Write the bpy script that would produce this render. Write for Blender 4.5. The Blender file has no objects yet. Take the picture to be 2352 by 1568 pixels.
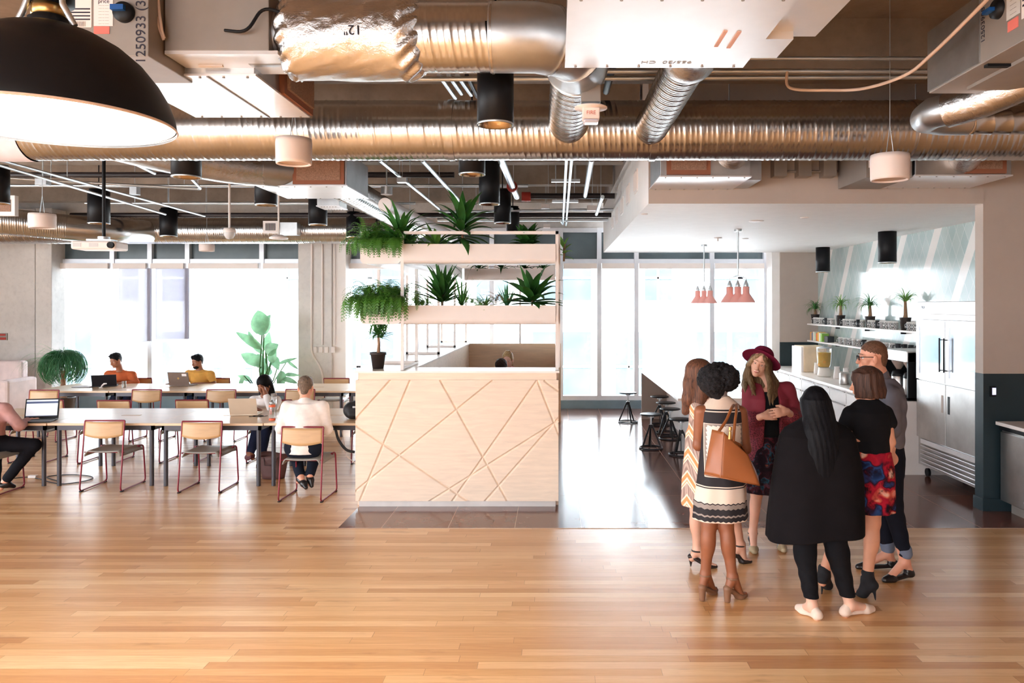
import bpy, math, random
import numpy as np
from mathutils import Vector, Matrix
PI = math.pi
random.seed(7)
F = 1750.0; HX = 1275.0; HY = 700.0; CZ = 2.1
COL = bpy.context.scene.collection
def W(px, py, Y): return Vector(((px-HX)*Y/F, Y, CZ-(py-HY)*Y/F))
def WZ(px, py, Z):
    Y = (Z-CZ)*F/(HY-py); return Vector(((px-HX)*Y/F, Y, Z))
def s2l(c): return tuple((x/12.92 if x <= .04045 else ((x+.055)/1.055)**2.4) for x in [v/255. for v in c])
# ---------------------------------------------------------------- nodes
class NT:
    def __init__(s, name):
        s.mat = bpy.data.materials.new(name); s.mat.use_nodes = True
        s.t = s.mat.node_tree; s.bs = s.t.nodes['Principled BSDF']; s.out = s.t.nodes['Material Output']
    def n(s, ty, ins=None, **kw):
        nd = s.t.nodes.new(ty)
        for k, v in kw.items(): setattr(nd, k, v)
        if ins:
            for k, v in ins.items():
                s.set(nd.inputs[k], v)
        return nd
    def set(s, sock, v):
        if isinstance(v, bpy.types.NodeSocket): s.t.links.new(v, sock)
        elif v is not None:
            if isinstance(v, (tuple, list)) and sock.type == 'RGBA' and len(v) == 3: v = (*v, 1)
            sock.default_value = v
    def m(s, op, a, b=None, c=None):
        nd = s.t.nodes.new('ShaderNodeMath'); nd.operation = op
        for i, v in enumerate((a, b, c)):
            if v is not None: s.set(nd.inputs[i], v)
        return nd.outputs[0]
    def mix(s, f, a, b, bt='MIX'):
        nd = s.t.nodes.new('ShaderNodeMix'); nd.data_type = 'RGBA'; nd.blend_type = bt
        s.set(nd.inputs[0], f); s.set(nd.inputs[6], a); s.set(nd.inputs[7], b); return nd.outputs[2]
    def ramp(s, f, stops, interp='LINEAR'):
        nd = s.t.nodes.new('ShaderNodeValToRGB'); cr = nd.color_ramp; cr.interpolation = interp
        while len(cr.elements) < len(stops): cr.elements.new(.5)
        for e, (p, c) in zip(cr.elements, stops):
            e.position = p; e.color = (*c, 1) if len(c) == 3 else c
        s.set(nd.inputs[0], f); return nd.outputs[0]
    def obj(s):
        tc = s.t.nodes.new('ShaderNodeTexCoord'); sp = s.t.nodes.new('ShaderNodeSeparateXYZ')
        s.t.links.new(tc.outputs['Object'], sp.inputs[0]); return tc.outputs['Object'], sp.outputs[0], sp.outputs[1], sp.outputs[2]
    def comb(s, x=0, y=0, z=0):
        return s.n('ShaderNodeCombineXYZ', {0: x, 1: y, 2: z}).outputs[0]
    def noise(s, v, scale, detail=3, rough=.5, dist=0):
        nd = s.n('ShaderNodeTexNoise', {'Vector': v, 'Scale': scale, 'Detail': detail, 'Roughness': rough, 'Distortion': dist}); return nd.outputs[0]
    def wn(s, v):
        return s.n('ShaderNodeTexWhiteNoise', {'Vector': v}).outputs['Value']
    def scale(s, v, sc):
        return s.n('ShaderNodeVectorMath', {0: v, 1: sc}, operation='MULTIPLY').outputs[0]
    def bump(s, h, st=.3, dist=.01):
        nd = s.n('ShaderNodeBump', {'Height': h, 'Strength': st, 'Distance': dist}); s.set(s.bs.inputs['Normal'], nd.outputs[0])
    def fin(s, col=None, rough=None, metal=None, **kw):
        if col is not None: s.set(s.bs.inputs['Base Color'], col)
        if rough is not None: s.set(s.bs.inputs['Roughness'], rough)
        if metal is not None: s.set(s.bs.inputs['Metallic'], metal)
        for k, v in kw.items(): s.set(s.bs.inputs[k.replace('_', ' ')], v)
        return s.mat
def mat(name, rgb, rough=.6, metal=0, var=.08, vs=6, bump=0, bs=40, bd=.002, **kw):
    """procedural base: sRGB colour varied by noise, optional bump"""
    t = NT(name); v, x, y, z = t.obj(); c = s2l(rgb)
    nz = t.noise(v, vs, 4)
    a = tuple(min(1, q*(1-var)) for q in c); b = tuple(min(1, q*(1+var)) for q in c)
    col = t.ramp(nz, [(.3, a), (.7, b)])
    if bump: t.bump(t.noise(v, bs, 3), bump, bd)
    return t.fin(col, rough, metal, **kw)
def emis(name, rgb, st, rgb2=None):
    t = NT(name); v, x, y, z = t.obj()
    c = s2l(rgb); col = t.ramp(t.noise(v, 3), [(.3, c), (.7, tuple(q*.97 for q in c))])
    return t.fin(col, .5, Emission_Color=col, Emission_Strength=st)
# ---------------------------------------------------------------- mesh builder
class MB:
    def __init__(s): s.v = []; s.f = []; s.m = []; s.sm = []; s.cur = 0
    def add(s, vs, fs, smooth=False):
        o = len(s.v); s.v.extend([tuple(p) for p in vs])
        for f in fs: s.f.append(tuple(i+o for i in f)); s.m.append(s.cur); s.sm.append(smooth)
        return s
    def box(s, x0, x1, y0, y1, z0, z1, M=None):
        vs = [Vector((x, y, z)) for x in (x0, x1) for y in (y0, y1) for z in (z0, z1)]
        if M is not None: vs = [M @ p for p in vs]
        return s.add(vs, [(0,1,3,2),(4,6,7,5),(0,4,5,1),(2,3,7,6),(0,2,6,4),(1,5,7,3)])
    def bx(s, c, d, M=None):
        return s.box(c[0]-d[0]/2, c[0]+d[0]/2, c[1]-d[1]/2, c[1]+d[1]/2, c[2]-d[2]/2, c[2]+d[2]/2, M)
    def frame(s, d):
        d = Vector(d).normalized(); a = Vector((0,0,1)) if abs(d.z) < .9 else Vector((1,0,0))
        u = d.cross(a).normalized(); return u, d.cross(u).normalized()
    def cyl(s, p0, p1, r0, r1=None, n=20, caps=True, smooth=True):
        p0 = Vector(p0); p1 = Vector(p1); r1 = r0 if r1 is None else r1
        u, w = s.frame(p1-p0); vs = []
        for p, r in ((p0, r0), (p1, r1)):
            for i in range(n):
                a = 2*PI*i/n; vs.append(p+u*(r*math.cos(a))+w*(r*math.sin(a)))
        s.add(vs, [(i, (i+1) % n, n+(i+1) % n, n+i) for i in range(n)], smooth)
        if caps: s.add(vs[:n], [tuple(reversed(range(n)))]); s.add(vs[n:], [tuple(range(n))])
        return s
    def tube(s, pts, r, n=8, closed=False, rad=None):
        pts = [Vector(p) for p in pts]; N = len(pts); vs = []; pu = None
        for i, p in enumerate(pts):
            if closed: d = pts[(i+1) % N]-pts[i-1]
            else: d = pts[min(i+1, N-1)]-pts[max(i-1, 0)]
            d.normalize()
            if pu is None: u, w = s.frame(d)
            else:
                u = pu-d*pu.dot(d)
                u = u.normalized() if u.length > 1e-6 else s.frame(d)[0]
                w = d.cross(u)
            pu = u; rr = rad[i] if rad else r
            for k in range(n):
                a = 2*PI*k/n; vs.append(p+u*(rr*math.cos(a))+w*(rr*math.sin(a)))
        fs = []
        for i in range(N if closed else N-1):
            j = (i+1) % N
            for k in range(n): fs.append((i*n+k, i*n+(k+1) % n, j*n+(k+1) % n, j*n+k))
        s.add(vs, fs, True)
        if not closed: s.add(vs[:n], [tuple(reversed(range(n)))]); s.add(vs[-n:], [tuple(range(n))])
        return s
    def lathe(s, prof, c=(0,0,0), ax=(0,0,1), n=32, smooth=True, a0=0, a1=2*PI):
        c = Vector(c); ax = Vector(ax).normalized(); u, w = s.frame(ax)
        full = abs(a1-a0-2*PI) < 1e-6; m = n if full else n+1; vs = []
        for r, h in prof:
            for i in range(m):
                a = a0+(a1-a0)*i/n; vs.append(c+ax*h+u*(r*math.cos(a))+w*(r*math.sin(a)))
        fs = []
        for j in range(len(prof)-1):
            for i in range(n):
                k = (i+1) % m; fs.append((j*m+i, j*m+k, (j+1)*m+k, (j+1)*m+i))
        return s.add(vs, fs, smooth)
    def sph(s, c, r, n=16, m=10, M=None, sc=(1,1,1)):
        vs = []; 
        for j in range(m+1):
            t = PI*j/m
            for i in range(n):
                a = 2*PI*i/n; p = Vector((r*sc[0]*math.sin(t)*math.cos(a), r*sc[1]*math.sin(t)*math.sin(a), r*sc[2]*math.cos(t)))
                if M is not None: p = M @ p
                vs.append(p+Vector(c))
        return s.add(vs, [(j*n+i, (j+1)*n+i, (j+1)*n+(i+1) % n, j*n+(i+1) % n) for j in range(m) for i in range(n)], True)
    def prism(s, poly, off, M=None):
        """poly: list of 3D points, off: extrusion vector"""
        n = len(poly); a = [Vector(p) for p in poly]; b = [p+Vector(off) for p in a]; vs = a+b
        if M is not None: vs = [M @ p for p in vs]
        return s.add(vs, [tuple(reversed(range(n))), tuple(range(n, 2*n))]+[(i, (i+1) % n, n+(i+1) % n, n+i) for i in range(n)])
    def grid(s, fn, nu, nv, smooth=True):
        vs = [fn(i/nu, j/nv) for j in range(nv+1) for i in range(nu+1)]
        return s.add(vs, [(j*(nu+1)+i, j*(nu+1)+i+1, (j+1)*(nu+1)+i+1, (j+1)*(nu+1)+i) for j in range(nv) for i in range(nu)], smooth)
ORG = {}
def mk(name, mb, mats, parent=None, bevel=0, solid=0, sub=0, local=False):
    me = bpy.data.meshes.new(name)
    o0 = Vector((0,0,0)) if local or parent is None else ORG.get(parent.name, Vector((0,0,0)))
    vs = mb.v if o0.length == 0 else [(p[0]-o0.x, p[1]-o0.y, p[2]-o0.z) for p in mb.v]
    me.from_pydata(vs, [], mb.f)
    if not isinstance(mats, (list, tuple)): mats = [mats]
    for q in mats: me.materials.append(q)
    me.polygons.foreach_set('material_index', mb.m); me.polygons.foreach_set('use_smooth', mb.sm); me.update()
    o = bpy.data.objects.new(name, me); COL.objects.link(o)
    if parent is not None: o.parent = parent
    ORG[o.name] = o0
    if bevel:
        b = o.modifiers.new('bevel', 'BEVEL'); b.width = bevel; b.segments = 2; b.limit_method = 'ANGLE'; b.angle_limit = .6
    if solid:
        b = o.modifiers.new('solid', 'SOLIDIFY'); b.thickness = solid; b.offset = 0
    if sub:
        b = o.modifiers.new('sub', 'SUBSURF'); b.levels = sub; b.render_levels = sub
    return o
def tag(o, label, cat, group=None):
    o['label'] = label; o['category'] = cat
    if group: o['group'] = group
    return o
def struct(name, mb, mats, label=None, bevel=0, parent=None):
    o = mk(name, mb, mats, parent, bevel)
    if parent is None:
        o['kind'] = 'structure'
        if label: o['label'] = label
    return o
def thing(name, label, cat, loc=(0,0,0), group=None, rz=0):
    o = bpy.data.objects.new(name, None); o.empty_display_size = .1; COL.objects.link(o); o.location = loc; o.rotation_euler.z = rz
    ORG[o.name] = Vector(loc); return tag(o, label, cat, group)
def dup(root, loc, rz=0, label=None, group=None, sc=None):
    r = root.copy(); COL.objects.link(r); r.location = loc; r.rotation_euler = (0, 0, rz)
    if sc: r.scale = sc if isinstance(sc, (tuple, list)) else (sc,)*3
    if label: r['label'] = label
    if group: r['group'] = group
    for ch in list(root.children):
        c = ch.copy(); COL.objects.link(c); c.parent = r
        for g in list(ch.children):
            d = g.copy(); COL.objects.link(d); d.parent = c
    return r
def arc(c, r, a0, a1, n, u, w):
    c = Vector(c); u = Vector(u); w = Vector(w)
    return [c+u*(r*math.cos(a0+(a1-a0)*i/n))+w*(r*math.sin(a0+(a1-a0)*i/n)) for i in range(n+1)]
def fillet(pts, r, n=5):
    """round the inner corners of a polyline"""
    pts = [Vector(p) for p in pts]; out = [pts[0]]
    for i in range(1, len(pts)-1):
        a, b, c = pts[i-1], pts[i], pts[i+1]; d1 = (a-b); d2 = (c-b); q = min(r, d1.length*.45, d2.length*.45)
        p1 = b+d1.normalized()*q; p2 = b+d2.normalized()*q
        for k in range(n+1):
            t = k/n; out.append(p1*(1-t)**2+b*2*t*(1-t)+p2*t*t)
    out.append(pts[-1]); return out
def text_mesh(s, size, M, name='lettering', mt=None, parent=None, ext=.0006, align='CENTER'):
    cu = bpy.data.curves.new(name, 'FONT'); cu.body = s; cu.size = size; cu.extrude = ext; cu.align_x = align; cu.align_y = 'CENTER'
    o = bpy.data.objects.new(name, cu); COL.objects.link(o)
    dg = bpy.context.evaluated_depsgraph_get(); me = bpy.data.meshes.new_from_object(o.evaluated_get(dg))
    bpy.data.objects.remove(o); me.transform(M if parent is None else Matrix.Translation(-ORG[parent.name]) @ M)
    me.materials.clear(); me.materials.append(mt)
    o = bpy.data.objects.new(name, me); COL.objects.link(o); o.parent = parent
    ORG[o.name] = ORG[parent.name] if parent else Vector((0,0,0)); return o
# ---------------------------------------------------------------- implicit surfaces
class Vol:
    def __init__(s, lo, hi, h, fine=None):
        s.h = h; s.ax = []
        for i in range(3):
            if fine is None: s.ax.append(np.arange(lo[i], hi[i]+h, h)); continue
            f0, f1, hf = max(lo[i], fine[0][i]), min(hi[i], fine[1][i]), fine[2]
            s.ax.append(np.concatenate([np.arange(f0-h, lo[i]-h, -h)[::-1], np.arange(f0, f1, hf), np.arange(f1, hi[i]+h, h)]))
        s.ax = [q.astype(np.float32) for q in s.ax]; s.n = np.array([len(q) for q in s.ax]); s.a = np.full(s.n, .5, np.float32); s.id = np.zeros(s.n, np.uint8)
    def _box(s, lo, hi, pad):
        i0 = [max(0, int(np.searchsorted(q, l-pad))-1) for q, l in zip(s.ax, lo)]; i1 = [min(len(q), int(np.searchsorted(q, l+pad))+1) for q, l in zip(s.ax, hi)]
        if any(b <= a for a, b in zip(i0, i1)): return None
        return tuple(slice(a, b) for a, b in zip(i0, i1)), np.meshgrid(*[q[a:b] for q, a, b in zip(s.ax, i0, i1)], indexing='ij', sparse=True)
    def comb(s, lo, hi, fn, k=.01, id=0, mode='u'):
        r = s._box(lo, hi, k+3*s.h)
        if r is None: return s
        sl, (X, Y, Z) = r; d = fn(X, Y, Z).astype(np.float32); a = s.a[sl]
        if mode == 'u':
            w = d < a; s.id[sl] = np.where(w, id, s.id[sl]); hh = np.maximum(k-np.abs(a-d), 0)/k; s.a[sl] = np.minimum(a, d)-hh*hh*k*.25
        else:
            d = -d; hh = np.maximum(k-np.abs(a-d), 0)/k; s.a[sl] = np.maximum(a, d)+hh*hh*k*.25
        return s
    def rc(s, a, b, ra, rb=None, k=.015, id=0, flat=None, mode='u', noise=None):
        a = np.array(a, np.float32); b = np.array(b, np.float32); rb = ra if rb is None else rb; R = max(ra, rb)
        ab = b-a; L2 = float(ab @ ab)+1e-12
        if flat is not None:
            fd = np.array(flat[0], np.float32); fd = fd/np.linalg.norm(fd); fs = flat[1]
        ext = R*(max(1, flat[1]) if flat is not None else 1)
        def fn(X, Y, Z):
            px, py, pz = X-a[0], Y-a[1], Z-a[2]
            t = np.clip((px*ab[0]+py*ab[1]+pz*ab[2])/L2, 0, 1)
            qx, qy, qz = px-t*ab[0], py-t*ab[1], pz-t*ab[2]
            q2 = qx*qx+qy*qy+qz*qz
            if flat is not None:
                c = qx*fd[0]+qy*fd[1]+qz*fd[2]; q2 = q2+c*c*(1/fs**2-1)
            d = np.sqrt(np.maximum(q2, 0))-(ra+(rb-ra)*t)
            if flat is not None and fs < 1: d = d*max(fs, .5)
            if noise is not None: d = d+noise(X, Y, Z)
            return d
        return s.comb(np.minimum(a, b)-ext, np.maximum(a, b)+ext, fn, k, id, mode)
    def ell(s, c, r, R=None, k=.015, id=0, mode='u', noise=None):
        c = np.array(c, np.float32); r = np.array(r, np.float32); R = np.eye(3) if R is None else np.array(R); e = r.max() if R is not None else r
        def fn(X, Y, Z):
            x, y, z = X-c[0], Y-c[1], Z-c[2]
            u = (R[0][0]*x+R[1][0]*y+R[2][0]*z)/r[0]; v = (R[0][1]*x+R[1][1]*y+R[2][1]*z)/r[1]; w = (R[0][2]*x+R[1][2]*y+R[2][2]*z)/r[2]
            k0 = np.sqrt(u*u+v*v+w*w)+1e-6; k1 = np.sqrt((u/r[0])**2+(v/r[1])**2+(w/r[2])**2)+1e-6
            d = k0*(k0-1)/k1
            if noise is not None: d = d+noise(X, Y, Z)
            return d
        return s.comb(c-e, c+e, fn, k, id, mode)
    def loft(s, st, ang=0, k=.015, id=0, folds=None, mode='u', noise=None, pw=2.0):
        """st: rows (z,cx,cy,rx,ry) rising in z; folds=(n,amp_bottom,amp_top,phase)"""
        st = sorted(st); A = np.array(st, np.float32); z0, z1 = A[0, 0], A[-1, 0]; ca, sa = math.cos(ang), math.sin(ang); m = max(A[:, 3].max(), A[:, 4].max())*1.15
        lo = [A[:, 1].min()-m, A[:, 2].min()-m, z0]; hi = [A[:, 1].max()+m, A[:, 2].max()+m, z1]
        def fn(X, Y, Z):
            zz = Z.ravel(); f = [np.interp(zz, A[:, 0], A[:, i]).astype(np.float32).reshape(Z.shape) for i in (1, 2, 3, 4)]
            x = X-f[0]; y = Y-f[1]; u = (x*ca+y*sa)/f[2]; v = (-x*sa+y*ca)/f[3]
            rr = (np.abs(u)**pw+np.abs(v)**pw)**(1/pw)
            if folds:
                th = np.arctan2(v, u); t = (Z-z0)/(z1-z0); am = folds[1]+(folds[2]-folds[1])*t
                rr = rr-am*(np.sin(folds[0]*th+folds[3]+2*t)*.6+np.sin(folds[0]*.62*th*1.0+folds[3]*2.3)*.4)
            d = (rr-1)*np.minimum(f[2], f[3])
            d = np.maximum(d, np.maximum(z0-Z, Z-z1))
            if noise is not None: d = d+noise(X, Y, Z)
            return d
        return s.comb(lo, hi, fn, k, id, mode)
    def cut(s, p, nrm):
        """keep only the half space where (x-p).n<0"""
        X, Y, Z = np.meshgrid(*s.ax, indexing='ij', sparse=True)
        nrm = np.array(nrm, float); nrm /= np.linalg.norm(nrm)
        d = (X-p[0])*nrm[0]+(Y-p[1])*nrm[1]+(Z-p[2])*nrm[2]; s.a = np.maximum(s.a, d.astype(np.float32)); return s
    def mesh(s):
        a = s.a.copy(); a[0] = a[-1] = .5; a[:, 0] = a[:, -1] = .5; a[:, :, 0] = a[:, :, -1] = .5
        ins = a < 0; N = s.n
        c = ins[:-1, :-1, :-1].astype(np.uint8)
        for d in ((1,0,0),(0,1,0),(0,0,1),(1,1,0),(1,0,1),(0,1,1),(1,1,1)):
            c = c+ins[d[0]:N[0]-1+d[0], d[1]:N[1]-1+d[1], d[2]:N[2]-1+d[2]]
        act = np.argwhere((c > 0) & (c < 8)); idx = np.full(c.shape, -1, np.int32); idx[tuple(act.T)] = np.arange(len(act))
        acc = np.zeros((len(act), 3)); cnt = np.zeros(len(act))
        cor = [(i, j, k) for i in (0, 1) for j in (0, 1) for k in (0, 1)]
        val = {q: a[act[:, 0]+q[0], act[:, 1]+q[1], act[:, 2]+q[2]].astype(float) for q in cor}
        for q in cor:
            for axx in range(3):
                if q[axx]: continue
                r = list(q); r[axx] = 1; r = tuple(r); v0 = val[q]; v1 = val[r]; w = (v0 < 0) != (v1 < 0)
                t = np.where(w, v0/(v0-v1+1e-12*(v0 == v1)), 0)
                for ax2 in range(3): acc[:, ax2] += np.where(w, (t if ax2 == axx else q[ax2]), 0)
                cnt += w
        P = np.stack([np.interp(act[:, i]+acc[:, i]/cnt, np.arange(len(s.ax[i])), s.ax[i].astype(float)) for i in range(3)], 1)
        ids = s.id[tuple(act.T)]; quads = []
        for axx in range(3):
            o = [(0,0,0)]*4; b, c2 = [(1, 2), (2, 0), (0, 1)][axx]
            sl0 = [slice(None)]*3; sl1 = [slice(None)]*3; sl0[axx] = slice(0, -1); sl1[axx] = slice(1, None)
            i0 = ins[tuple(sl0)]; i1 = ins[tuple(sl1)]; e = np.argwhere(i0 != i1)
            e = e[(e[:, b] > 0) & (e[:, c2] > 0) & (e[:, b] < N[b]-1) & (e[:, c2] < N[c2]-1)]
            fl = i0[tuple(e.T)]
            def g(db, dc):
                q = e.copy(); q[:, b] -= db; q[:, c2] -= dc; return idx[tuple(q.T)]
            Q = np.stack([g(1, 1), g(0, 1), g(0, 0), g(1, 0)], 1); Q[~fl] = Q[~fl][:, ::-1]; quads.append(Q)
        return P, np.concatenate(quads), ids
def mkvol(name, vol, mats, parent=None, paint=None, extra=None, smooth=1, origin=(0,0,0)):
    """turn implicit volume into one mesh object; vol coordinates are parent-local"""
    P, Q, ids = vol.mesh()
    for _ in range(smooth):
        S = np.zeros_like(P); C = np.zeros(len(P))
        for i in range(4):
            j = (i+1) % 4
            np.add.at(S, Q[:, i], P[Q[:, j]]); np.add.at(S, Q[:, j], P[Q[:, i]]); np.add.at(C, Q[:, i], 1); np.add.at(C, Q[:, j], 1)
        P = P*.5+S/np.maximum(C, 1)[:, None]*.5
    if not isinstance(mats, (list, tuple)): mats = [mats]
    mi = ids[Q[:, 0]].astype(np.int32)
    if paint is not None: mi = paint(P[Q].mean(1), mi)
    nv0, nq = len(P), len(Q); ev = []; ef = []; em = []
    if extra is not None and extra.v: ev, ef, em = extra.v, extra.f, extra.m
    me = bpy.data.meshes.new(name)
    tv = np.concatenate([P, np.array(ev).reshape(-1, 3)]) if ev else P
    loops = Q.ravel().tolist(); starts = list(range(0, nq*4, 4)); tot = [4]*nq
    for f in ef: starts.append(len(loops)); tot.append(len(f)); loops.extend([i+nv0 for i in f])
    me.vertices.add(len(tv)); me.vertices.foreach_set('co', tv.astype(np.float32).ravel())
    me.loops.add(len(loops)); me.loops.foreach_set('vertex_index', loops)
    me.polygons.add(len(starts)); me.polygons.foreach_set('loop_start', starts)
    me.polygons.foreach_set('material_index', mi.tolist()+list(em)); me.polygons.foreach_set('use_smooth', [True]*len(starts))
    me.update(calc_edges=True); me.validate()
    for q in mats: me.materials.append(q)
    o = bpy.data.objects.new(name, me); COL.objects.link(o); o.parent = parent
    ORG[o.name] = ORG.get(parent.name, Vector((0,0,0))) if parent else Vector((0,0,0))
    return o
SKY=5.0; SUN=13; SUNEL=48; EXPO=1.1
# ================================================================ materials
def wood_floor():
    t = NT('oak plank floor'); v, x, y, z = t.obj()
    pw = .083; row = t.m('FLOOR', t.m('DIVIDE', y, pw)); r1 = t.wn(t.comb(row, 3.7, 0)); r2 = t.wn(t.comb(row, 9.1, 2))
    L = t.m('ADD', 1.0, t.m('MULTIPLY', r2, .9))
    u = t.m('DIVIDE', t.m('ADD', x, t.m('MULTIPLY', r1, 7)), L); col = t.m('FLOOR', u)
    k = t.wn(t.comb(row, col, 1)); k2 = t.wn(t.comb(col, row, 5))
    base = t.ramp(k, [(0, s2l((204,150,98))), (.3, s2l((222,172,118))), (.65, s2l((234,190,138))), (1, s2l((244,208,160)))])
    g = t.noise(t.comb(t.m('ADD', t.m('MULTIPLY', x, 2.2), t.m('MULTIPLY', k2, 40)), t.m('MULTIPLY', y, 38), 0), 1.0, 6, .65, 1.2)
    base = t.mix(t.m('MULTIPLY', t.ramp(g, [(.35, (0,0,0)), (.75, (1,1,1))]), .45), base, t.mix(1, base, s2l((206,170,136)), 'MULTIPLY'))
    kn = t.ramp(t.noise(t.comb(t.m('MULTIPLY', x, 1.5), t.m('MULTIPLY', y, 6), 4), 1.6, 4, .6), [(.62, (0,0,0)), (.74, (1,1,1))])
    base = t.mix(t.m('MULTIPLY', kn, .35), base, s2l((150,92,50)))
    fy = t.m('FRACT', t.m('DIVIDE', y, pw)); fx = t.m('FRACT', u)
    gap = t.m('MAXIMUM', t.m('LESS_THAN', fy, .02), t.m('LESS_THAN', fx, .002))
    base = t.mix(t.m('MULTIPLY', gap, .55), base, s2l((110,70,40)))
    t.bump(t.m('SUBTRACT', t.m('MULTIPLY', g, .15), gap), .12, .002)
    ro = t.m('ADD', .3, t.m('MULTIPLY', t.noise(v, 3, 2), .1))
    return t.fin(base, ro, 0, Coat_Weight=.35, Coat_Roughness=.22)
def tile_floor():
    t = NT('brown porcelain tile'); v, x, y, z = t.obj()
    fx = t.m('FRACT', t.m('DIVIDE', t.m('ADD', x, 10.415), .627)); fy = t.m('FRACT', t.m('DIVIDE', t.m('SUBTRACT', y, 7.16-12.2), 1.22))
    g = t.m('MAXIMUM', t.m('LESS_THAN', fx, .009), t.m('LESS_THAN', fy, .0045))
    c = t.ramp(t.noise(v, 5, 5, .6), [(.3, s2l((98,62,52))), (.7, s2l((120,80,68)))])
    cell = t.wn(t.comb(t.m('FLOOR', t.m('DIVIDE', t.m('ADD', x, 10.415), .627)), t.m('FLOOR', t.m('DIVIDE', t.m('SUBTRACT', y, 7.16-12.2), 1.22)), 0))
    c = t.mix(t.m('MULTIPLY', cell, .15), c, s2l((150,104,90)))
    c = t.mix(g, c, s2l((190,165,150))); t.bump(t.m('MULTIPLY', g, -1), .2, .002)
    return t.fin(c, t.m('ADD', .12, t.m('MULTIPLY', t.noise(v, 2, 3), .08)), 0)
def concrete(name, rgb, rgb2, sc=1.2):
    t = NT(name); v, x, y, z = t.obj()
    n1 = t.noise(v, sc, 6, .65); n2 = t.noise(v, sc*9, 4, .6)
    c = t.ramp(n1, [(.3, s2l(rgb2)), (.65, s2l(rgb))]); c = t.mix(t.m('MULTIPLY', t.ramp(n2, [(.5, (0,0,0)), (.8, (1,1,1))]), .18), c, s2l(tuple(q*.6 for q in rgb2)))
    t.bump(n2, .25, .004); return t.fin(c, .85)
M = {}
M['oak'] = wood_floor(); M['tile'] = tile_floor()
M['slab'] = concrete('ceiling concrete', (158,142,128), (122,108,96))
M['conc'] = concrete('column concrete', (226,223,220), (204,202,200))  # lightened concrete: glare from the windows is put into the colour
M['tan'] = mat('tan wall paint', (184,170,160), .75, var=.03, bump=.05, bs=200)
M['white'] = mat('white wall paint', (250,247,245), .6, var=.02)
M['teal'] = mat('dark teal wall paint', (26,46,54), .55, var=.05)
M['alu'] = mat('window aluminium', (225,230,238), .4, .3, var=.03)
M['bluebase'] = mat('blue grey sill panel', (120,145,160), .5, var=.05)
M['metalw'] = mat('white powder coat', (238,230,226), .45, var=.02)
M['spand'] = mat('spandrel dark glass', (84,98,104), .25, var=.25, vs=1.5)
def diamond_tile():
    t = NT('kitchen diamond tile'); v, x, y, z = t.obj()
    a = t.m('DIVIDE', y, .20); b = t.m('DIVIDE', z, .34)
    p = t.m('ADD', a, b); q = t.m('SUBTRACT', a, b); fp = t.m('FRACT', p); fq = t.m('FRACT', q)
    g = t.m('MAXIMUM', t.m('LESS_THAN', fp, .035), t.m('LESS_THAN', fq, .035))
    cell = t.wn(t.comb(t.m('FLOOR', p), t.m('FLOOR', q), 0))
    c = t.ramp(cell, [(0, s2l((178,196,196))), (1, s2l((192,206,204)))])
    st = t.m('LESS_THAN', t.m('FRACT', t.m('DIVIDE', t.m('FLOOR', p), 5)), .15)
    c = t.mix(st, c, s2l((236,232,228))); c = t.mix(t.m('MULTIPLY', g, .8), c, s2l((232,234,232)))
    t.bump(t.m('ADD', t.m('MULTIPLY', g, -1), t.m('MULTIPLY', cell, .6)), .5, .004)
    return t.fin(c, .12)
M['diamond'] = diamond_tile()
def glass(name, tint=(1,1,1)):
    t = NT(name); v, x, y, z = t.obj()
    tr = t.n('ShaderNodeBsdfTransparent', {'Color': (*tint, 1)}); gl = t.n('ShaderNodeBsdfGlossy', {'Roughness': .03, 'Color': (1,1,1,1)})
    fr = t.n('ShaderNodeFresnel', {'IOR': 1.4}); f = t.m('ADD', t.m('MULTIPLY', fr.outputs[0], .8), t.m('MULTIPLY', t.noise(v, .5), .01))
    mx = t.n('ShaderNodeMixShader', {0: f, 1: tr.outputs[0], 2: gl.outputs[0]}); t.t.links.new(mx.outputs[0], t.out.inputs[0]); return t.mat
M['glass'] = glass('clear glass', (.97, .985, .99))
def blindmat():
    t = NT('roller blind mesh'); v, x, y, z = t.obj()
    d = t.n('ShaderNodeBsdfDiffuse', {'Color': (*s2l((190,188,200)), 1)}); tr = t.n('ShaderNodeBsdfTransparent', {'Color': (1,1,1,1)})
    tl = t.n('ShaderNodeBsdfTranslucent', {'Color': (*s2l((200,200,212)), 1)})
    m1 = t.n('ShaderNodeMixShader', {0: .5, 1: d.outputs[0], 2: tl.outputs[0]})
    m2 = t.n('ShaderNodeMixShader', {0: t.m('ADD', .12, t.m('MULTIPLY', t.noise(v, 60), .08)), 1: m1.outputs[0], 2: tr.outputs[0]}); t.t.links.new(m2.outputs[0], t.out.inputs[0]); return t.mat
M['blind'] = blindmat()
# ================================================================ shell
BY = 15.5; ZC = 4.5
struct('floor', MB().box(-13, 7, -6.2, 16.2, -.12, 0), M['oak'], 'warm oak plank floor across the whole room')
struct('floor', MB().box(-2.04, 4.36, 7.16, 15.5, .0005, .004).box(4.36, 7, 7.16, 15.5, .0005, .004), M['tile'], 'polished brown tile floor around the reception desk and kitchen')
struct('ceiling', MB().box(-13, 7, -6.2, 16.2, ZC, ZC+.2), M['slab'], 'exposed brown concrete ceiling slab')
for i, Y in enumerate((2.7, 4.6, 6.5, 8.4, 10.35, 12.25, 14.2)):
    x1 = 7 if Y < 7.6 else .92
    struct('ceiling_beam', MB().box(-13, x1, Y-.12, Y+.12, 4.02, ZC), M['slab'], 'concrete beam running across under the ceiling slab')
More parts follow.
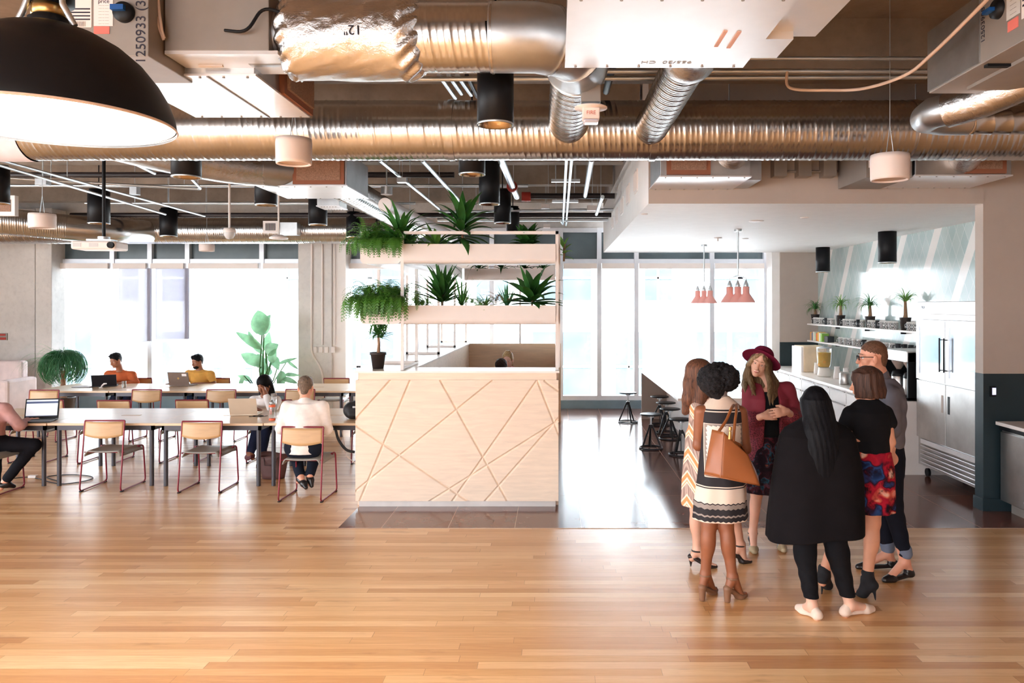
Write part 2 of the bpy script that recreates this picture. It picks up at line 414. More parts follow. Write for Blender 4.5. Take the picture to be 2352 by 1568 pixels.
# back wall: header, columns
struct('wall_back', MB().box(-13, 1.0, 15.55, 16.1, 3.66, ZC).box(-13, -10.38, 15.2, 16.0, 0, 4.02).box(5.15, 7, 15.2, 16, 0, 4.4), M['conc'], 'concrete header and end wall above the windows', bevel=.01)
struct('wall_back', MB().box(-10.3, -9.98, 15.1, 15.55, 0, 4.02), M['conc'], 'narrow concrete pier beside the left windows', bevel=.01)
struct('wall_back', MB().box(-5.06, -4.4, 15.0, 15.6, 0, 4.0), M['conc'], 'concrete pier with conduits between the windows', bevel=.01)
struct('wall_back', MB().box(-4.4, -4.15, 15.1, 15.6, 0, 4.0), M['white'], 'white painted return beside the concrete pier')
struct('wall_back', MB().box(4.27, 4.46, 15.0, 15.6, 0, 3.2), M['white'], 'white return wall right of the last window')
mb = MB(); mb.box(4.42, 5.25, 14.95, 15.1, 1.37, 3.2)
struct('wall_kitchen', mb, M['tan'], 'tan wall beside the kitchen shelves')
struct('wall_kitchen', MB().box(4.42, 5.25, 14.945, 15.1, 0, 1.37), M['teal'], 'dark teal lower wall behind the kitchen counter end')
struct('wall_right', MB().box(5.16, 5.3, 7.9, 15.1, 0, 3.2), M['diamond'], 'pale green diamond tile kitchen wall with white diagonal stripes')
# stub wall on the right, two colours
struct('wall_front', MB().box(4.36, 7, 7.76, 7.91, 1.40, 4.5), M['tan'], 'tan upper wall at the right edge')
struct('wall_front', MB().box(4.36, 7, 7.758, 7.912, 0, 1.40), M['teal'], 'dark teal lower wall at the right edge')
struct('baseboard_front', MB().box(4.345, 7, 7.742, 7.925, 0, .13), M['teal'], 'teal skirting board on the right wall', bevel=.004)
struct('wall_side', MB().box(7, 7.2, -6.2, 8, 0, 4.6), M['tan'])
struct('wall_side', MB().box(-13.2, -13, 9, 16.2, 0, 4.6), M['conc'])
# soffit over the kitchen
mb = MB(); mb.box(.95, 4.36, 7.75, 15.0, 3.13, 4.02); mb.box(4.36, 5.3, 7.912, 15.0, 3.13, 4.02)
o = struct('soffit', mb, [M['tan'], M['white']], 'dropped kitchen ceiling box with tan front face')
for p in o.data.polygons:
    if abs(p.normal.y+1) > .01: p.material_index = 1
struct('soffit', MB().box(.95, 4.36, 7.75, 7.9, 4.02, 4.5).box(.95, 1.1, 7.9, 15, 4.02, 4.5), M['tan'], 'tan upstand above the dropped kitchen ceiling')
M['grey'] = mat('galvanised duct grille', (205,205,205), .5, var=.04)
for k, (px, y0, y1) in enumerate(((1461,392,442),(1443,424,470),(1429,454,492),(1417,478,512),(1407,501,525))):
    Y = .945*F/(px-HX); zt = CZ-(y0-HY)*Y/F; zb = CZ-(y1-HY)*Y/F; mb = MB()
    mb.box(.935, .955, Y-.16, Y+.16, zb, zt)
    for q in range(7): mb.box(.925, .94, Y-.13+q*.04, Y-.115+q*.04, zb+.03, zt-.03)
    struct('trim_%d' % (k+1), mb, M['metalw'], 'white slotted air grille on the side of the soffit')
# rear wall behind the camera, with openings for daylight
mb = MB()
for x0, x1 in ((-13,-11.6),(-8.4,-7.6),(-4.4,-3.6),(-.4,7)): mb.box(x0, x1, -6.2, -6, 0, 4.5)
mb.box(-13, 7, -6.2, -6, 3.5, 4.5); mb.box(-13, 7, -6.2, -6, 0, .5); mb.box(-13.2, -13, -6.2, 9, 3.6, 4.6)
struct('wall_rear', mb, M['tan'], 'rear wall with window openings')
# ================================================================ windows
def window_bank(n0, pxs, zb, tag_):
    X = [(p-HX)*BY/F for p in pxs]
    for i in range(len(X)-1):
        x0, x1 = X[i], X[i+1]; mb = MB()
        mb.box(x0-.045, x0+.045, 15.42, 15.62, zb, 3.66)
        if i == len(X)-2: mb.box(x1-.045, x1+.045, 15.42, 15.62, zb, 3.66)
        for z in (zb, 2.94, 3.57): mb.box(x0+.045, x1-.045, 15.44, 15.60, z, z+.09)
        w = struct('window_%d' % (n0+i), mb, M['alu'], 'tall aluminium framed window, %s' % tag_)
        mk('window_pane', MB().box(x0+.045, x1-.045, 15.5, 15.512, zb+.09, 2.94), M['glass'], w)
        mk('spandrel_panel', MB().box(x0+.045, x1-.045, 15.52, 15.54, 3.03, 3.57), M['spand'], w)
        mk('blind_cassette', MB().box(x0+.05, x1-.05, 15.36, 15.43, 2.83, 2.94), M['metalw'], w)
window_bank(1, [103, 262, 348, 434, 604, 707], .25, 'left bank')
window_bank(7, [790, 960, 1130, 1288, 1376, 1461, 1634, 1757], .17, 'right bank')
struct('trim_9', MB().box(-10, -5.06, 15.42, 15.66, 0, .25), M['bluebase'], 'blue grey panel under the left windows')
struct('trim_10', MB().box(-4.2, 4.27, 15.40, 15.66, 0, .17), M['bluebase'], 'blue grey sill panel under the right windows')
for (a, b, yb, lab) in ((273, 346, 783, 'grey roller blind pulled halfway down the second left window'), (357, 432, 778, 'grey roller blind pulled halfway down the third left window')):
    p0 = W(a, yb, 15.38); p1 = W(b, 612, 15.38)
    t = thing('roller_blind', lab, 'blind', (p0.x, 15.38, p0.z))
    mk('blind_fabric', MB().box(p0.x, p1.x, 15.385, 15.39, p0.z, 2.84), M['blind'], t)
    mk('bottom_bar', MB().box(p0.x, p1.x, 15.375, 15.4, p0.z-.025, p0.z), M['alu'], t)
# ================================================================ outside
def facade():
    t = NT('pale rendered facade'); v, x, y, z = t.obj()
    c = t.ramp(t.noise(v, .3, 3), [(.3, s2l((225,228,232))), (.7, s2l((240,240,240)))]); return t.fin(c, .8)
M['fac'] = facade(); M['facglass'] = mat('distant window glass', (66,80,88), .3, var=.3, vs=.6)
FY = 34
b = thing('office_building', 'sunlit white building across the street behind all windows', 'building', (0, FY, 0))
mk('facade', MB().box(-45, 45, FY, FY+6, -4, 26), M['fac'], b)
for r, (z0, z1) in enumerate(((-2.2, .9), (2.3, 4.3), (6, 9))):
    x = -34
    k = 0
    while x < 34:
        w = (2.6, 1.2, 3.0, 1.4)[k % 4]; mb = MB().box(x, x+w, FY-.06, FY+.05, z0, z1); f = mk('window', mb, M['facglass'], b)
        mk('window_bar', MB().box(x+w*.45, x+w*.52, FY-.1, FY-.05, z0, z1).box(x, x+w, FY-.1, FY-.05, (z0+z1)/2-.05, (z0+z1)/2+.05), M['fac'], f)
        x += w+(1.1, 2.4, 1.6, 3.2)[(k+r) % 4]; k += 1
struct('street', MB().box(-60, 60, 16.2, 60, -4.2, -4), mat('pale street paving', (190,190,188), .9))
# ================================================================ ducts and ceiling plant
def metal(name, rgb, rough=.22, bs=3, b=.15, foil=0):
    t = NT(name); v, x, y, z = t.obj()
    c = t.ramp(t.noise(v, 4, 4, .6), [(.3, s2l(tuple(q*.9 for q in rgb))), (.7, s2l(rgb))])
    if foil:
        n = t.noise(v, 16, 5, .7, 1.5); n2 = t.noise(v, 60, 3, .7, .6); t.bump(t.m('ADD', n, t.m('MULTIPLY', n2, .35)), .55, .01)
    else: t.bump(t.noise(v, bs, 3), b, .02)
    return t.fin(c, t.m('ADD', rough, t.m('MULTIPLY', t.noise(v, 9, 3), .1)), 1.0)
M['duct'] = metal('spiral duct steel', (214,212,210), .2); M['foil'] = metal('crinkled foil insulation', (225,222,220), .2, foil=1)
M['sheet'] = metal('galvanised sheet', (206,208,210), .33); M['panelw'] = mat('satin steel access panel', (232,232,235), .32, .5, var=.03)
M['boxg'] = mat('grey painted unit casing', (150,142,136), .45, .25, var=.06, bump=.1, bs=30)
M['filt'] = mat('filter media', (150,118,100), .95, var=.25, vs=90); M['filtf'] = mat('filter frame board', (140,88,66), .8)
M['black'] = mat('matt black metal', (17,18,22), .5, 0, var=.1, Specular_IOR_Level=.25); M['blackp'] = mat('black pipe', (36,26,28), .5)
M['gold'] = metal('bright reflector', (250,225,190), .15); M['silver'] = metal('zinc conduit', (215,222,226), .35)
M['pinkw'] = mat('warm white speaker housing', (236,222,216), .6, var=.02); M['cable'] = mat('cream cable', (222,196,178), .6)
M['paper'] = mat('white label paper', (236,228,226), .7, var=.03); M['ink'] = mat('dark ink', (40,36,52), .7); M['redink'] = mat('red label print', (226,120,110), .7)
M['blue'] = mat('blue plastic', (20,80,150), .4); M['redc'] = mat('red coupling', (170,50,40), .5)
def spiral(mb, p0, p1, r, pitch=.135, n=48, amp=.0035, prof=None):
    p0 = Vector(p0); p1 = Vector(p1); L = (p1-p0).length; d = (p1-p0)/L; u, w = mb.frame(d)
    prof = prof or [(0, 0), (.05, 1), (.10, 0), (.38, 0), (.41, .35), (.44, 0), (.70, 0), (.73, .35), (.76, 0)]
    m = len(prof); turns = int(L/pitch)+1; rows = turns*m+m; vs = []
    for i in range(rows):
        f, a = prof[i % m]
        for k in range(n):
            ax = (i//m+f+k/n)*pitch-pitch; axc = min(max(ax, 0), L); th = 2*PI*k/n; rr = r+(amp*a if 0 < ax < L else 0)
            vs.append(p0+d*axc+u*(rr*math.cos(th))+w*(rr*math.sin(th)))
    fs = []
    for i in range(rows-1):
        for k in range(n):
            if k < n-1: fs.append((i*n+k, i*n+k+1, (i+1)*n+k+1, (i+1)*n+k))
            elif i+1+m < rows: fs.append((i*n+k, (i+m)*n, (i+1+m)*n, (i+1)*n+k))
    mb.add(vs, fs, True); return mb
def elbow(mb, pts, r, seg=False, n=40):
    return mb.tube(pts, r, n)
# main duct
mb = spiral(MB(), (-9.2, 6.5, 3.586), (6.9, 6.5, 3.586), .25)
md = mk('spiral_duct', mb, M['duct']); tag(md, 'long large spiral metal duct running the full width of the room under the beams', 'duct')
for X in (-4.82, -.9, .8, 3.0):
    mk('duct_coupling', MB().cyl((X, 6.5, 3.586), (X+.05, 6.5, 3.586), .258, n=48), M['duct'], md)
mk('cloth_patch', MB().lathe([(.262, -4.78), (.262, -4.45)], (0, 6.5, 3.586), (1, 0, 0), n=48), mat('white joint tape', (225,220,230), .6), md)
mk('hanger_strap', MB().cyl((-2.35, 6.5, 3.8), (-2.35, 6.5, 4.5), .008, n=6).cyl((.36, 6.5, 3.8), (.36, 6.5, 4.5), .008, n=6).cyl((4.4, 6.5, 3.8), (4.4, 6.5, 4.5), .008, n=6), M['silver'], md)
# second long duct at the back
mb = spiral(MB(), (-12.8, 13.75, 3.44), (-3.2, 13.75, 3.44), .235, pitch=.11)
tag(mk('spiral_duct', mb, M['duct']), 'spiral metal duct running along the far window wall', 'duct')
# left loop duct with end
t = thing('branch_duct', 'spiral duct angling in from the left edge above the left tables', 'duct', (-9, 11.5, 3.4))
mk('duct_run', spiral(MB(), (-11.5, 10.2, 3.62), (-7.95, 12.4, 3.36), .21, pitch=.09), M['duct'], t)
mk('duct_elbow', MB().tube(fillet([(-8.0, 12.37, 3.363), (-7.45, 12.75, 3.33), (-7.3, 13.6, 3.4)], .6, 10), .212, 32), M['duct'], t)
mk('control_box', MB().box(-8.75, -8.5, 11.35, 11.6, 3.5, 3.85), M['sheet'], t)
g = mk('grille', MB().box(-8.35, -8.0, 11.28, 11.36, 3.42, 3.72), M['metalw'], t)
mk('grille_face', MB().box(-8.29, -8.06, 11.27, 11.285, 3.48, 3.66), M['filt'], g)
# upper insulated duct with elbow and branch
t = thing('insulated_duct', 'foil wrapped metal duct with large elbow hanging near the ceiling centre', 'duct', (-.9, 4.45, 3.66))
zc = 3.66; yc = 4.45
mk('duct_neck', MB().cyl((-1.78, yc, zc), (-1.35, yc, zc), .165, n=40), M['sheet'], t)
def foilw(i, j):
    a = 2*PI*i; s = j; X = -1.58+s*.82
    env = min(1, s/.09, (1-s)/.12); env = max(env, 0)**.5; r = .175+.06*env+.004*math.sin(a*3+s*9)*env+.0015*math.sin(a*17+s*23)
    r += .014*math.sin(a*13+40*s)*(1 if s < .1 or s > .85 else 0)
    return (X, yc+r*math.cos(a), zc-.01+r*math.sin(a)*(1.0))
f = mk('foil_wrap', MB().grid(foilw, 90, 50), M['foil'], t)
mb = MB().lathe([(.238, -.3), (.238, -.1)], (-1.1, yc, zc-.01), (1, 0, 0), n=24, a0=-.5, a1=.2)
mk('spiral_section', spiral(MB(), (-.84, yc, zc), (-.36, yc, zc), .197, pitch=.12), M['duct'], t)
pts = [(-.36, yc, zc), (-.16, yc, zc)]+arc((-.16, yc+.33, zc), .33, -PI/2, 0, 4, (1, 0, 0), (0, 1, 0))
eb = MB().tube([Vector(p) for p in [(-.38, yc, zc), (-.12, yc, zc), (.06, yc+.09, zc), (.14, yc+.26, zc), (.14, yc+.55, zc)]], .2, 40)
mk('duct_elbow', eb, M['sheet'], t)
for q, d in (((-.37, yc, zc), (1, 0, 0)), ((-.03, yc+.04, zc), (.8, .5, 0)), ((.11, yc+.18, zc), (.45, .9, 0)), ((.14, yc+.5, zc), (0, 1, 0))):
    mk('seam_ring', MB().cyl(Vector(q), Vector(q)+Vector(d).normalized()*.012, .206, n=40), M['duct'], t)
mk('branch_run', spiral(MB(), (.14, yc+.55, zc), (.11, 6.32, 3.6), .165, pitch=.10), M['duct'], t)
lb = MB()
def patch(mb, X0, X1, a0, a1, r):
    n = 8; vs = []
    for i in range(n+1):
        a = a0+(a1-a0)*i/n
        for X in (X0, X1): vs.append((X, yc-r*math.cos(a), zc-.01-r*math.sin(a)))
    mb.add(vs, [(2*i, 2*i+1, 2*i+3, 2*i+2) for i in range(n)], True)
def curved_text(s, size, X, a, r, mt, rot=1):
    """lettering wrapped on the front of the foil cylinder"""
    o = text_mesh(s, size, Matrix.Identity(4), 'lettering', mt, t)
    ox = ORG[t.name]
    for v in o.data.vertices:
        x, y = v.co.x+ox.x, v.co.y+ox.y; an = a-rot*y/r
        v.co = Vector((X+rot*x, yc-r*math.cos(an), zc-.01-r*math.sin(an)))-ox
    return o
curved_text('12"', .075, -1.12, .12, .247, M['ink'], -1)
for k in range(6):
    curved_text('------ ---- ----- ---- --', .012, -1.4, -.42+k*.06, .247, M['ink'])
    curved_text('------ ----------', .012, -1.03, -.5+k*.055, .247, M['ink'])
mk('cable_loop', MB().tube(fillet([(-1.83, 4.22, 3.62), (-1.7, 4.2, 3.6), (-1.62, 4.22, 3.75), (-1.5, 4.24, 3.72)], .1), .009, 6), M['black'], t)
# second branch
t = thing('branch_duct', 'short spiral branch duct from the white ceiling unit to the main duct', 'duct', (.8, 5.4, 3.6))
mk('duct_run', spiral(MB(), (.82, 4.55, 3.62), (.79, 6.32, 3.56), .135, pitch=.11), M['duct'], t)
mk('foil_collar', MB().grid(lambda i, j: (.82+(.15+.02*math.sin(j*9))*math.cos(2*PI*i), 4.25+j*.45, 3.62+(.15+.02*math.sin(j*9))*math.sin(2*PI*i)), 40, 14), M['foil'], t)
# ---- ceiling units
def unit(x0, x1, y0, y1, z0, z1, label, filt=None, side=None):
    t = thing('ceiling_air_unit', label, 'air unit', ((x0+x1)/2, (y0+y1)/2, z0))
    mk('casing', MB().box(x0, x1, y0, y1, z0+.012, z1), M['sheet'], t, bevel=.004)
    mk('bottom_panel', MB().box(x0-.01, x1+.01, y0-.01, y1+.01, z0, z0+.012), M['panelw'], t)
    for i in range(6):
        X = x0+.05+(x1-x0-.1)*i/5
        for Y in (y0+.02, y1-.02): mk('screw', MB().cyl((X, Y, z0-.006), (X, Y, z0), .008, n=6), M['boxg'], t)
    if filt:
        a, b, s = filt; Y = y0 if s < 0 else y1
        mk('filter_frame', MB().box(a, b, y0-.03, y0, z0+.02, z1-.01), M['filtf'], t); mk('filter', MB().box(a+.04, b-.04, y0-.035, y0-.01, z0+.06, z1-.04), M['filt'], t)
    mk('hanger_rod', MB().cyl((x0+.05, y0+.1, z1), (x0+.05, y0+.1, ZC), .006, n=6).cyl((x1-.05, y1-.1, z1), (x1-.05, y1-.1, ZC), .006, n=6), M['silver'], t)
    return t
# unit 1 : white one top centre
u = unit(.065, 1.06, 3.35, 4.33, 3.45, 3.82, 'large white bottomed ceiling unit cut off by the top edge of the photo')
mk('side_box', MB().box(1.06, 1.36, 2.9, 3.98, 3.5, 3.8), M['panelw'], u, bevel=.004); mk('side_flange', MB().box(1.06, 1.22, 3.9, 4.2, 3.46, 3.5), M['panelw'], u)
mk('tape_mark', MB().box(.83, .85, 3.75, 3.98, 3.446, 3.45).box(.90, .92, 3.76, 4.0, 3.446, 3.45), mat('pink tape', (220,180,170), .7), u)
text_mesh('955/20  CH', .06, Matrix.Translation((.62, 4.24, 3.4485)) @ Matrix.Rotation(PI, 4, 'Y') @ Matrix.Rotation(0, 4, 'Z'), 'lettering', M['boxg'], u)
# unit 2 : left
u = unit(-2.58, -1.775, 4.50, 5.48, 3.45, 3.7, 'white bottomed ceiling unit beside the black dome lamp')
mk('side_filter_frame', MB().box(-1.775, -1.74, 4.9, 5.48, 3.46, 3.85), M['filtf'], u); mk('side_filter', MB().box(-1.74, -1.72, 4.95, 5.44, 3.5, 3.82), M['filt'], u)
mk('back_section', MB().box(-2.5, -1.85, 4.47, 4.6, 3.58, 3.72), M['sheet'], u)
mk('panel_seam', MB().box(-2.06, -2.05, 4.5, 5.48, 3.444, 3.45), M['boxg'], u); mk('bar_label', MB().box(-2.08, -1.94, 4.44, 4.46, 3.49, 3.53), M['paper'], u)
# grey box and electrical box
t = thing('control_cabinet', 'plain grey metal cabinet box under the ceiling joined to the foil duct', 'cabinet', (-1.92, 4.3, 3.53))
a = W(378, 116, 4.25); b = W(605, 0, 4.25)
mk('casing', MB().box(a.x, b.x+.03, 4.25, 4.62, a.z, 3.86), M['boxg'], t, bevel=.004); mk('bottom_lip', MB().box(a.x, b.x+.08, 4.25, 4.62, a.z-.02, a.z), M['panelw'], t)
mk('hanger_rod', MB().cyl((a.x+.1, 4.4, 3.86), (a.x+.1, 4.4, ZC), .006, n=6).cyl((b.x, 4.5, 3.86), (b.x, 4.5, ZC), .006, n=6), M['silver'], t)
t = thing('electrical_cabinet', 'grey electrical cabinet marked 1250933 with paper labels and a blue rotary switch', 'cabinet', (-2.5, 4.1, 3.5))
a = W(120, 129, 4.1); b = W(341, 0, 4.1)
mk('casing', MB().box(a.x, b.x, 4.1, 4.6, a.z, 3.9), M['boxg'], t, bevel=.004)
mk('hanger_rod', MB().cyl((a.x+.1, 4.4, 3.9), (a.x+.1, 4.4, ZC), .006, n=6).cyl((b.x-.1, 4.5, 3.9), (b.x-.1, 4.5, ZC), .006, n=6), M['silver'], t)
def onface(px0, px1, py0, py1, Y, mt, nm, th=.003):
    p = W(px0, py1, Y); q = W(px1, py0, Y); return mk(nm, MB().box(p.x, q.x, Y-th, Y, p.z, q.z), mt, t)
l = onface(158, 211, -20, 63, 4.1, M['paper'], 'paper_label')
for k in range(4):
    p = W(160, 22+k*8, 4.097); q = W(207, 19+k*8, 4.097); mk('printed_bar', MB().box(p.x, q.x, 4.0955, 4.097, p.z, q.z), M['ink'], l)
p = W(175, 54, 4.0955); text_mesh('|||||||||||||', .03, Matrix.Translation(p) @ Matrix.Rotation(PI/2, 4, 'X'), 'barcode', M['boxg'], l)
l = onface(216, 260, -20, 60, 4.1, M['paper'], 'paper_label')
for k in range(7):
    p = W(238, 12+k*7, 4.0965); text_mesh('----- --- ------', .011, Matrix.Translation(p) @ Matrix.Rotation(PI/2, 4, 'X'), 'lettering', M['boxg'], l)
p = W(238, 3, 4.0965); text_mesh('price', .03, Matrix.Translation(p) @ Matrix.Rotation(PI/2, 4, 'X'), 'lettering', M['ink'], l)
l = onface(216, 252, 61, 78, 4.1, M['redink'], 'warning_label')
p = W(287, 30, 4.1); mk('rotary_switch', MB().lathe([(.001, .03), (.052, .03), (.055, .02), (.055, 0)], (p.x, 4.1, p.z), (0, -1, 0)), M['black'], t)
mk('switch_handle', MB().box(p.x-.05, p.x+.02, 4.045, 4.07, p.z+.0, p.z+.028), M['blue'], t)
p = W(324, 60, 4.098); text_mesh('1250933 (31)', .075, Matrix.Translation(p) @ Matrix.Rotation(PI/2, 4, 'X') @ Matrix.Rotation(PI/2, 4, 'Z'), 'lettering', M['ink'], t)
mk('cable', MB().tube([W(357, -5, 4.2), W(358, 25, 4.2), W(364, 60, 4.2), W(376, 92, 4.22)], .008, 6).tube([W(363, -5, 4.2), W(366, 30, 4.2), W(372, 70, 4.2), W(378, 88, 4.22)], .008, 6), M['cable'], t)
# unit D, E by the soffit, C behind
u = unit(.965, 1.79, 6.98, 7.72, 3.27, 3.62, 'white bottomed ceiling unit hung in front of the tan soffit, left of the switch boxes', filt=(1.02, 1.42, -1))
mk('side_box', MB().box(1.79, 1.95, 7.2, 7.72, 3.28, 3.5), M['sheet'], u)
mk('foil_elbow', MB().tube(fillet([(1.62, 7.0, 3.45), (1.62, 6.9, 3.5), (1.6, 6.6, 3.55)], .1), .13, 28), M['foil'], u)
u = unit(3.3, 4.18, 6.98, 7.7, 3.28, 3.62, 'white bottomed ceiling unit in front of the soffit at the right end', filt=(3.75, 4.12, -1))
mk('side_box', MB().box(2.86, 3.28, 7.0, 7.7, 3.27, 3.6), M['boxg'], u); mk('paper_label', MB().box(2.88, 2.96, 6.995, 7.0, 3.36, 3.55), M['paper'], u)
mk('foil_elbow', MB().tube(fillet([(3.75, 7.0, 3.45), (3.72, 6.85, 3.5), (3.7, 6.6, 3.55)], .1), .15, 28), M['foil'], u)
u = unit(-3.14, -2.2, 8.04, 8.96, 3.35, 3.72, 'white bottomed ceiling unit behind the main duct above the left tables', filt=(-2.76, -2.22, -1))
mk('foil_elbow', MB().tube(fillet([(-3.9, 6.75, 3.55), (-3.7, 7.3, 3.53), (-3.3, 7.75, 3.5), (-2.95, 8.1, 3.52)], .5, 8), .17, 28), M['foil'], u)
mk('duct_neck', MB().cyl((-3.1, 7.95, 3.52), (-2.85, 8.15, 3.52), .175, n=32), M['sheet'], u)
mk('duct_run', spiral(MB(), (-2.55, 8.96, 3.52), (-2.42, 13.55, 3.46), .17, pitch=.09), M['duct'], u)
u2 = unit(-3.0, -2.72, 9.6, 9.95, 3.34, 3.45, 'small white sensor box under the ceiling beside the spiral branch duct')
# right grey box with labels
t = thing('control_cabinet', 'grey ceiling cabinet with labels and blue switch at the upper right corner', 'cabinet', (2.7, 4.2, 3.45))
mk('casing', MB().box(2.39, 3.1, 3.3, 4.87, 3.45, 3.84), M['boxg'], t, bevel=.004)
mk('side_panel', MB().box(2.38, 2.39, 4.28, 4.87, 3.46, 3.84), M['sheet'], t); mk('bottom_tray', MB().box(2.55, 3.4, 3.3, 4.72, 3.43, 3.45), M['boxg'], t)
mk('hanger_rod', MB().cyl((2.5, 3.9, 3.84), (2.5, 3.9, ZC), .006, n=6).cyl((3.0, 4.7, 3.84), (3.0, 4.7, ZC), .006, n=6), M['silver'], t)
mk('dark_strip', MB().box(2.42, 2.6, 4.26, 4.3, 3.435, 3.45), M['black'], t)
def onside(y0, y1, z0, z1, mt, nm, pr=None, th=.003): return mk(nm, MB().box(2.39-th, 2.39, y0, y1, z0, z1), mt, pr or t)
RS = Matrix.Rotation(-PI/2, 4, 'Z') @ Matrix.Rotation(PI/2, 4, 'X')
l = onside(3.75, 3.9, 3.56, 3.82, M['paper'], 'paper_label')
for k in range(4): mk('printed_bar', MB().box(2.3855, 2.387, 3.76, 3.89, 3.62+k*.028, 3.63+k*.028), M['ink'], l)
l = onside(3.915, 4.03, 3.6, 3.8, M['grey'], 'paper_label')
for k in range(7): text_mesh('----- --- ------', .011, Matrix.Translation((2.3865, 3.97, 3.62+k*.024)) @ RS, 'lettering', M['ink'], l)
onside(3.93, 4.02, 3.535, 3.59, M['redink'], 'warning_label'); onside(4.0, 4.04, 3.8, 3.83, M['blue'], 'blue_sticker')
mk('rotary_switch', MB().lathe([(.001, .03), (.048, .03), (.052, 0)], (2.39, 4.1, 3.69), (-1, 0, 0)), M['black'], t); mk('switch_handle', MB().box(2.33, 2.36, 4.09, 4.16, 3.68, 3.7), M['blue'], t)
text_mesh('12503908', .05, Matrix.Translation((2.387, 4.25, 3.66)) @ RS @ Matrix.Rotation(PI/2, 4, 'Z'), 'lettering', M['ink'], t)
t = thing('branch_duct', 'small foil and metal elbow duct under the cabinet at the upper right', 'duct', (2.6, 5.2, 3.4))
mk('foil_collar', MB().tube(fillet([(2.95, 4.72, 3.5), (2.75, 4.95, 3.42), (2.62, 5.1, 3.4)], .2), .115, 28), M['foil'], t)
mk('duct_elbow', MB().tube([(2.66, 5.04, 3.41), (2.56, 5.16, 3.4), (2.58, 5.3, 3.4), (2.72, 5.36, 3.4), (2.9, 5.36, 3.4)], .105, 32), M['sheet'], t)
mk('duct_run', spiral(MB(), (2.9, 5.36, 3.4), (5.6, 5.36, 3.4), .1, pitch=.13, prof=[(0, 0), (.04, 1), (.08, 0), (.5, 0)]), M['duct'], t)
# ---- switch boxes on soffit
for k, (px, py) in enumerate(((1790,388),(1846,388),(1903,388))):
    p = W(px, py, 7.65); mb = MB().box(p.x-.065, p.x+.065, 7.6, 7.74, p.z-.08, p.z+.14)
    b = mk('junction_box', mb, M['boxg'], bevel=.004); tag(b, 'grey switch box on the tan soffit, %s of three' % ('leftmost', 'middle one', 'rightmost')[k], 'junction box', 'switch boxes on the soffit')
p = W(1775, 394, 7.7); q = W(1960, 394, 7.7)
tag(mk('conduit', MB().tube(fillet([p, q, (q.x+.06, 7.7, q.z+.3)], .12), .014, 8), M['boxg']), 'thin grey conduit linking the switch boxes on the soffit', 'conduit')
# ---- pipes
def pipe(pts, r, mt, label, fil=.08, nm='conduit', cat='conduit', grp=None, extra=None):
    o = mk(nm, MB().tube(fillet(pts, fil), r, 8), mt); tag(o, label, cat, grp)
    a, b = Vector(pts[0]), Vector(pts[1])
    for q in (.25, .75):
        c = a.lerp(b, q)
        if c.x < .9 and c.y > 7: mk('hanger_rod', MB().cyl(c, (c.x, c.y, 4.51), .004, n=6), M['silver'], o)
    return o
def along(p0, z0, p1, z1=None): return [WZ(*p0, z0), WZ(*p1, z0 if z1 is None else z1)]
pipe([(-12.9, 10.2, 3.84), (-1.35, 10.2, 3.84)], .038, M['blackp'], 'black sprinkler pipe running across behind the main duct on the left', nm='pipe', cat='pipe')
pipe([(-.45, 11.9, 3.8), (.93, 11.9, 3.8)], .045, M['blackp'], 'short black sprinkler pipe ending at the white soffit side', nm='pipe', cat='pipe')
pipe([(-8.2, 12.9, 3.62), (.95, 12.9, 3.62)], .04, M['blackp'], 'black sprinkler pipe running across nearest the windows', nm='pipe', cat='pipe')
pipe([(-12.9, 11.25, 3.86), (-3, 11.25, 3.86), (-.4, 11.25, 3.86)], .024, M['silver'], 'zinc conduit across the ceiling behind the first black pipe')
pipe([(-7.4, 12.0, 3.7), (-2.2, 12.0, 3.7)], .02, M['silver'], 'zinc conduit across the ceiling above the seated men')
pipe([(-1.9, 12.45, 3.62), (.95, 12.45, 3.66)], .02, M['silver'], 'thin zinc conduit crossing behind the tall black lamps')
pipe([(-2.1, 13.6, 3.62), (.95, 13.6, 3.62)], .03, M['silver'], 'zinc conduit just above the planter frame near the windows')
pipe([(-.9, 5.75, 3.96), (6.4, 5.75, 3.96)], .016, M['silver'], 'thin conduit crossing above the main duct on the right')
pipe([(-1.6, 5.95, 3.86), (2.9, 5.95, 3.88)], .02, M['silver'], 'zinc conduit running just above the main duct')
pipe([(-1.6, 5.87, 3.9), (6.2, 5.87, 3.9)], .02, M['silver'], 'second zinc conduit running above the main duct')
pipe(along((-20, 362), 3.5, (470, 496)), .016, M['silver'], 'upper zinc conduit of the long diagonal pair on the left')
pipe(along((-20, 374), 3.47, (380, 492)), .016, M['silver'], 'lower zinc conduit of the long diagonal pair on the left')
pipe(along((290, 366), 3.75, (355, 398)), .02, M['silver'], 'short diagonal conduit above the left tables')
pipe([WZ(430, 400, 3.7), WZ(462, 434, 3.7), (-7.2, 9.5, 3.7)], .018, M['silver'], 'bent zinc conduit beside the black lamp above the left tables')
pipe([WZ(872, 368, 3.7), WZ(1010, 480, 3.7), WZ(1060, 520, 3.7)], .02, M['silver'], 'diagonal zinc conduit left above the dracaena plants')
pipe([WZ(970, 368, 3.7), WZ(1082, 490, 3.7), (-.7, 12.4, 3.66)], .024, M['silver'], 'diagonal zinc conduit right above the dracaena plants')
o = pipe([WZ(1148, 360, 3.75), WZ(1187, 452, 3.75)], .045, M['silver'], 'thick zinc sprinkler pipe with red couplings', nm='pipe', cat='pipe')
a = WZ(1176, 428, 3.75); b = WZ(1185, 446, 3.75)
mk('coupling', MB().cyl(a, a+(b-a).normalized()*.08, .075, n=16), M['redc'], o); mk('coupling', MB().cyl((-.52, 11.9, 3.79), (-.38, 11.9, 3.79), .075, n=16), M['redc'], o)
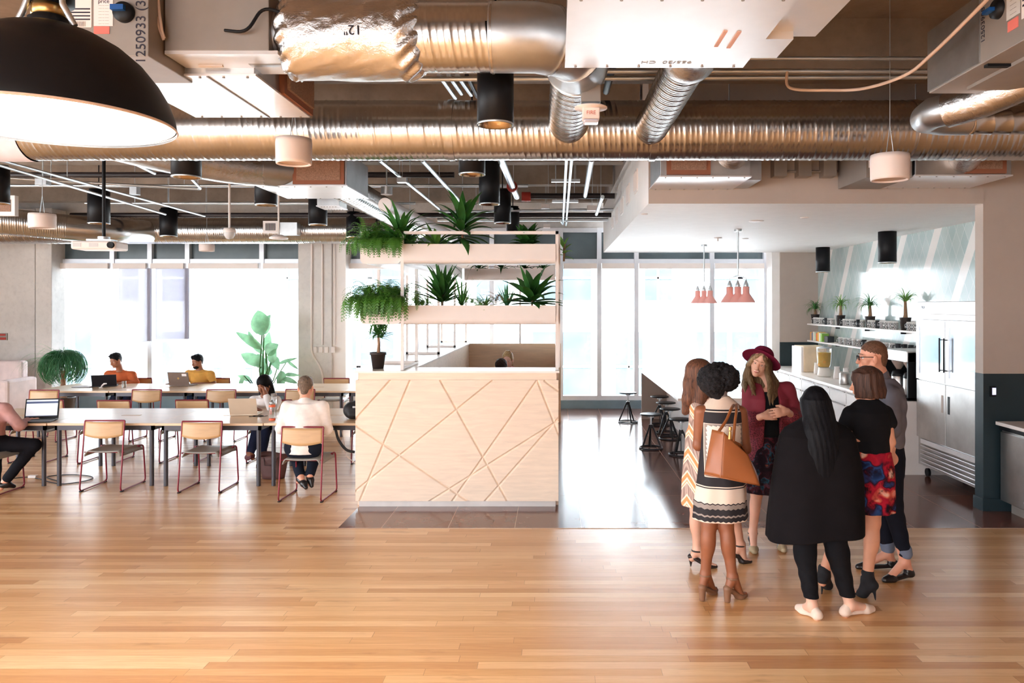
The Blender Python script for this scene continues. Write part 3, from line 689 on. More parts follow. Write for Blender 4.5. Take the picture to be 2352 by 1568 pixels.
pipe([WZ(1301, 366, 3.6), WZ(1293, 515, 3.6), (.1, 13.3, 3.56)], .017, M['silver'], 'left white conduit of the straight pair beside the planter top')
pipe([WZ(1313, 366, 3.6), WZ(1300, 518, 3.6), (.2, 13.3, 3.56)], .017, M['silver'], 'right white conduit of the straight pair beside the planter top')
pipe([WZ(1359, 366, 3.8), WZ(1344, 450, 3.8)], .035, M['silver'], 'zinc sprinkler drop pipe left of the soffit', nm='pipe', cat='pipe')
pipe([WZ(1384, 452, 3.62), WZ(1370, 492, 3.62)], .028, M['silver'], 'short zinc pipe left of the soffit near the windows', nm='pipe', cat='pipe')
pipe([WZ(1407, 155, 3.95), WZ(1392, 210, 3.95)], .03, M['black'], 'dark sprinkler pipe beside the white ceiling unit', nm='pipe', cat='pipe')
for k, (a, b) in enumerate((((1008, 172), (1046, 225)), ((1030, 172), (1060, 215)), ((1050, 172), (1082, 218)), ((1072, 172), (1096, 222)))):
    pipe(along(a, 3.98, b), .018, M['silver'] if k != 3 else M['blackp'], 'short conduit above the main duct, %s of four beside the black lamp' % ('first', 'second', 'third', 'dark fourth')[k], grp='conduits above the main duct')
# sagging cable
pts = [W(2290, -25, 3.9), W(2222, 45, 4.2), W(2143, 122, 4.6), W(2080, 172, 4.9), W(1985, 203, 5.3), W(1900, 207, 5.6), W(1815, 202, 5.8), W(1808, 165, 5.85)]
cc = MB(); 
def crom(P, n=8):
    out = []
    for i in range(len(P)-1):
        p0, p1, p2, p3 = P[max(i-1, 0)], P[i], P[i+1], P[min(i+2, len(P)-1)]
        for k in range(n):
            t = k/n; out.append(.5*((2*p1)+(p2-p0)*t+(2*p0-5*p1+4*p2-p3)*t*t+(3*p1-p0-3*p2+p3)*t**3))
    out.append(P[-1]); return out
tag(mk('cable', MB().tube(crom(pts), .011, 8), M['cable']), 'cream cable sagging below the ceiling at the upper right', 'cable')
# junction fittings and small fixtures
def jbox(px, py, Y, w, h, label, mt='sheet', d=.1):
    p = W(px, py, Y); o = mk('junction_box', MB().box(p.x-w/2, p.x+w/2, Y-d/2, Y+d/2, p.z-h/2, p.z+h/2), M[mt], bevel=.003); mk('hanger_rod', MB().cyl((p.x, Y, p.z+h/2), (p.x, Y, 4.51), .004, n=6), M['silver'], o); return tag(o, label, 'junction box')
jbox(99, 418, 9.4, .14, .08, 'square junction box on the diagonal conduit at left'); jbox(310, 437, 10.4, .1, .12, 'small junction box with black plug on the far left ceiling')
jbox(924, 414, 9.4, .12, .06, 'junction box on the diagonal conduit above the left planter'); jbox(1253, 474, 12.45, .14, .07, 'white junction box on the thin conduit behind the black lamps', 'metalw')
jbox(1256, 519, 13.5, .12, .07, 'white junction box low above the planter frame', 'metalw'); jbox(1360, 478, 12.4, .16, .08, 'white junction box near the soffit side', 'metalw')
for k, (px, py, Y) in enumerate(((1300, 415, 10.9), (1299, 462, 12.0))):
    p = W(px, py, Y); tt = thing('strip_light', ('nearer', 'farther')[k]+' slim hanging strip light above the reception desk', 'light', p, 'strip lights over the desk')
    mk('housing', MB().box(p.x-.16-.05, p.x+.2, Y-.04, Y+.04, p.z-.02, p.z+.02), M['silver'], tt)
    mk('hanger_rod', MB().cyl((p.x-.15, Y, p.z), (p.x-.15, Y, 4.5), .006, n=6).cyl((p.x+.14, Y, p.z), (p.x+.14, Y, 4.5), .006, n=6), M['silver'], tt)
# long white tube light behind the dracaena
t = thing('linear_light', 'white tubular linear lamp slanting behind the planter leaves', 'light', (-2.0, 9.6, 3.3))
a = W(884, 470, 9.2); b = W(1040, 545, 12.6)
mk('housing', MB().tube([a, b], .085, 20), M['metalw'], t); mk('hanger_wire', MB().cyl(a+(b-a)*.3, (a+(b-a)*.3)+Vector((0, 0, 1)), .004, n=6), M['silver'], t)
# downlight pot
t = thing('sensor', 'small clear sensor cup hanging on a thin rod above the planter', 'sensor', W(888, 440, 9))
p = W(888, 438, 9); mk('cup', MB().cyl((p.x, 9, p.z-.045), (p.x, 9, p.z+.045), .068, n=20), M['sheet'], t); mk('rod', MB().cyl((p.x, 9, p.z+.04), (p.x, 9, 4.5), .008, n=6), M['silver'], t)
t = thing('security_camera', 'white dome security camera on a long thin rod above the left tables', 'camera', W(527, 540, 10.5))
p = W(527, 534, 10.5); mk('mount', MB().lathe([(.0, .06), (.07, .06), (.085, .03), (.085, 0)], p), M['metalw'], t); mk('dome', MB().lathe([(.075, 0), (.07, -.04), (.045, -.08), (0, -.095)], p), M['grey'], t); mk('rod', MB().cyl(p+Vector((0, 0, .05)), (p.x, p.y, 4.5), .016, n=8), M['metalw'], t)
t = thing('sensor', 'flat white disc sensor on a rod right of the dome camera', 'sensor', W(640, 545, 11))
p = W(640, 545, 11); mk('disc', MB().lathe([(0, .04), (.06, .035), (.13, 0), (.13, -.02), (0, -.03)], p), M['metalw'], t); mk('rod', MB().cyl(p+Vector((0, 0, .03)), (p.x, p.y, 4.52), .014, n=8), M['metalw'], t)
t = thing('air_vent_box', 'small white vent grille with grey box on the far duct', 'vent', W(640, 520, 13.3))
a = W(607, 535, 13.3); b = W(640, 508, 13.3); c = W(682, 510, 13.3); v_ = mk('grille', MB().box(a.x, b.x, 13.24, 13.3, a.z, b.z), M['metalw'], t)
mb = MB()
for k in range(9): mb.box(a.x+.045+k*.02, a.x+.055+k*.02, 13.235, 13.245, a.z+.04, b.z-.04)
mk('slot', mb, M['ink'], v_); mk('box', MB().box(b.x+.02, c.x, 13.3, 13.5, a.z-.03, b.z-.02), M['sheet'], t)
# fire alarm
p = W(1357, 240, 4.95); t = thing('fire_alarm', 'hanging fire alarm strobe with round white plate reading FIRE', 'alarm', p)
mk('back_box', MB().box(p.x-.062, p.x+.062, 4.89, 5.01, p.z+.005, p.z+.115), M['boxg'], t, bevel=.004); mk('plate', MB().lathe([(0, .01), (.09, .008), (.107, 0), (.107, -.006), (0, -.012)], p-Vector((0, 0, .02))), M['pinkw'], t)
mk('strobe_body', MB().box(p.x-.055, p.x+.055, 4.9, 5.0, p.z-.1, p.z-.03), M['pinkw'], t, bevel=.006); mk('lens', MB().box(p.x-.05, p.x+.05, 4.905, 4.995, p.z-.125, p.z-.1), mat('clear strobe lens', (200,200,215), .1), t, bevel=.015)
text_mesh('FIRE', .034, Matrix.Translation((p.x, 4.898, p.z-.065)) @ Matrix.Rotation(PI/2, 4, 'X'), 'lettering', mat('fire red print', (200,110,90), .6), t)
mk('rod', MB().cyl((p.x-.02, 4.95, p.z+.1), (p.x-.02, 4.95, 4.5), .004, n=6).cyl((p.x+.02, 4.95, p.z+.1), (p.x+.02, 4.95, 4.5), .004, n=6), M['silver'], t)
# ================================================================ lamps
glow = emis('warm lamp glow', (255,214,160), 1.2)
def can_lamp(px, yt, yb, w, label, z_top=None, parts=True, Y=None, grp='black cylinder pendant lamps'):
    Y = Y or 2012/(HY-yb); r = w*Y/F/2; p = W(px, yb, Y); zt = CZ+(HY-yt)*Y/F if yt is not None else p.z+r*3.3
    t = thing('cylinder_pendant', label, 'lamp', p, grp)
    mk('housing', MB().lathe([(r*.93, 0), (r, 0), (r, zt-p.z), (r*.86, zt-p.z), (r*.86, zt-p.z+.03), (0, zt-p.z+.03)], p, n=36), M['black'], t)
    mk('reflector', MB().lathe([(r*.97, .001), (r*.93, .0), (r*.8, .07), (r*.5, .12), (0, .125)], p, n=36), M['gold'], t)
    mk('bulb', MB().sph(p+Vector((0, 0, .08)), r*.3, 12, 8, sc=(1, 1, .6)), glow, t)
    mk('stem', MB().cyl((p.x, p.y, zt+.02), (p.x, p.y, z_top or 4.5), .008, n=8), M['black'], t)
    mk('rim', MB().lathe([(r*1.0, 0), (r*1.015, .004), (r*1.0, .012)], p, n=36), M['silver'], t)
    return t
LB = 'black cylinder pendant lamp '
can_lamp(1138, 150, 288, 84, LB+'hanging in front of the main duct, the largest one', Y=5.03)
can_lamp(1084, None, 402, 61, LB+'just behind the main duct above the planter', Y=6.98)
can_lamp(1124, 378, 470, 48, LB+'with the tall body right of the dracaena leaves'); can_lamp(1154, 440, 513, 39, LB+'third in the row receding behind the planter')
can_lamp(1178, 478, 536, 30, LB+'smallest and farthest in the row behind the planter', Y=12.6)
can_lamp(428, None, 408, 65, LB+'half hidden behind the main duct above the left tables', Y=7.0); can_lamp(227, 440, 514, 46, LB+'hanging over the projector'); can_lamp(387, 482, 543, 38, LB+'right of the projector')
can_lamp(611, None, 472, 50, LB+'left of the white bottomed air unit over the tables'); can_lamp(730, None, 517, 42, LB+'under the spiral branch duct'); can_lamp(812, None, 545, 33, LB+'partly hidden behind the fern')
can_lamp(-2, 385, 468, 42, LB+'cut off by the left edge of the photo')
can_lamp(1890, 568, 625, 31, LB+'small one at the far end over the kitchen counter', z_top=3.13, Y=(1.03*F/(HY-568))); can_lamp(2038, 532, 604, 40, LB+'nearest over the kitchen counter', z_top=3.13, Y=1.03*F/(HY-532))
def speaker(px, yt, yb, w, Y, label):
    p = W(px, yb, Y); r = w*Y/F/2; zt = CZ+(HY-yt)*Y/F; h = zt-p.z
    t = thing('pendant_speaker', label, 'speaker', p, 'white pendant speakers')
    mk('housing', MB().lathe([(r*.84, .012), (r*.88, 0), (r*.96, 0), (r*.985, .02), (r, h*.8), (r*.97, h-.005), (0, h)], p, n=40), M['pinkw'], t)
    mk('grille', MB().lathe([(0, .02), (r*.84, .014)], p, n=40), mat('speaker mesh', (214,190,176), .7), t)
    mk('cable', MB().cyl((p.x-.03, Y, zt-.01), (p.x, Y, zt+.22), .003, n=6).cyl((p.x+.03, Y, zt-.01), (p.x, Y, zt+.22), .003, n=6).cyl((p.x, Y, zt+.22), (p.x, Y, 4.5), .003, n=6), M['silver'], t)
speaker(675, 317, 377, 81, 5.85, 'white round pendant speaker in front of the main duct on the left'); speaker(2044, 354, 414, 86, 5.85, 'white round pendant speaker in front of the soffit at right')
speaker(97, 490, 524, 56, 9.2, 'white pendant speaker at the far left below the grey vent'); speaker(475, 560, 577, 34, 13.2, 'small white pendant speaker in front of the left windows')
# dome pendant
t = thing('dome_pendant', 'huge black dome pendant lamp with glowing white inside at the top left corner', 'lamp', (-1.99, 3, 2.81))
pr = [(.45, 0), (.452, .012), (.445, .05), (.425, .11), (.385, .18), (.33, .25), (.26, .31), (.18, .355), (.1, .385), (.06, .39)]
mk('shade', MB().lathe(pr, (-1.99, 3, 2.81), n=96), M['black'], t)
dw = NT('white enamel shade inside'); vv, *_ = dw.obj(); M['domein'] = dw.fin(dw.ramp(dw.noise(vv, 3), [(.3, (.9, .9, .9)), (.7, (.94, .94, .94))]), .5)
mk('shade_inside', MB().lathe([(r-.008, h+.002) for r, h in pr[1:]]+[(0, .385)], (-1.99, 3, 2.81), n=96), M['domein'], t)
mk('rim', MB().lathe([(.45, 0), (.456, .004), (.45, .014)], (-1.99, 3, 2.81), n=96), M['cable'], t)
mk('diffuser', MB().lathe([(0, .12), (.1, .115), (.16, .09), (.16, .085), (0, .085)], (-1.99, 3, 2.81), n=32), emis('lamp bulb white', (255,246,235), 150), t)
mk('neck', MB().lathe([(.07, .38), (.075, .41), (.06, .42), (.06, .47), (.085, .475), (.085, .62), (.05, .63), (.05, .9)], (-1.99, 3, 2.81), n=32), M['black'], t)
mk('brass_collar', MB().lathe([(.055, .42), (.064, .425), (.064, .465), (.055, .47)], (-1.99, 3, 2.81), n=32), mat('brass', (200,160,100), .3, 1), t)
mk('bracket', MB().tube([(-2.1, 2.96, 3.18), (-2.06, 2.95, 3.24), (-2.04, 2.95, 3.29)], .012, 8), M['silver'], t); mk('bracket', MB().tube([(-1.86, 2.95, 3.18), (-1.9, 2.94, 3.26), (-1.91, 2.95, 3.3)], .012, 8), M['silver'], t)
mk('stem', MB().cyl((-1.99, 3, 3.6), (-1.99, 3, 4.5), .015, n=8), M['black'], t)
for k, (X, Y) in enumerate(((1.6, -.6), (-1.99, -.6), (-1.99, -3.6), (-5, -2), (-5, 1))): dup(t, (X, Y, 2.81), label='added unseen dome lamp brightening the floor from behind the viewer, the %s one' % ('right', 'middle', 'rearmost', 'rear left', 'left')[k])  # lamp copies out of view, added to brighten the near floor
# pink pendants
M['pink'] = mat('salmon pink enamel', (246,176,166), .4, var=.03)
for k, (px, yt, yr, Y, offs, w) in enumerate(((1695, 527, 634, 10.4, ((-14, 3), (0, 0), (15, 1)), 42), (1617, 563, 648, 13.06, ((-11, 3), (0, 1), (10, 0)), 26))):
    p = W(px, yr, Y); s = 1
    t = thing('pendant_cluster', ('nearer', 'farther')[k]+' cluster of three pink pendant lamps over the kitchen island', 'lamp', p, 'pink pendant clusters')
    mk('rod', MB().cyl((p.x, Y, p.z+.0), (p.x, Y, 3.13), .011, n=8).cyl((p.x, Y, 3.10), (p.x, Y, 3.13), .05, n=16), M['silver'], t)
    for j, (dx, dy, dd) in enumerate(((-.09, .10, 0), (0, -.0, 0), (.08, -.12, 0))):
        c = Vector((p.x+dx, Y+dy, p.z-.36))
        sh = mk('lamp_shade', MB().lathe([(.125, 0), (.12, .012), (.05, .115), (.045, .125), (.045, .21), (.04, .215), (0, .215)], c, n=28), M['pink'], t)
        mk('lamp_holder', MB().lathe([(.03, .21), (.034, .225), (.03, .25), (.016, .28), (.012, .3), (0, .3)], c, n=16), M['silver'], t)
        mk('hook', MB().tube([c+Vector((0, 0, .3)), c+Vector((0, 0, .33)), (p.x, Y, p.z+.01)], .006, 6), M['silver'], t)
# projector
p = W(230, 565, 8.2); t = thing('projector', 'white projector hanging from the ceiling above the left tables', 'projector', p)
Rm = Matrix.Translation(p) @ Matrix.Rotation(.12, 4, 'Z')
mk('body', MB().box(-.225, .225, -.16, .16, -.045, .045, Rm), M['metalw'], t, bevel=.02)
mk('lens', MB().lathe([(0, .03), (.02, .025), (.03, .03), (.034, .03), (.034, 0)], Rm @ Vector((.18, -.155, 0)), (.12, -1, 0)), M['black'], t)
mk('panel_line', MB().box(-.2, -.12, -.163, -.16, -.02, .02, Rm).box(-.04, .05, -.163, -.16, -.02, .02, Rm), M['grey'], t)
mk('bracket', MB().box(-.11, .14, -.07, .09, .045, .07, Rm).cyl((p.x+.04, 8.2, p.z+.07), (p.x+.04, 8.2, p.z+.1), .06, n=16), M['silver'], t); mk('stem', MB().cyl((p.x+.04, 8.2, p.z+.08), (p.x+.04, 8.2, 4.5), .018, n=10), M['black'], t)
# soffit ceiling fittings
for k, (px, py, r) in enumerate(((1737, 508, .09), (1848, 500, .05), (1712, 548, .05), (1480, 492, .04))):
    q = WZ(px, py, 3.125); tag(mk('ceiling_fitting', MB().lathe([(0, -.006), (r*.8, -.006), (r, 0), (r, .008)], q, n=28), M['metalw']), 'small flat round fitting in the soffit underside, %s' % ('the largest one', 'above the near black lamp', 'between the pink lamps', 'towards the left soffit edge')[k], 'fitting')
q = WZ(1649, 546, 3.125); tag(mk('sprinkler_head', MB().lathe([(0, -.05), (.012, -.05), (.012, -.01), (.06, -.006), (.06, .008)], q, n=20), M['metalw']), 'white sprinkler head with round plate under the soffit', 'sprinkler')
# ================================================================ reception desk
def ply(name, rgb, rough=.45, dirx=True):
    t = NT(name); v, x, y, z = t.obj(); c = s2l(rgb)
    vv = t.comb(t.m('MULTIPLY', x, 3 if dirx else 30), t.m('MULTIPLY', y, 8), t.m('MULTIPLY', z, 30 if dirx else 3))
    n = t.noise(vv, 1, 5, .6, .8); return t.fin(t.ramp(n, [(.3, tuple(q*.9 for q in c)), (.7, tuple(min(1, q*1.06) for q in c))]), rough)
M['birch'] = ply('pale birch plywood', (240,220,200)); M['birchd'] = ply('booth birch lining', (232,204,172)); M['top'] = mat('pale counter top', (246,238,232), .28, var=.02)
M['kick'] = mat('brushed kick plate', (205,200,198), .4, .3)
DX0, DX1, DY = -2.07, .035, 7.9
desk = thing('reception_desk', 'pale plywood reception booth desk with criss-cross grooved front', 'desk', ((DX0+DX1)/2, DY, 0))
# grooved front as a height field
gl = [((140,530),(435,200)),((170,1240),(605,200)),((140,1145),(1310,205)),((865,200),(1445,1245)),((150,595),(1115,1245)),((960,1245),(1690,205)),((760,1245),(1885,540)),((1240,1245),(1890,510)),((1698,205),(1890,690)),((1760,205),(1890,300))]
segs = []
for (a, b) in gl:
    P = []
    for (zx, zy) in (a, b):
        px, py = 780+zx*.26786, 820+zy*.26786; q = W(px, py, DY); P.append((q.x, q.z))
    segs.append(P)
nx, nz = 420, 236; z0, z1 = .066, 1.322
XX, ZZ = np.meshgrid(np.linspace(DX0, DX1, nx+1), np.linspace(z0, z1, nz+1)); D = np.full(XX.shape, 9.)
for (a, b) in segs:
    a = np.array(a); b = np.array(b); ab = b-a; t_ = np.clip(((XX-a[0])*ab[0]+(ZZ-a[1])*ab[1])/(ab@ab), 0, 1)
    D = np.minimum(D, np.hypot(XX-a[0]-t_*ab[0], ZZ-a[1]-t_*ab[1]))
dep = np.clip(1-D/.0145, 0, 1)*.016
mb = MB(); vs = np.stack([XX, DY+dep, ZZ], -1).reshape(-1, 3).tolist(); w_ = nx+1
mb.add(vs, [(j*w_+i, j*w_+i+1, (j+1)*w_+i+1, (j+1)*w_+i) for j in range(nz) for i in range(nx)])
mb.box(DX0, DX1, DY+.02, DY+.06, z0, z1)
mb.add([(DX0, DY, z0), (DX0, DY+.03, z0), (DX0, DY+.03, z1), (DX0, DY, z1)], [(0, 3, 2, 1)]); mb.add([(DX1, DY, z0), (DX1, DY+.03, z0), (DX1, DY+.03, z1), (DX1, DY, z1)], [(0, 1, 2, 3)]); mb.add([(DX0, DY, z1), (DX1, DY, z1), (DX1, DY+.03, z1), (DX0, DY+.03, z1)], [(0, 1, 2, 3)])
mk('front_panel', mb, M['birch'], desk)
mk('kick_plate', MB().box(DX0+.03, DX1-.03, DY+.03, DY+.06, .004, .066), M['kick'], desk)
mk('upper_rail', MB().box(DX0+.03, DX1-.02, DY+.022, DY+.08, 1.322, 1.40), M['birch'], desk)
BKY = 13.6
mk('counter_top', MB().box(DX0-.01, DX1+.01, DY-.012, DY+.45, 1.395, 1.415).box(DX0-.01, -1.52, DY+.45, BKY, 1.395, 1.415), M['top'], desk)
mk('side_wall', MB().box(DX0, -1.54, DY+.09, BKY, .004, 1.395), M['birch'], desk); mk('inner_front', MB().box(-1.54, DX1, DY+.09, DY+.43, .004, 1.395), M['birch'], desk)
mk('back_wall', MB().box(-1.56, .1, BKY, BKY+.12, .004, 1.41), M['birchd'], desk); mk('right_cap', MB().box(.0, .035, 12.9, BKY, .004, 1.415), M['birch'], desk)
# planter frame
fr = thing('steel_rack', 'white steel frame carrying two tiers of planters above the reception desk', 'rack', (-1, 8.1, 1.415))
tb = MB()
def sq(mb, a, b, s=.032):
    a = Vector(a); b = Vector(b); lo = [min(a[i], b[i])-s/2 for i in range(3)]; hi = [max(a[i], b[i])+s/2 for i in range(3)]; mb.box(lo[0], hi[0], lo[1], hi[1], lo[2], hi[2])
FY0 = 8.03
mb = MB(); sq(mb, (-1.61, FY0, 1.43), (-1.61, FY0, 2.86)); sq(mb, (.02, FY0, 1.43), (.02, FY0, 2.86)); sq(mb, (-1.61, FY0, 2.86), (.02, FY0, 2.86)); mk('front_frame', mb, M['metalw'], fr)
mb = MB(); sq(mb, (-1.61, FY0, 1.43), (-1.61, 8.9, 1.43), .025); sq(mb, (.04, FY0+.32, 1.43), (.04, FY0+.32, 2.86)); mk('side_rail', mb, M['metalw'], fr)
for Y in (8.9, 10.6, 12.3, 13.85):
    mb = MB(); sq(mb, (-2.06, Y, 1.43), (-2.06, Y, 2.5)); sq(mb, (-1.62, Y, 1.43), (-1.62, Y, 2.5)); sq(mb, (-2.06, Y, 1.43), (-1.62, Y, 1.43)); mk('side_frame', mb, M['metalw'], fr)
for X in (-.62, .02): mb = MB(); sq(mb, (X, 13.5, 1.43), (X, 13.5, 2.5)); mk('back_post', mb, M['metalw'], fr)
M['soil'] = mat('dark soil', (58,44,34), .95, var=.3, vs=60)
def planter(name, x0, x1, y0, y1, z0, z1, ax, label, grp='white planter troughs'):
    """rounded bottom trough; ax = long axis"""
    t = thing(name, label, 'planter', ((x0+x1)/2, (y0+y1)/2, z0), grp); r = .05
    def prof(a0, a1):
        pts = [(a0, z1), (a0, z0+r)]+[(a0+r-r*math.cos(q), z0+r-r*math.sin(q)) for q in (.4, .8, 1.2, PI/2)]+[(a1-r+r*math.sin(q), z0+r-r*math.cos(q)) for q in (0, .4, .8, 1.2)]+[(a1, z0+r), (a1, z1)]
        return pts+[(a1-.012, z1), (a1-.012, z1-.04), (a0+.012, z1-.04), (a0+.012, z1)]
    if ax == 'x': mb = MB().prism([(x0, p, q) for p, q in prof(y0, y1)], (x1-x0, 0, 0))
    else: mb = MB().prism([(p, y0, q) for p, q in prof(x0, x1)], (0, y1-y0, 0))
    mk('trough', mb, M['metalw'], t)
    mk('soil', MB().box(x0+.013, x1-.013, y0+.013, y1-.013, z1-.04, z1-.02), M['soil'], t)
PU = (2.535, 2.74); PL = (1.895, 2.095)
planter('planter_trough', -1.594, .004, 8.0, 8.38, *PU, 'x', 'upper front planter trough on the white frame')
planter('planter_trough', -1.594, .004, 8.0, 8.38, *PL, 'x', 'lower front planter trough on the white frame')
planter('planter_trough', -2.06, -1.63, 8.05, 13.4, *PU, 'y', 'upper left planter trough running back from the front')
planter('planter_trough', -2.06, -1.63, 8.05, 8.85, *PL, 'y', 'lower left planter trough holding the hanging fern')
planter('planter_trough', -1.6, .004, 13.4, 13.8, *PU, 'x', 'far upper planter trough at the back of the booth')
# desk items handled with plants
# ================================================================ tables
M['maple'] = ply('pale maple table top', (236,206,172), .3); M['maplee'] = ply('maple edge', (222,184,142), .4); M['steel'] = mat('charcoal table leg', (74,72,78), .4, .4)
def table(x0, x1, y0, y1, label):
    t = thing('table', label, 'table', ((x0+x1)/2, (y0+y1)/2, 0), 'long work tables')
    mk('tabletop', MB().box(x0+.003, x1-.003, y0, y1, .712, .74), M['maple'], t, bevel=.003)
    mk('cable_flap', MB().box((x0+x1)/2-.11, (x0+x1)/2+.11, (y0+y1)/2-.03, (y0+y1)/2+.03, .74, .743), M['maplee'], t)
    mk('apron', MB().box(x0+.05, x1-.05, y0+.06, y0+.09, .65, .712).box(x0+.05, x1-.05, y1-.09, y1-.06, .65, .712).box(x0+.05, x0+.08, y0+.06, y1-.06, .65, .712).box(x1-.08, x1-.05, y0+.06, y1-.06, .65, .712), M['steel'], t)
    for X in (x0+.085, x1-.085):
        for Y in (y0+.09, y1-.09): mk('leg', MB().cyl((X, Y, .002), (X, Y, .712), .024, n=16), M['steel'], t)
XF = [-8.335, -7.09, -5.845, -4.6, -3.355, -2.11]
for i, s in enumerate(('partly out of the photo at left', 'left of the grooved reception desk, second table', 'in the middle with the empty chairs', 'with the silver laptop', )):
    pass
fl = ['front row table at the left edge with the open laptop', 'front row table behind the left empty chair', 'front row table behind the right empty chair with the silver laptop', 'front row table nearest the reception desk with the black backpack']
for i in range(4): table(XF[i+1], XF[i+2], 8.75+(.012 if i % 2 else 0), 10.03, 'maple top '+fl[i])
sl_ = ['second row table farthest left under the ball palm', 'second row table with the black laptop of the man in orange', 'second row table with the laptop of the man in yellow', 'second row table behind the woman in white', 'second row table next to the reception booth']
for i in range(5):
    if i < 5: table(-8.3+1.245*i, -7.055+1.245*i, 12.03+(.012 if i % 2 else 0), 13.2, 'maple top '+sl_[i])
# ================================================================ chairs
M['ctube'] = mat('burgundy lacquered tube', (128,28,44), .3, .2, var=.06); M['cback'] = ply('oak veneer chair back', (204,164,118), .4); M['cseat'] = mat('grey laminate chair seat', (150,146,140), .45, var=.05)
def make_chair():
    t = thing('chair', 'chair', 'chair', (0, 0, 0)); hw = .225
    for s in (-1, 1):
        pts = [(s*hw, .01, .785), (s*(hw), -.03, .46), (s*(hw+.004), -.085, .012), (s*(hw+.004), .44, .012), (s*(hw-.0), .40, .45), (s*(hw-.01), .30, .452)]
        mk('side_frame', MB().tube(fillet(pts, .05), .009, 8), M['ctube'], t)
        mk('foot', MB().bx((s*(hw+.004), -.05, .007), (.022, .05, .013)), M['black'], t); mk('foot', MB().bx((s*(hw+.004), .40, .007), (.022, .05, .013)), M['black'], t)
    mk('top_rail', MB().tube(fillet([(-hw, .01, .77), (-hw, .012, .79), (hw, .012, .79), (hw, .01, .77)], .02), .0095, 8), M['ctube'], t)
    def bk(i, j):
        x = -hw+.004+(2*hw-.008)*i; b = .035*math.cos((i-.5)*PI); drop = .03*(1-(2*i-1)**2)*(1-j)
        return (x, .012-b*1.0-.02*(1-j), .625-drop+.155*j)
    mk('backrest', MB().grid(bk, 16, 6), M['cback'], t, solid=.011)
    def st(i, j):
        x = -1+2*i; y = -.04+.46*j; z = .455-.012*math.cos(x*PI/2)-.02*max(0, j-.85)*6*.5
        if abs(x) > .88: z -= (abs(x)-.88)*.5
        return (x*.215*(1 if j > .15 else .94+.06*j/.15), y, z)
    mk('seat', MB().grid(st, 22, 10), M['cseat'], t, solid=.013)
    mk('seat_bracket', MB().tube([(-hw, .0, .435), (hw, .0, .435)], .008, 8).tube([(-hw, .33, .44), (hw, .33, .44)], .008, 8), M['ctube'], t)
    return t
ch0 = make_chair(); first = [True]
def chair(x, y, rz, label, grp='plywood chairs at the tables'):
    if first[0]: first[0] = False; ch0.location = (x, y, 0); ch0.rotation_euler = (0, 0, rz); ch0['label'] = label; ch0['group'] = grp; return ch0
    return dup(ch0, (x, y, 0), rz, label, grp)
def fl_(px, py): q = WZ(px, py, 0); return q
chair(-5.10, 8.62, 0, 'empty chair with burgundy frame, left one of the two empty front chairs')
chair(-3.97, 8.56, 0, 'empty chair with burgundy frame, right one of the two empty front chairs')
chair(-2.71, 8.17, -.04, 'chair under the man in the white shirt')
chair(-6.35, 8.35, .0, 'chair under the person cropped at the left edge')
for x, y, lab in ((-6.05, 10.45, 'chair on the far side of the front row, behind the open laptop screen'), (-5.0, 10.5, 'chair on the far side of the front row, behind the left empty chair'), (-3.85, 10.5, 'chair under the woman in the white blouse'), (-2.45, 10.45, 'chair on the far side of the front row behind the backpack'), (-7.0, 10.5, 'chair on the far side of the front row nearest the left edge')): chair(x, y, PI, lab)
for x, y, lab in ((-6.3, 11.75, 'chair with its back to us at the second row, between the two men'), (-5.15, 11.75, 'chair with its back to us at the second row, left of the woman in white'), (-3.95, 11.8, 'chair with its back to us behind the man in white'), (-7.85, 11.7, 'chair with its back to us seen behind the screen of the open laptop')): chair(x, y, 0, lab)
for x, y, lab in ((-7.45, 13.65, 'chair under the man in the orange sweater'), (-6.05, 13.65, 'chair under the man in the yellow shirt'), (-3.9, 13.6, 'empty chair at the far side beside the concrete pier')): chair(x, y, PI, lab)
# ================================================================ laptops and table things
M['dscreen'] = mat('dark laptop shell', (38,38,44), .4, .2); M['lsilver'] = mat('silver laptop shell', (222,204,182), .4, .3, var=.03); M['lbrown'] = mat('grey brown laptop shell', (120,100,88), .45, .2)
def screen_mat():
    t = NT('laptop screen content'); v, x, y, z = t.obj()
    tc = t.n('ShaderNodeTexCoord'); sp = t.n('ShaderNodeSeparateXYZ', {0: tc.outputs['Generated']})
    v_ = sp.outputs[2]; u_ = sp.outputs[0]
    c = t.ramp(v_, [(0, s2l((60,70,90))), (.05, s2l((226,232,240))), (.78, s2l((60,76,110))), (.9, s2l((200,210,224)))], 'CONSTANT')
    return t.fin(c, .4, Emission_Color=c, Emission_Strength=.35)
M['screen'] = screen_mat()
def laptop(px, py, Y, w, h, rz, shell, label, tilt=-.32, z=.74, screen=False):
    """rz: 0 = screen faces the camera"""
    p = W(px, py, Y); p.z = z; t = thing('laptop', label, 'laptop', p)
    R = Matrix.Translation(p) @ Matrix.Rotation(rz, 4, 'Z')
    mk('base', MB().box(-w/2, w/2, -.24, 0, .004, .02, R), shell, t, bevel=.003); mk('keyboard', MB().box(-w/2+.03, w/2-.03, -.14, -.02, .02, .022, R), M['black'], t)
    S = R @ Matrix.Translation((0, 0, .018)) @ Matrix.Rotation(tilt, 4, 'X')
    l = mk('lid', MB().box(-w/2, w/2, -.004, .006, 0, h, S), shell, t, bevel=.002)
    mk('bezel', MB().box(-w/2+.005, w/2-.005, -.006, -.004, .006, h-.005, S), M['black'], l)
    if screen: mk('display', MB().box(-w/2+.015, w/2-.015, -.008, -.006, .025, h-.015, S), M['screen'], l)
    return t, S
laptop(95, 962, 9.0, .36, .235, .22, M['dscreen'], 'open dark laptop with lit screen at the left edge of the front row', screen=True, tilt=-.2)
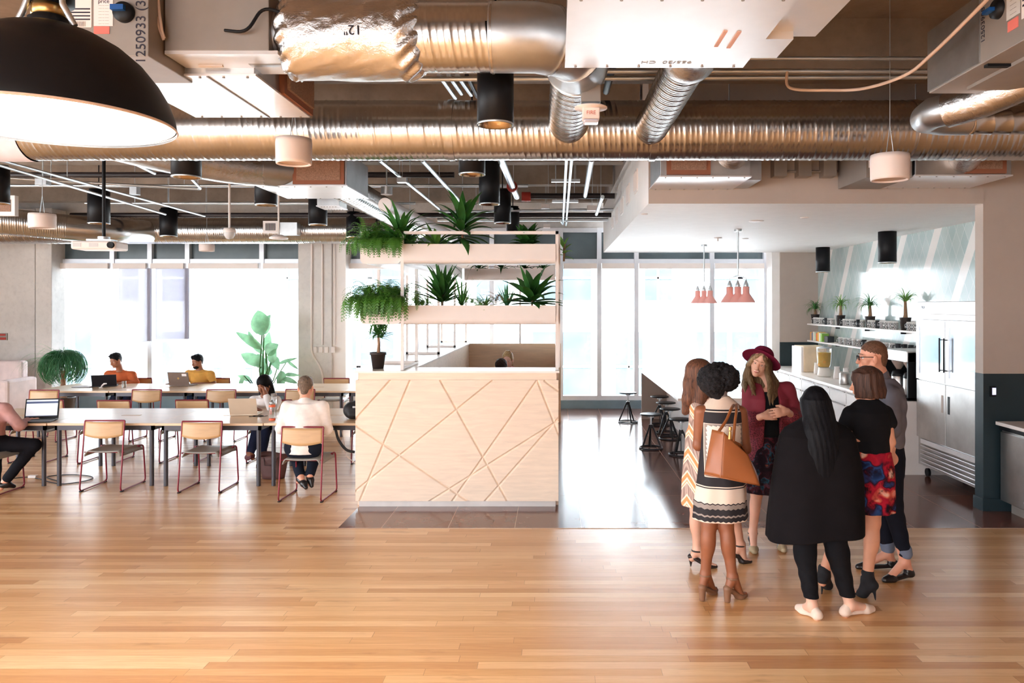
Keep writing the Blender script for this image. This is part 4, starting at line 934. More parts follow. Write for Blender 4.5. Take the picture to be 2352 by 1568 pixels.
t, S = laptop(560, 938, 9.35, .33, .215, PI+.1, M['lsilver'], 'silver laptop in front of the woman in the white blouse', tilt=-.35)
t, S = laptop(240, 884, 12.65, .36, .215, PI+.42, M['dscreen'], 'black laptop seen from behind in front of the man in orange', tilt=-.5)
t, S = laptop(412, 883, 12.75, .36, .225, PI-.1, M['lbrown'], 'grey brown laptop seen from behind in front of the man in yellow', tilt=-.22)
mk('logo', MB().cyl(S @ Vector((0, .006, .12)), S @ Vector((0, .008, .12)), .018, n=20), mat('dull gold badge', (190,150,90), .4, .4), t)
mk('sticker', MB().box(-.15, -.07, .006, .008, .16, .2, S), M['paper'], t)
# glass of water, bottle, jar, flat book, papers
def lathe_thing(nm, lab, cat, p, prof, mt, n=24): o = mk(nm, MB().lathe(prof, p, n=n), mt); return tag(o, lab, cat)
def clearmat(name, rgb, rough=.05):
    t = NT(name); v, *_ = t.obj(); return t.fin(t.ramp(t.noise(v, 4), [(.3, s2l(rgb)), (.7, s2l(tuple(min(255, q+4) for q in rgb)))]), rough, 0, Transmission_Weight=.85, IOR=1.2)
M['clear'] = clearmat('clear plastic', (245,248,250))
q = W(285, 884, 12.5); q.z = .74; lathe_thing('water_glass', 'clear glass of water beside the man in orange', 'glass', q, [(0, .002), (.03, .002), (.034, .11), (.031, .11), (.028, .008), (0, .008)], M['glass'])
q = W(625, 968, 9.0); q.z = .74; t = thing('water_bottle', 'clear bottle with orange bands standing on the front table', 'bottle', q)
mk('body', MB().lathe([(0, .0), (.035, 0), (.036, .015), (.036, .19), (.03, .205)], q, n=24), M['glass'], t); mk('base_band', MB().lathe([(.037, 0), (.0375, .014), (.037, .02), (0, .02)], q, n=24), mat('orange silicone', (240,110,70), .5), t)
mk('upper_band', MB().lathe([(.037, .155), (.0378, .16), (.0378, .175), (.037, .18)], q, n=24), mat('orange silicone band', (240,110,70), .5), t); mk('lid', MB().lathe([(.032, .2), (.034, .205), (.03, .215), (.015, .22), (.012, .24), (0, .24)], q, n=24), M['silver'], t)
mk('printed_mark', MB().box(q.x-.012, q.x-.006, q.y-.0375, q.y-.036, .74+.07, .74+.135).box(q.x+.004, q.x+.009, q.y-.0375, q.y-.036, .74+.07, .74+.135), M['redink'], t)
q = W(629, 940, 9.75); q.z = .74; t = thing('glass_jar', 'clear tall jar with grey lid behind the orange banded bottle', 'jar', q)
mk('body', MB().lathe([(0, .002), (.035, .002), (.036, .17), (.033, .19)], q, n=24), M['glass'], t); mk('lid', MB().lathe([(.036, .19), (.037, .195), (.037, .225), (0, .225)], q, n=24), M['boxg'], t)
q = W(585, 945, 9.3); q.z = .745; tag(mk('cable', MB().tube(crom([q+Vector(d) for d in ((-.05, -.05, 0), (.03, -.03, .0), (.1, .02, 0), (.03, .05, 0), (-.02, 0, 0), (.1, -.05, 0), (.15, .02, 0))]), .0035, 6), M['black']), 'thin dark cable curled beside the silver laptop', 'cable')
q = W(195, 886, 12.6); q.z = .74; t = thing('open_notebook', 'open notebook with papers beside the black laptop', 'notebook', q)
mk('cover', MB().box(q.x-.16, q.x+.14, q.y-.1, q.y+.1, .741, .75), M['dscreen'], t); mk('page', MB().box(q.x-.15, q.x-.005, q.y-.09, q.y+.09, .75, .757), M['paper'], t); mk('page', MB().box(q.x+.0, q.x+.13, q.y-.09, q.y+.09, .75, .756), M['paper'], t)
# white headset lying beside the laptop
q = W(232, 880, 12.45); q.z = .755; t = thing('desk_lamp', 'small white curved desk accessory in front of the black laptop', 'accessory', q)
mk('arm', MB().tube([q, q+Vector((.02, 0, .03)), q+Vector((.05, 0, .055)), q+Vector((.09, 0, .06))], .012, 8, rad=[.008, .013, .015, .01]), M['metalw'], t); mk('foot', MB().cyl(q-Vector((0, 0, .013)), q, .03, n=20), M['metalw'], t)
# backpack on the front table next to the desk
bp = Vector((-2.32, 9.15, .74)); t = thing('backpack', 'black backpack lying on the front table beside the reception desk', 'backpack', bp)
M['bag'] = mat('black nylon', (32,32,36), .6, var=.25, vs=14, bump=.4, bs=60)
vb = Vol((-.25, -.2, -.01), (.3, .22, .26), .008)
vb.rc((-.12, 0, .1), (.14, .02, .1), .1, .11, k=.05, flat=((0, 1, 0), 1.3)); vb.rc((-.1, -.05, .07), (.16, -.05, .07), .07, .075, k=.03); vb.rc((-.05, .0, .15), (.12, 0, .16), .06, .07, k=.04); vb.rc((-.16, -.06, .12), (.1, -.08, .16), .02, k=.012); vb.rc((-.1, -.12, .06), (.16, -.12, .06), .035, k=.02)
vb.cut((0, 0, .0), (0, 0, -1)); mkvol('body', vb, M['bag'], t)
mk('handle', MB().tube(crom([bp+Vector(d) for d in ((-.08, 0, .2), (-.03, 0, .245), (.05, 0, .25), (.1, 0, .21))]), .008, 8), M['bag'], t)
mk('buckle', MB().box(bp.x-.08, bp.x-.02, bp.y-.125, bp.y-.12, bp.z+.14, bp.z+.16), M['sheet'], t)
mk('strap', MB().tube(crom([W(760, 972, 9.0), W(770, 985, 8.72), W(778, 1010, 8.7), W(795, 1032, 8.7), W(815, 1038, 8.72)]), .016, 8), M['bag'], t)
mk('cord', MB().tube(crom([W(785, 985, 8.9), W(790, 1015, 8.8), W(795, 1045, 8.8), W(820, 1065, 8.8)]), .005, 6), M['cable'], t)
# basket bag under the front table
q = WZ(628, 1098, 0); t = thing('tote_basket', 'dark brown open top bag standing under the front table', 'bag', q)
mk('body', MB().grid(lambda i, j: (q.x+(.13+.05*j)*math.cos(2*PI*i), q.y+(.08+.03*j)*math.sin(2*PI*i), .003+.29*j-.02*j*math.sin(4*PI*i)), 28, 6), mat('brown leather bag', (92,62,60), .6, var=.12), t, solid=.008)
mk('bottom', MB().lathe([(0, .004), (.125, .004)], q, n=20), mat('bag bottom', (92,62,60), .6), t) if False else None
mk('handle', MB().tube([q+Vector((-.08, -.1, .27)), q+Vector((-.06, -.12, .18)), q+Vector((.06, -.12, .18)), q+Vector((.08, -.1, .27))], .007, 6), mat('bag strap', (70,44,44), .6), t)
# cables on the floor
cp = [(30,1098,0),(75,1096,0),(130,1110,0),(175,1108,0),(212,1099,0),(200,1092,0),(150,1090,0),(108,1095,0),(135,1105,0)]
tag(mk('cable', MB().tube(crom([WZ(a, b, .008) for a, b, c in cp]), .006, 6), M['blackp']), 'thin dark cable coiled on the floor under the left tables', 'cable')
q = WZ(76, 1092, .03); o = mk('power_adapter', MB().bx(q, (.1, .05, .035)), M['metalw'], bevel=.006); tag(o, 'small white power adapter on the floor by the coiled cable', 'adapter'); o.location.z = -.01
# couch and sign at left
t = thing('sofa', 'pale pink upholstered armchair cut off at the left edge near the windows', 'sofa', (-10.0, 14.1, 0)); M['couch'] = mat('blush upholstery', (232,214,212), .85, bump=.2, bs=150)
a = W(38, 872, 14.0)
mk('backrest', MB().box(-10.9, -10.05, 14.35, 14.55, .3, 1.05), M['couch'], t, bevel=.05); mk('arm', MB().box(-10.05, -9.88, 13.75, 14.55, .1, .74), M['couch'], t, bevel=.05)
mk('seat_cushion', MB().box(-10.9, -10.06, 13.75, 14.35, .25, .46), mat('grey cushion', (214,210,214), .85), t, bevel=.04); mk('base', MB().box(-10.88, -9.92, 13.8, 14.5, .04, .25), M['couch'], t)
for X in (-10.85, -9.95):
    for Y in (13.85, 14.45): mk('leg', MB().cyl((X, Y, 0), (X, Y, .05), .02, n=10), M['black'], t)
a = W(-6, 781, 15.19); b = W(17, 765, 15.19); t = thing('wall_sign', 'small red and dark sign on the concrete wall at the left edge', 'sign', a)
mk('plate', MB().box(a.x, b.x, 15.18, 15.2, a.z, b.z), M['boxg'], t); mk('red_strip', MB().box(a.x+.01, b.x-.02, 15.175, 15.18, a.z+.01, a.z+.055).box(a.x+.01, b.x-.03, 15.175, 15.18, b.z-.05, b.z-.012), M['redc'], t)
# conduits and switch plates on pier
for k, (px, y1) in enumerate(((740, 792), (768, 792))):
    a = W(px, 560, 14.98); b = W(px, y1, 14.98); tag(mk('conduit', MB().cyl(a, b, .018, n=8), M['metalw']), 'straight white conduit on the concrete pier above the %s switch plate' % ('second', 'last')[k], 'conduit')
tag(mk('conduit', MB().tube(fillet([W(716, 555, 14.98), W(715, 812, 14.98), W(740, 850, 14.98), W(742, 900, 14.98), W(742, 930, 14.98)], .15), .02, 8), M['metalw']), 'white conduit bending right down the concrete pier', 'conduit')
for k, px in enumerate((724, 737, 750, 765)):
    a = W(px-4, 810, 14.985); b = W(px+4, 796, 14.985); o = mk('switch_plate', MB().box(a.x, b.x, 14.97, 15.0, a.z, b.z), M['metalw'], bevel=.004); tag(o, 'white switch plate on the concrete pier, %s of four from left' % ('first', 'second', 'third', 'fourth')[k], 'switch', 'switch plates on the pier')
# ================================================================ stools
def make_stool():
    t = thing('stool', 'stool', 'stool', (0, 0, 0)); M['stool'] = mat('black steel stool', (30,34,40), .4, .3)
    mk('seat', MB().lathe([(0, .488), (.15, .488), (.16, .493), (.16, .502), (.15, .508), (0, .504)], n=40), M['stool'], t)
    mk('screw_post', MB().cyl((0, 0, .3), (0, 0, .488), .014, n=12).cyl((0, 0, .455), (0, 0, .488), .045, n=16), M['silver'], t); mk('collar', MB().cyl((0, 0, .3), (0, 0, .35), .032, n=16), M['stool'], t)
    mk('lower_rod', MB().cyl((0, 0, .02), (0, 0, .3), .006, n=8), M['stool'], t)
    mk('foot_ring', MB().tube([(.165*math.cos(a*PI/20), .165*math.sin(a*PI/20), .0125) for a in range(40)], .0115, 8, closed=True), M['stool'], t)
    for a in (.5, .5+2*PI/3, .5+4*PI/3): mk('leg', MB().cyl((.025*math.cos(a), .025*math.sin(a), .33), (.16*math.cos(a), .16*math.sin(a), .02), .013, n=10), M['stool'], t)
    return t
st0 = make_stool(); ST = [(1.30, 13.6, 1.06, 'lone black stool by the windows, left of the island end'), (1.40, 11.13, 1, 'black stool nearest on the left of the kitchen island'), (1.80, 11.93, .94, 'black stool under the island, right behind the nearest left one'), (1.81, 12.45, 1, 'black stool under the island, third from the windows'), (1.82, 13.27, 1, 'black stool farthest under the island top'), (1.76, 10.65, 1, 'black stool partly hidden behind the woman in the zigzag tunic')]
for k, (x, y, s, lab) in enumerate(ST):
    if k == 0: st0.location = (x, y, .004); st0.scale = (1, 1, s); st0['label'] = lab; st0['group'] = 'black stools at the island'; st0.rotation_euler = (0, 0, .3)
    else: dup(st0, (x, y, .004), k*1.1, lab, 'black stools at the island', (1, 1, s))
# ================================================================ island and kitchen
t = thing('kitchen_island', 'long white kitchen island with overhanging top and tan end panel', 'island', (2.3, 11.6, 0))
mk('worktop', MB().box(1.58, 2.95, 9.8, 14.05, .86, .9), M['top'], t, bevel=.004); mk('end_panel', MB().box(1.59, 2.94, 14.0, 14.04, .004, .86), M['tan'], t); mk('cabinet', MB().box(2.05, 2.94, 9.85, 14.0, .004, .86), M['white'], t)
CXf = 4.17
t = thing('kitchen_counter', 'white kitchen counter along the tiled wall with steel edged doors', 'counter', (4.6, 12.2, 0))
mk('cabinet', MB().box(CXf+.02, 5.155, 9.45, 14.94, .1, .87), M['white'], t); mk('plinth', MB().box(CXf+.08, 5.15, 9.45, 14.94, .004, .1), M['boxg'], t); mk('worktop', MB().box(CXf-.01, 5.158, 9.42, 14.94, .87, .905), M['top'], t, bevel=.003)
mk('end_panel', MB().box(CXf, 5.155, 9.40, 9.45, .004, .9), M['metalw'], t)
for k in range(8):
    y0 = 9.6+k*.66
    d = mk('door', MB().box(CXf-.0, CXf+.018, y0, y0+.64, .12, .66), M['white'], t); d2 = mk('drawer', MB().box(CXf, CXf+.018, y0, y0+.64, .68, .85), M['white'], t)
    mk('handle', MB().box(CXf-.012, CXf, y0+.03, y0+.61, .835, .85), M['boxg'], d2); mk('handle', MB().box(CXf-.012, CXf, y0+.03, y0+.61, .645, .66), M['boxg'], d)
mk('sink', MB().box(4.4, 4.8, 11.0, 11.7, .90, .907), M['sheet'], t)
mk('tap', MB().tube(crom([Vector((4.9, 11.4, .9)), Vector((4.9, 11.4, 1.2)), Vector((4.8, 11.4, 1.3)), Vector((4.65, 11.4, 1.28)), Vector((4.62, 11.4, 1.2))]), .016, 10), M['metalw'], t)
# fridge
M['ss'] = metal('brushed stainless', (210,208,206), .28, 2, .05)
FX = 4.46; t = thing('refrigerator', 'tall stainless double refrigerator with glass upper doors and louvred grille', 'refrigerator', (4.8, 8.7, 0))
ya, yb = 8.0, 9.39
mk('body', MB().box(FX+.02, 5.14, ya, yb, .15, 2.13), M['ss'], t); h = mk('header', MB().box(FX, FX+.02, ya, yb, 1.92, 2.14), M['panelw'], t, bevel=.01)
mk('header_strip', MB().box(FX-.003, FX, ya, yb-.1, 1.985, 1.995), M['boxg'], h); text_mesh('TRUE', .045, Matrix.Translation((FX-.002, 9.24, 2.07)) @ RS, 'lettering', M['ink'], h); text_mesh('7', .04, Matrix.Translation((FX-.002, 8.2, 1.955)) @ RS, 'lettering', M['ink'], h)
ym = (ya+yb)/2; M['fglass'] = mat('fridge door glass', (214,226,236), .06, .55, var=.12, vs=2.5)
for (a, b) in ((ya, ym-.006), (ym+.006, yb)):
    d = mk('glass_door', MB().box(FX-.01, FX+.02, a, b, 1.20, 1.27).box(FX-.01, FX+.02, a, b, 1.84, 1.91).box(FX-.01, FX+.02, a, a+.07, 1.27, 1.84).box(FX-.01, FX+.02, b-.07, b, 1.27, 1.84), M['panelw'], t)
    mk('door_glass', MB().box(FX, FX+.008, a+.07, b-.07, 1.27, 1.84), M['fglass'], d)
    e = (b-.035) if a == ya else (a+.035); e = ym-.05 if a == ya else ym+.05
    mk('handle', MB().cyl((FX-.05, e, 1.33), (FX-.05, e, 1.72), .009, n=8).cyl((FX-.05, e, 1.35), (FX, e, 1.35), .006, n=6).cyl((FX-.05, e, 1.7), (FX, e, 1.7), .006, n=6), M['black'], d)
    d = mk('steel_door', MB().box(FX-.005, FX+.02, a, b, .49, 1.185), M['ss'], t, bevel=.003)
    mk('handle', MB().box(FX-.007, FX-.004, e-.045 if a == ya else e-.0, e if a == ya else e+.045, .86, 1.06), M['black'] if a == ya else M['tan'], d)
mk('grille_frame', MB().box(FX+.03, FX+.035, ya, yb-.02, .16, .47), M['blackp'], t); mk('grille_head', MB().box(FX-.005, FX+.02, ya, yb-.1, .42, .475), M['panelw'], t)
for k in range(5):
    z = .18+k*.05; R = Matrix.Translation((FX+.01, 0, z)) @ Matrix.Rotation(.6, 4, 'Y'); mk('louvre', MB().box(-.02, .02, ya, yb-.1, -.004, .004, R), M['panelw'], t)
for Y in (ya+.08, yb-.08): mk('castor', MB().cyl((FX+.08, Y, .055), (FX+.11, Y, .055), .05, n=18), M['black'], t); mk('castor', MB().cyl((5.0, Y, .055), (5.03, Y, .055), .05, n=18), M['black'], t)
# shelves with mugs
SX = 4.88
def shelf(z, y0, label):
    t = thing('wall_shelf', label, 'shelf', (5.0, 12, z), 'white kitchen shelves'); mk('board', MB().box(SX, 5.158, y0, 14.75, z-.025, z), M['metalw'], t)
    for Y in (9.9, 11.2, 12.5, 13.8):
        if Y > y0: mk('bracket', MB().box(5.08, 5.158, Y-.006, Y+.006, z-.07, z-.025), M['black'], t)
shelf(1.74, 9.5, 'upper white wall shelf holding mugs and potted palms'); shelf(1.42, 9.5, 'lower white wall shelf with boxes and mugs')
def mugmat():
    t = NT('white mug with black pattern'); v, x, y, z = t.obj()
    a = t.m('GREATER_THAN', t.m('FRACT', t.m('MULTIPLY', t.m('ARCTAN2', y, x), 1.9)), .5); b = t.m('GREATER_THAN', t.m('FRACT', t.m('MULTIPLY', z, 22)), .45)
    k = t.m('ABSOLUTE', t.m('SUBTRACT', a, b)); k = t.m('MULTIPLY', k, t.m('LESS_THAN', z, .1))
    return t.fin(t.mix(k, s2l((232,230,228)), s2l((34,36,42))), .3)
M['mug'] = mugmat(); M['mugb'] = mat('black mug', (34,36,42), .3)
def make_mug(mt, lab):
    t = thing('mug', lab, 'mug', (0, 0, 0)); mk('cup', MB().lathe([(0, .0), (.036, 0), (.041, .006), (.041, .122), (.038, .122), (.037, .01), (0, .01)], n=20), mt, t)
    mk('handle', MB().tube(crom([Vector(q) for q in ((-.039, 0, .098), (-.066, 0, .09), (-.07, 0, .06), (-.062, 0, .034), (-.039, 0, .03))], 3), .006, 6), mt, t); return t
mw = make_mug(M['mug'], 'white mug with a black pattern in the long row on the upper shelf'); mbk = make_mug(M['mugb'], 'plain black mug in the row on the upper shelf')
ys = [9.75+.148*i for i in range(33)]; fw = fb = True; potY = [14.78, 13.35, 12.1, 10.88]
for i, Y in enumerate(ys):
    if min(abs(Y-q) for q in potY) < .13: continue
    kind = i % 5 == 3; src = mbk if kind else mw; lab = 'plain black mug in the row on the upper shelf' if kind else 'white mug with a black pattern in the long row on the upper shelf'
    if (kind and fb) or (not kind and fw):
        if kind: fb = False
        else: fw = False
        src.location = (4.95, Y, 1.74); src.rotation_euler = (0, 0, .3); src['group'] = ('black ' if kind else '')+'mugs on the upper shelf'; continue
    dup(src, (4.95, Y, 1.74), .3+.4*math.sin(i*3.1), lab, ('black ' if kind else '')+'mugs on the upper shelf')
for i in range(17):
    Y = 10.0+.2*i; kind = Y < 10.95 or i % 6 == 5
    dup(mbk if kind else mw, (4.95, Y, 1.42), .3+.5*math.sin(i*2.3), 'plain black mug in the row on the lower shelf' if kind else 'white mug with a black pattern in the row on the lower shelf', 'black mugs on the lower shelf' if kind else 'patterned mugs on the lower shelf')
bc = [(150,200,90),(240,236,220),(244,200,90),(230,120,60),(200,216,190),(246,240,226),(120,130,150),(240,180,120)]
for i, c in enumerate(bc):
    o = mk('tea_box', MB().box(4.92, 5.05, 14.05+i*.082, 14.05+i*.082+.078, 1.42, 1.42+.15+.01*(i % 3)), mat('carton %s' % ('green','cream','yellow','orange','sage','ivory','slate','peach')[i], c, .6))
    tag(o, '%s tea box in the row on the lower shelf' % ('green', 'cream', 'yellow', 'orange', 'sage', 'ivory', 'slate grey', 'peach')[i], 'box', 'tea boxes on the lower shelf')
o = mk('tin', MB().box(4.93, 5.06, 13.8, 13.97, 1.42, 1.53), M['mugb'], bevel=.01); tag(o, 'black tin beside the tea boxes on the lower shelf', 'tin')
# appliances on counter
ZT = .905
t = thing('ice_maker', 'cream countertop dispenser box at the far end of the kitchen counter', 'appliance', (4.62, 13.9, ZT))
mk('body', MB().box(4.42, 4.83, 13.55, 14.1, ZT, 1.36), mat('cream appliance shell', (236,212,180), .5), t, bevel=.01); mk('front', MB().box(4.38, 4.42, 13.56, 14.09, ZT, 1.35), M['metalw'], t); mk('window', MB().box(4.375, 4.38, 13.65, 14.0, 1.02, 1.26), M['fglass'], t)
t = thing('drink_dispenser', 'glass drink dispenser full of orange slices on the counter', 'dispenser', (4.55, 12.9, ZT)); c = Vector((4.50, 12.75, ZT))
mk('stand', MB().lathe([(0, 0), (.1, 0), (.11, .02), (.09, .14), (.08, .15)], c, n=28), mat('white ceramic stand', (235,228,220), .4), t)
mk('juice', MB().lathe([(0, .16), (.085, .16), (.1, .2), (.115, .4), (0, .4)], c, n=28), mat('orange fruit water', (250,196,96), .2, var=.1, vs=9), t); mk('jar', MB().lathe([(.088, .15), (.106, .2), (.122, .44), (.118, .47)], c, n=28), M['glass'], t)
mk('lid', MB().lathe([(.12, .47), (.12, .485), (.03, .5), (.015, .52), (0, .52)], c, n=28), M['silver'], t)
sb = [mk('orange_slice', MB().cyl(c+Vector((-.09*math.cos(a), -.09*math.sin(a), .2+.045*k)), c+Vector((-.105*math.cos(a), -.105*math.sin(a), .2+.045*k)), .026, n=14), mat('orange slice', (255,178,60), .4), t) for k, a in enumerate((.3, 1.3, .8, 1.8, .4))]
for k, (x, y) in enumerate(((4.55, 12.3), (4.6, 12.05), (4.52, 13.15))):
    t = thing('pitcher', ('white ceramic pitcher behind the drink dispenser on the kitchen counter', 'white ceramic pitcher beside the tap side of the dispenser', 'small glass bottle just left of the dispenser')[k], 'pitcher', (x, y, ZT)); p = Vector((x, y, ZT))
    mk('body', MB().lathe([(0, 0), (.05, 0), (.055, .03), (.045, .13), (.04, .18), (.045, .2)], p, n=20), M['metalw'], t)
    mk('handle', MB().tube(crom([p+Vector((-.045*0, .045, .17)), p+Vector((0, .09, .15)), p+Vector((0, .085, .07)), p+Vector((0, .05, .05))]), .008, 6), M['metalw'], t)
t = thing('kettle', 'steel and black kettle on the kitchen counter left of the man with glasses', 'kettle', (4.5, 11.9, ZT)); p = Vector((4.36, 11.45, ZT))
mk('body', MB().lathe([(0, 0), (.08, 0), (.085, .02), (.085, .16), (.07, .18), (0, .185)], p, n=24), M['ss'], t); mk('handle', MB().tube(crom([p+Vector((0, .08, .15)), p+Vector((0, .13, .13)), p+Vector((0, .12, .05)), p+Vector((0, .08, .03))]), .012, 8), M['black'], t)
t = thing('coffee_brewer', 'tall black and steel coffee brewer beside the refrigerator', 'coffee machine', (4.7, 9.9, ZT))
mk('side_frame', MB().box(4.4, 4.9, 9.50, 9.53, ZT, 1.5), M['black'], t); mk('side_frame', MB().box(4.4, 4.9, 10.2, 10.23, ZT, 1.5), M['black'], t); mk('head', MB().box(4.38, 4.92, 9.5, 10.23, 1.38, 1.52), M['ss'], t, bevel=.01); mk('base', MB().box(4.34, 4.92, 9.5, 10.23, ZT, .94), M['black'], t)
for Y in (9.68, 10.02):
    c = Vector((4.52, Y, .94)); mk('filter_funnel', MB().lathe([(.03, .32), (.09, .42), (.09, .44)], c, n=24), mat('smoky plastic funnel', (170,150,140), .2), t)
    s = mk('server', MB().lathe([(0, 0), (.085, 0), (.09, .02), (.09, .24), (.06, .29), (0, .3)], c, n=24), M['ss'], t); mk('server_lid', MB().lathe([(.088, .22), (.094, .24), (.08, .29), (.03, .31), (0, .31)], c, n=24), M['black'], s)
# right foreground fridge counter
t = thing('undercounter_fridge', 'low stainless undercounter refrigerator at the right edge with pale top', 'refrigerator', (4.9, 7.2, 0))
mk('cabinet', MB().box(4.53, 5.2, 6.5, 7.72, .12, .86), M['ss'], t); mk('worktop', MB().box(4.47, 5.22, 6.45, 7.735, .885, .92), M['metalw'], t, bevel=.004); mk('door', MB().box(4.50, 4.53, 6.55, 7.7, .13, .82), M['ss'], t, bevel=.004)
mk('rim', MB().box(4.5, 4.53, 6.5, 7.72, .84, .88), M['black'], t); mk('plinth', MB().box(4.6, 5.18, 6.5, 7.68, .004, .12), M['boxg'], t); mk('lock', MB().cyl((4.495, 7.3, .2), (4.5, 7.3, .2), .012, n=10), M['panelw'], t)
p = W(2281, 898, 7.757); t = thing('wall_controller', 'small lit touch panel on the dark teal wall at right', 'controller', p)
mk('plate', MB().box(p.x-.035, p.x+.02, 7.74, 7.757, p.z-.055, p.z+.05), M['black'], t); mk('screen', MB().box(p.x-.018, p.x+.018, 7.735, 7.74, p.z-.035, p.z+.035), emis('panel screen', (190,190,225), .8), t)
# ================================================================ plants
def leafmat(name, rgb, var=.25, tr=.3):
    t = NT(name); v, x, y, z = t.obj(); c = s2l(rgb)
    col = t.ramp(t.noise(v, 7, 3), [(.3, tuple(q*(1-var) for q in c)), (.7, tuple(min(1, q*(1+var)) for q in c))])
    t.fin(col, .4); tl = t.n('ShaderNodeBsdfTranslucent'); t.set(tl.inputs[0], col)
    mx = t.n('ShaderNodeMixShader', {0: tr, 1: t.bs.outputs[0], 2: tl.outputs[0]}); t.t.links.new(mx.outputs[0], t.out.inputs[0]); return t.mat
M['fern'] = leafmat('fern green', (84,140,52)); M['dark'] = leafmat('dark glossy leaf', (52,104,46), tr=.25); M['mid'] = leafmat('mid green leaf', (70,130,60)); M['light'] = leafmat('light green leaf', (120,170,80), tr=.4)
M['banana'] = leafmat('big pale leaf', (140,188,150), tr=.5); M['blu'] = leafmat('wiry green leaf', (96,164,116), tr=.45); M['trunk'] = mat('palm trunk bark', (150,116,90), .85, var=.2, vs=30, bump=.3); M['potb'] = mat('black plastic pot', (52,42,40), .45)
R_ = random.Random(5)
def blade(mb, p, az, el, L, wd, droop, n=7, tw=0, fold=.2, shape='strap'):
    """curved leaf: starts at p heading azimuth/elevation and bends down"""
    p = Vector(p); vs = []; e = el
    side = Vector((-math.sin(az), math.cos(az), 0)); 
    for i in range(n+1):
        t = i/n; d = Vector((math.cos(az)*math.cos(e), math.sin(az)*math.cos(e), math.sin(e)))
        if shape == 'strap': ww = wd*min(1, .45+2.2*t)*(1-t**2.2)
        elif shape == 'lance': ww = wd*math.sin(PI*min(1, .06+.94*t)**.8)
        else: ww = wd*math.sin(PI*min(1, .02+.98*t)**.6)
        up = side.cross(d)
        vs += [p-side*ww/2+up*(ww*fold), p.copy(), p+side*ww/2+up*(ww*fold)]
        p = p+d*(L/n); e -= droop/n*(.4+1.2*t)
    mb.add(vs, [f for i in range(n) for f in ((3*i, 3*i+1, 3*i+4, 3*i+3), (3*i+1, 3*i+2, 3*i+5, 3*i+4))], True)
def frond(mb, p, az, el, L, wd, droop, n=16, hang=False):
    p = Vector(p); e = el; vs = []
    for i in range(n):
        t = i/n; d = Vector((math.cos(az)*math.cos(e), math.sin(az)*math.cos(e), math.sin(e))); side = Vector((-math.sin(az), math.cos(az), 0)); up = side.cross(d)
        w = wd*(math.sin(PI*min(1, .12+.88*t))**.7)*.5; s = L/n
        for sg in (-1, 1):
            q = p+side*sg*.001; tip = p+side*sg*w+d*s*.9-up*0*w-Vector((0, 0, w*.25)); o = len(mb.v)
            mb.add([q, q+d*s*.75, tip, ], [(0, 1, 2)])
        p = p+d*s; e -= droop/n*(.4+1.2*t)
        if e < -1.5: e = -1.5
def fernball(name, label, c, spread, n, mt, parent=None, L=(.2, .4), hangL=.3, loc=None):
    mb = MB()
    for i in range(n):
        q = (c[0]+R_.uniform(-spread[0], spread[0]), c[1]+R_.uniform(-spread[1], spread[1]), c[2]+R_.uniform(0, .05))
        frond(mb, q, R_.uniform(0, 2*PI), R_.uniform(.3, 1.3), R_.uniform(*L), R_.uniform(.05, .075), R_.uniform(1.6, 3.2), 15)
    return mb
# hanging ferns on left planters
def plant(name, label, cat, c, parts, grp=None):
    t = thing(name, label, cat, c, grp)
    for nm, mb, mt in parts: mk(nm, mb, mt, t)
    return t
mb = fernball('', '', (-1.84, 8.25, 2.76), (.2, .18), 230, None, L=(.22, .44))
for i in range(60):
    X_ = R_.choice((-1.98, -1.84, -1.82, -1.66, -1.64))+R_.uniform(-.05, .05); frond(mb, (X_, 8.02, 2.78), -PI/2+R_.uniform(-.4, .4), .4, R_.uniform(.2, .42), .06, 3.6, 16)
for i in range(40): frond(mb, (R_.uniform(-2.1, -2.0), R_.uniform(8.05, 8.5), 2.78), PI+R_.uniform(-.7, .7), .5, R_.uniform(.2, .36), .06, 3.2, 15)
plant('boston_fern', 'bushy fern spilling over the upper left planter end', 'fern', (-1.84, 8.25, 2.71), [('fronds', mb, M['fern'])])
mb = MB()
for i in range(30): frond(mb, (R_.uniform(-1.9, -1.45), R_.uniform(8.1, 8.3), 2.74), R_.uniform(0, 2*PI), R_.uniform(.6, 1.4), R_.uniform(.2, .36), .06, 2.0, 15)
mb = fernball('', '', (-1.86, 8.22, 2.14), (.22, .18), 260, None, L=(.22, .42))
for i in range(190): frond(mb, (R_.uniform(-2.1, -1.58), 8.03+R_.uniform(-.05, 0), 2.16), -PI/2+R_.uniform(-.6, .6), R_.uniform(.1, .6), R_.uniform(.2, .46), .06, 3.6, 14)
plant('boston_fern', 'dense drooping fern covering the lower left planter', 'fern', (-1.84, 8.25, 2.07), [('fronds', mb, M['fern'])])
def dracaena(c, n, L, wd, label, mt='dark', stem=.0, spread=1.0, sh='lance', el=(.1, 1.4), dr=(.5, 1.6), grp=None, nm='dracaena'):
    c = Vector(c); mb = MB(); sb = MB()
    if stem: sb.tube([c, c+Vector((.01, 0, stem))], .012, 8)
    for i in range(n):
        f = i/n; z = stem*(.3+.7*f); e = el[0]+(el[1]-el[0])*f+R_.uniform(-.15, .15)
        az = i*2.4+R_.uniform(-.3, .3); blade(mb, c+Vector((0, 0, z)), az, e, R_.uniform(*L), wd, R_.uniform(*dr), 8, shape=sh)
    parts = [('leaves', mb, M[mt])]
    if stem: parts.append(('stem', sb, M['trunk']))
    return plant(nm, label, 'plant', c, parts, grp)
dracaena((-1.66, 8.2, 2.72), 44, (.34, .54), .06, 'variegated arching plant above the upper left fern', 'mid', .1, sh='lance', el=(.3, 1.5), dr=(.6, 2.2))
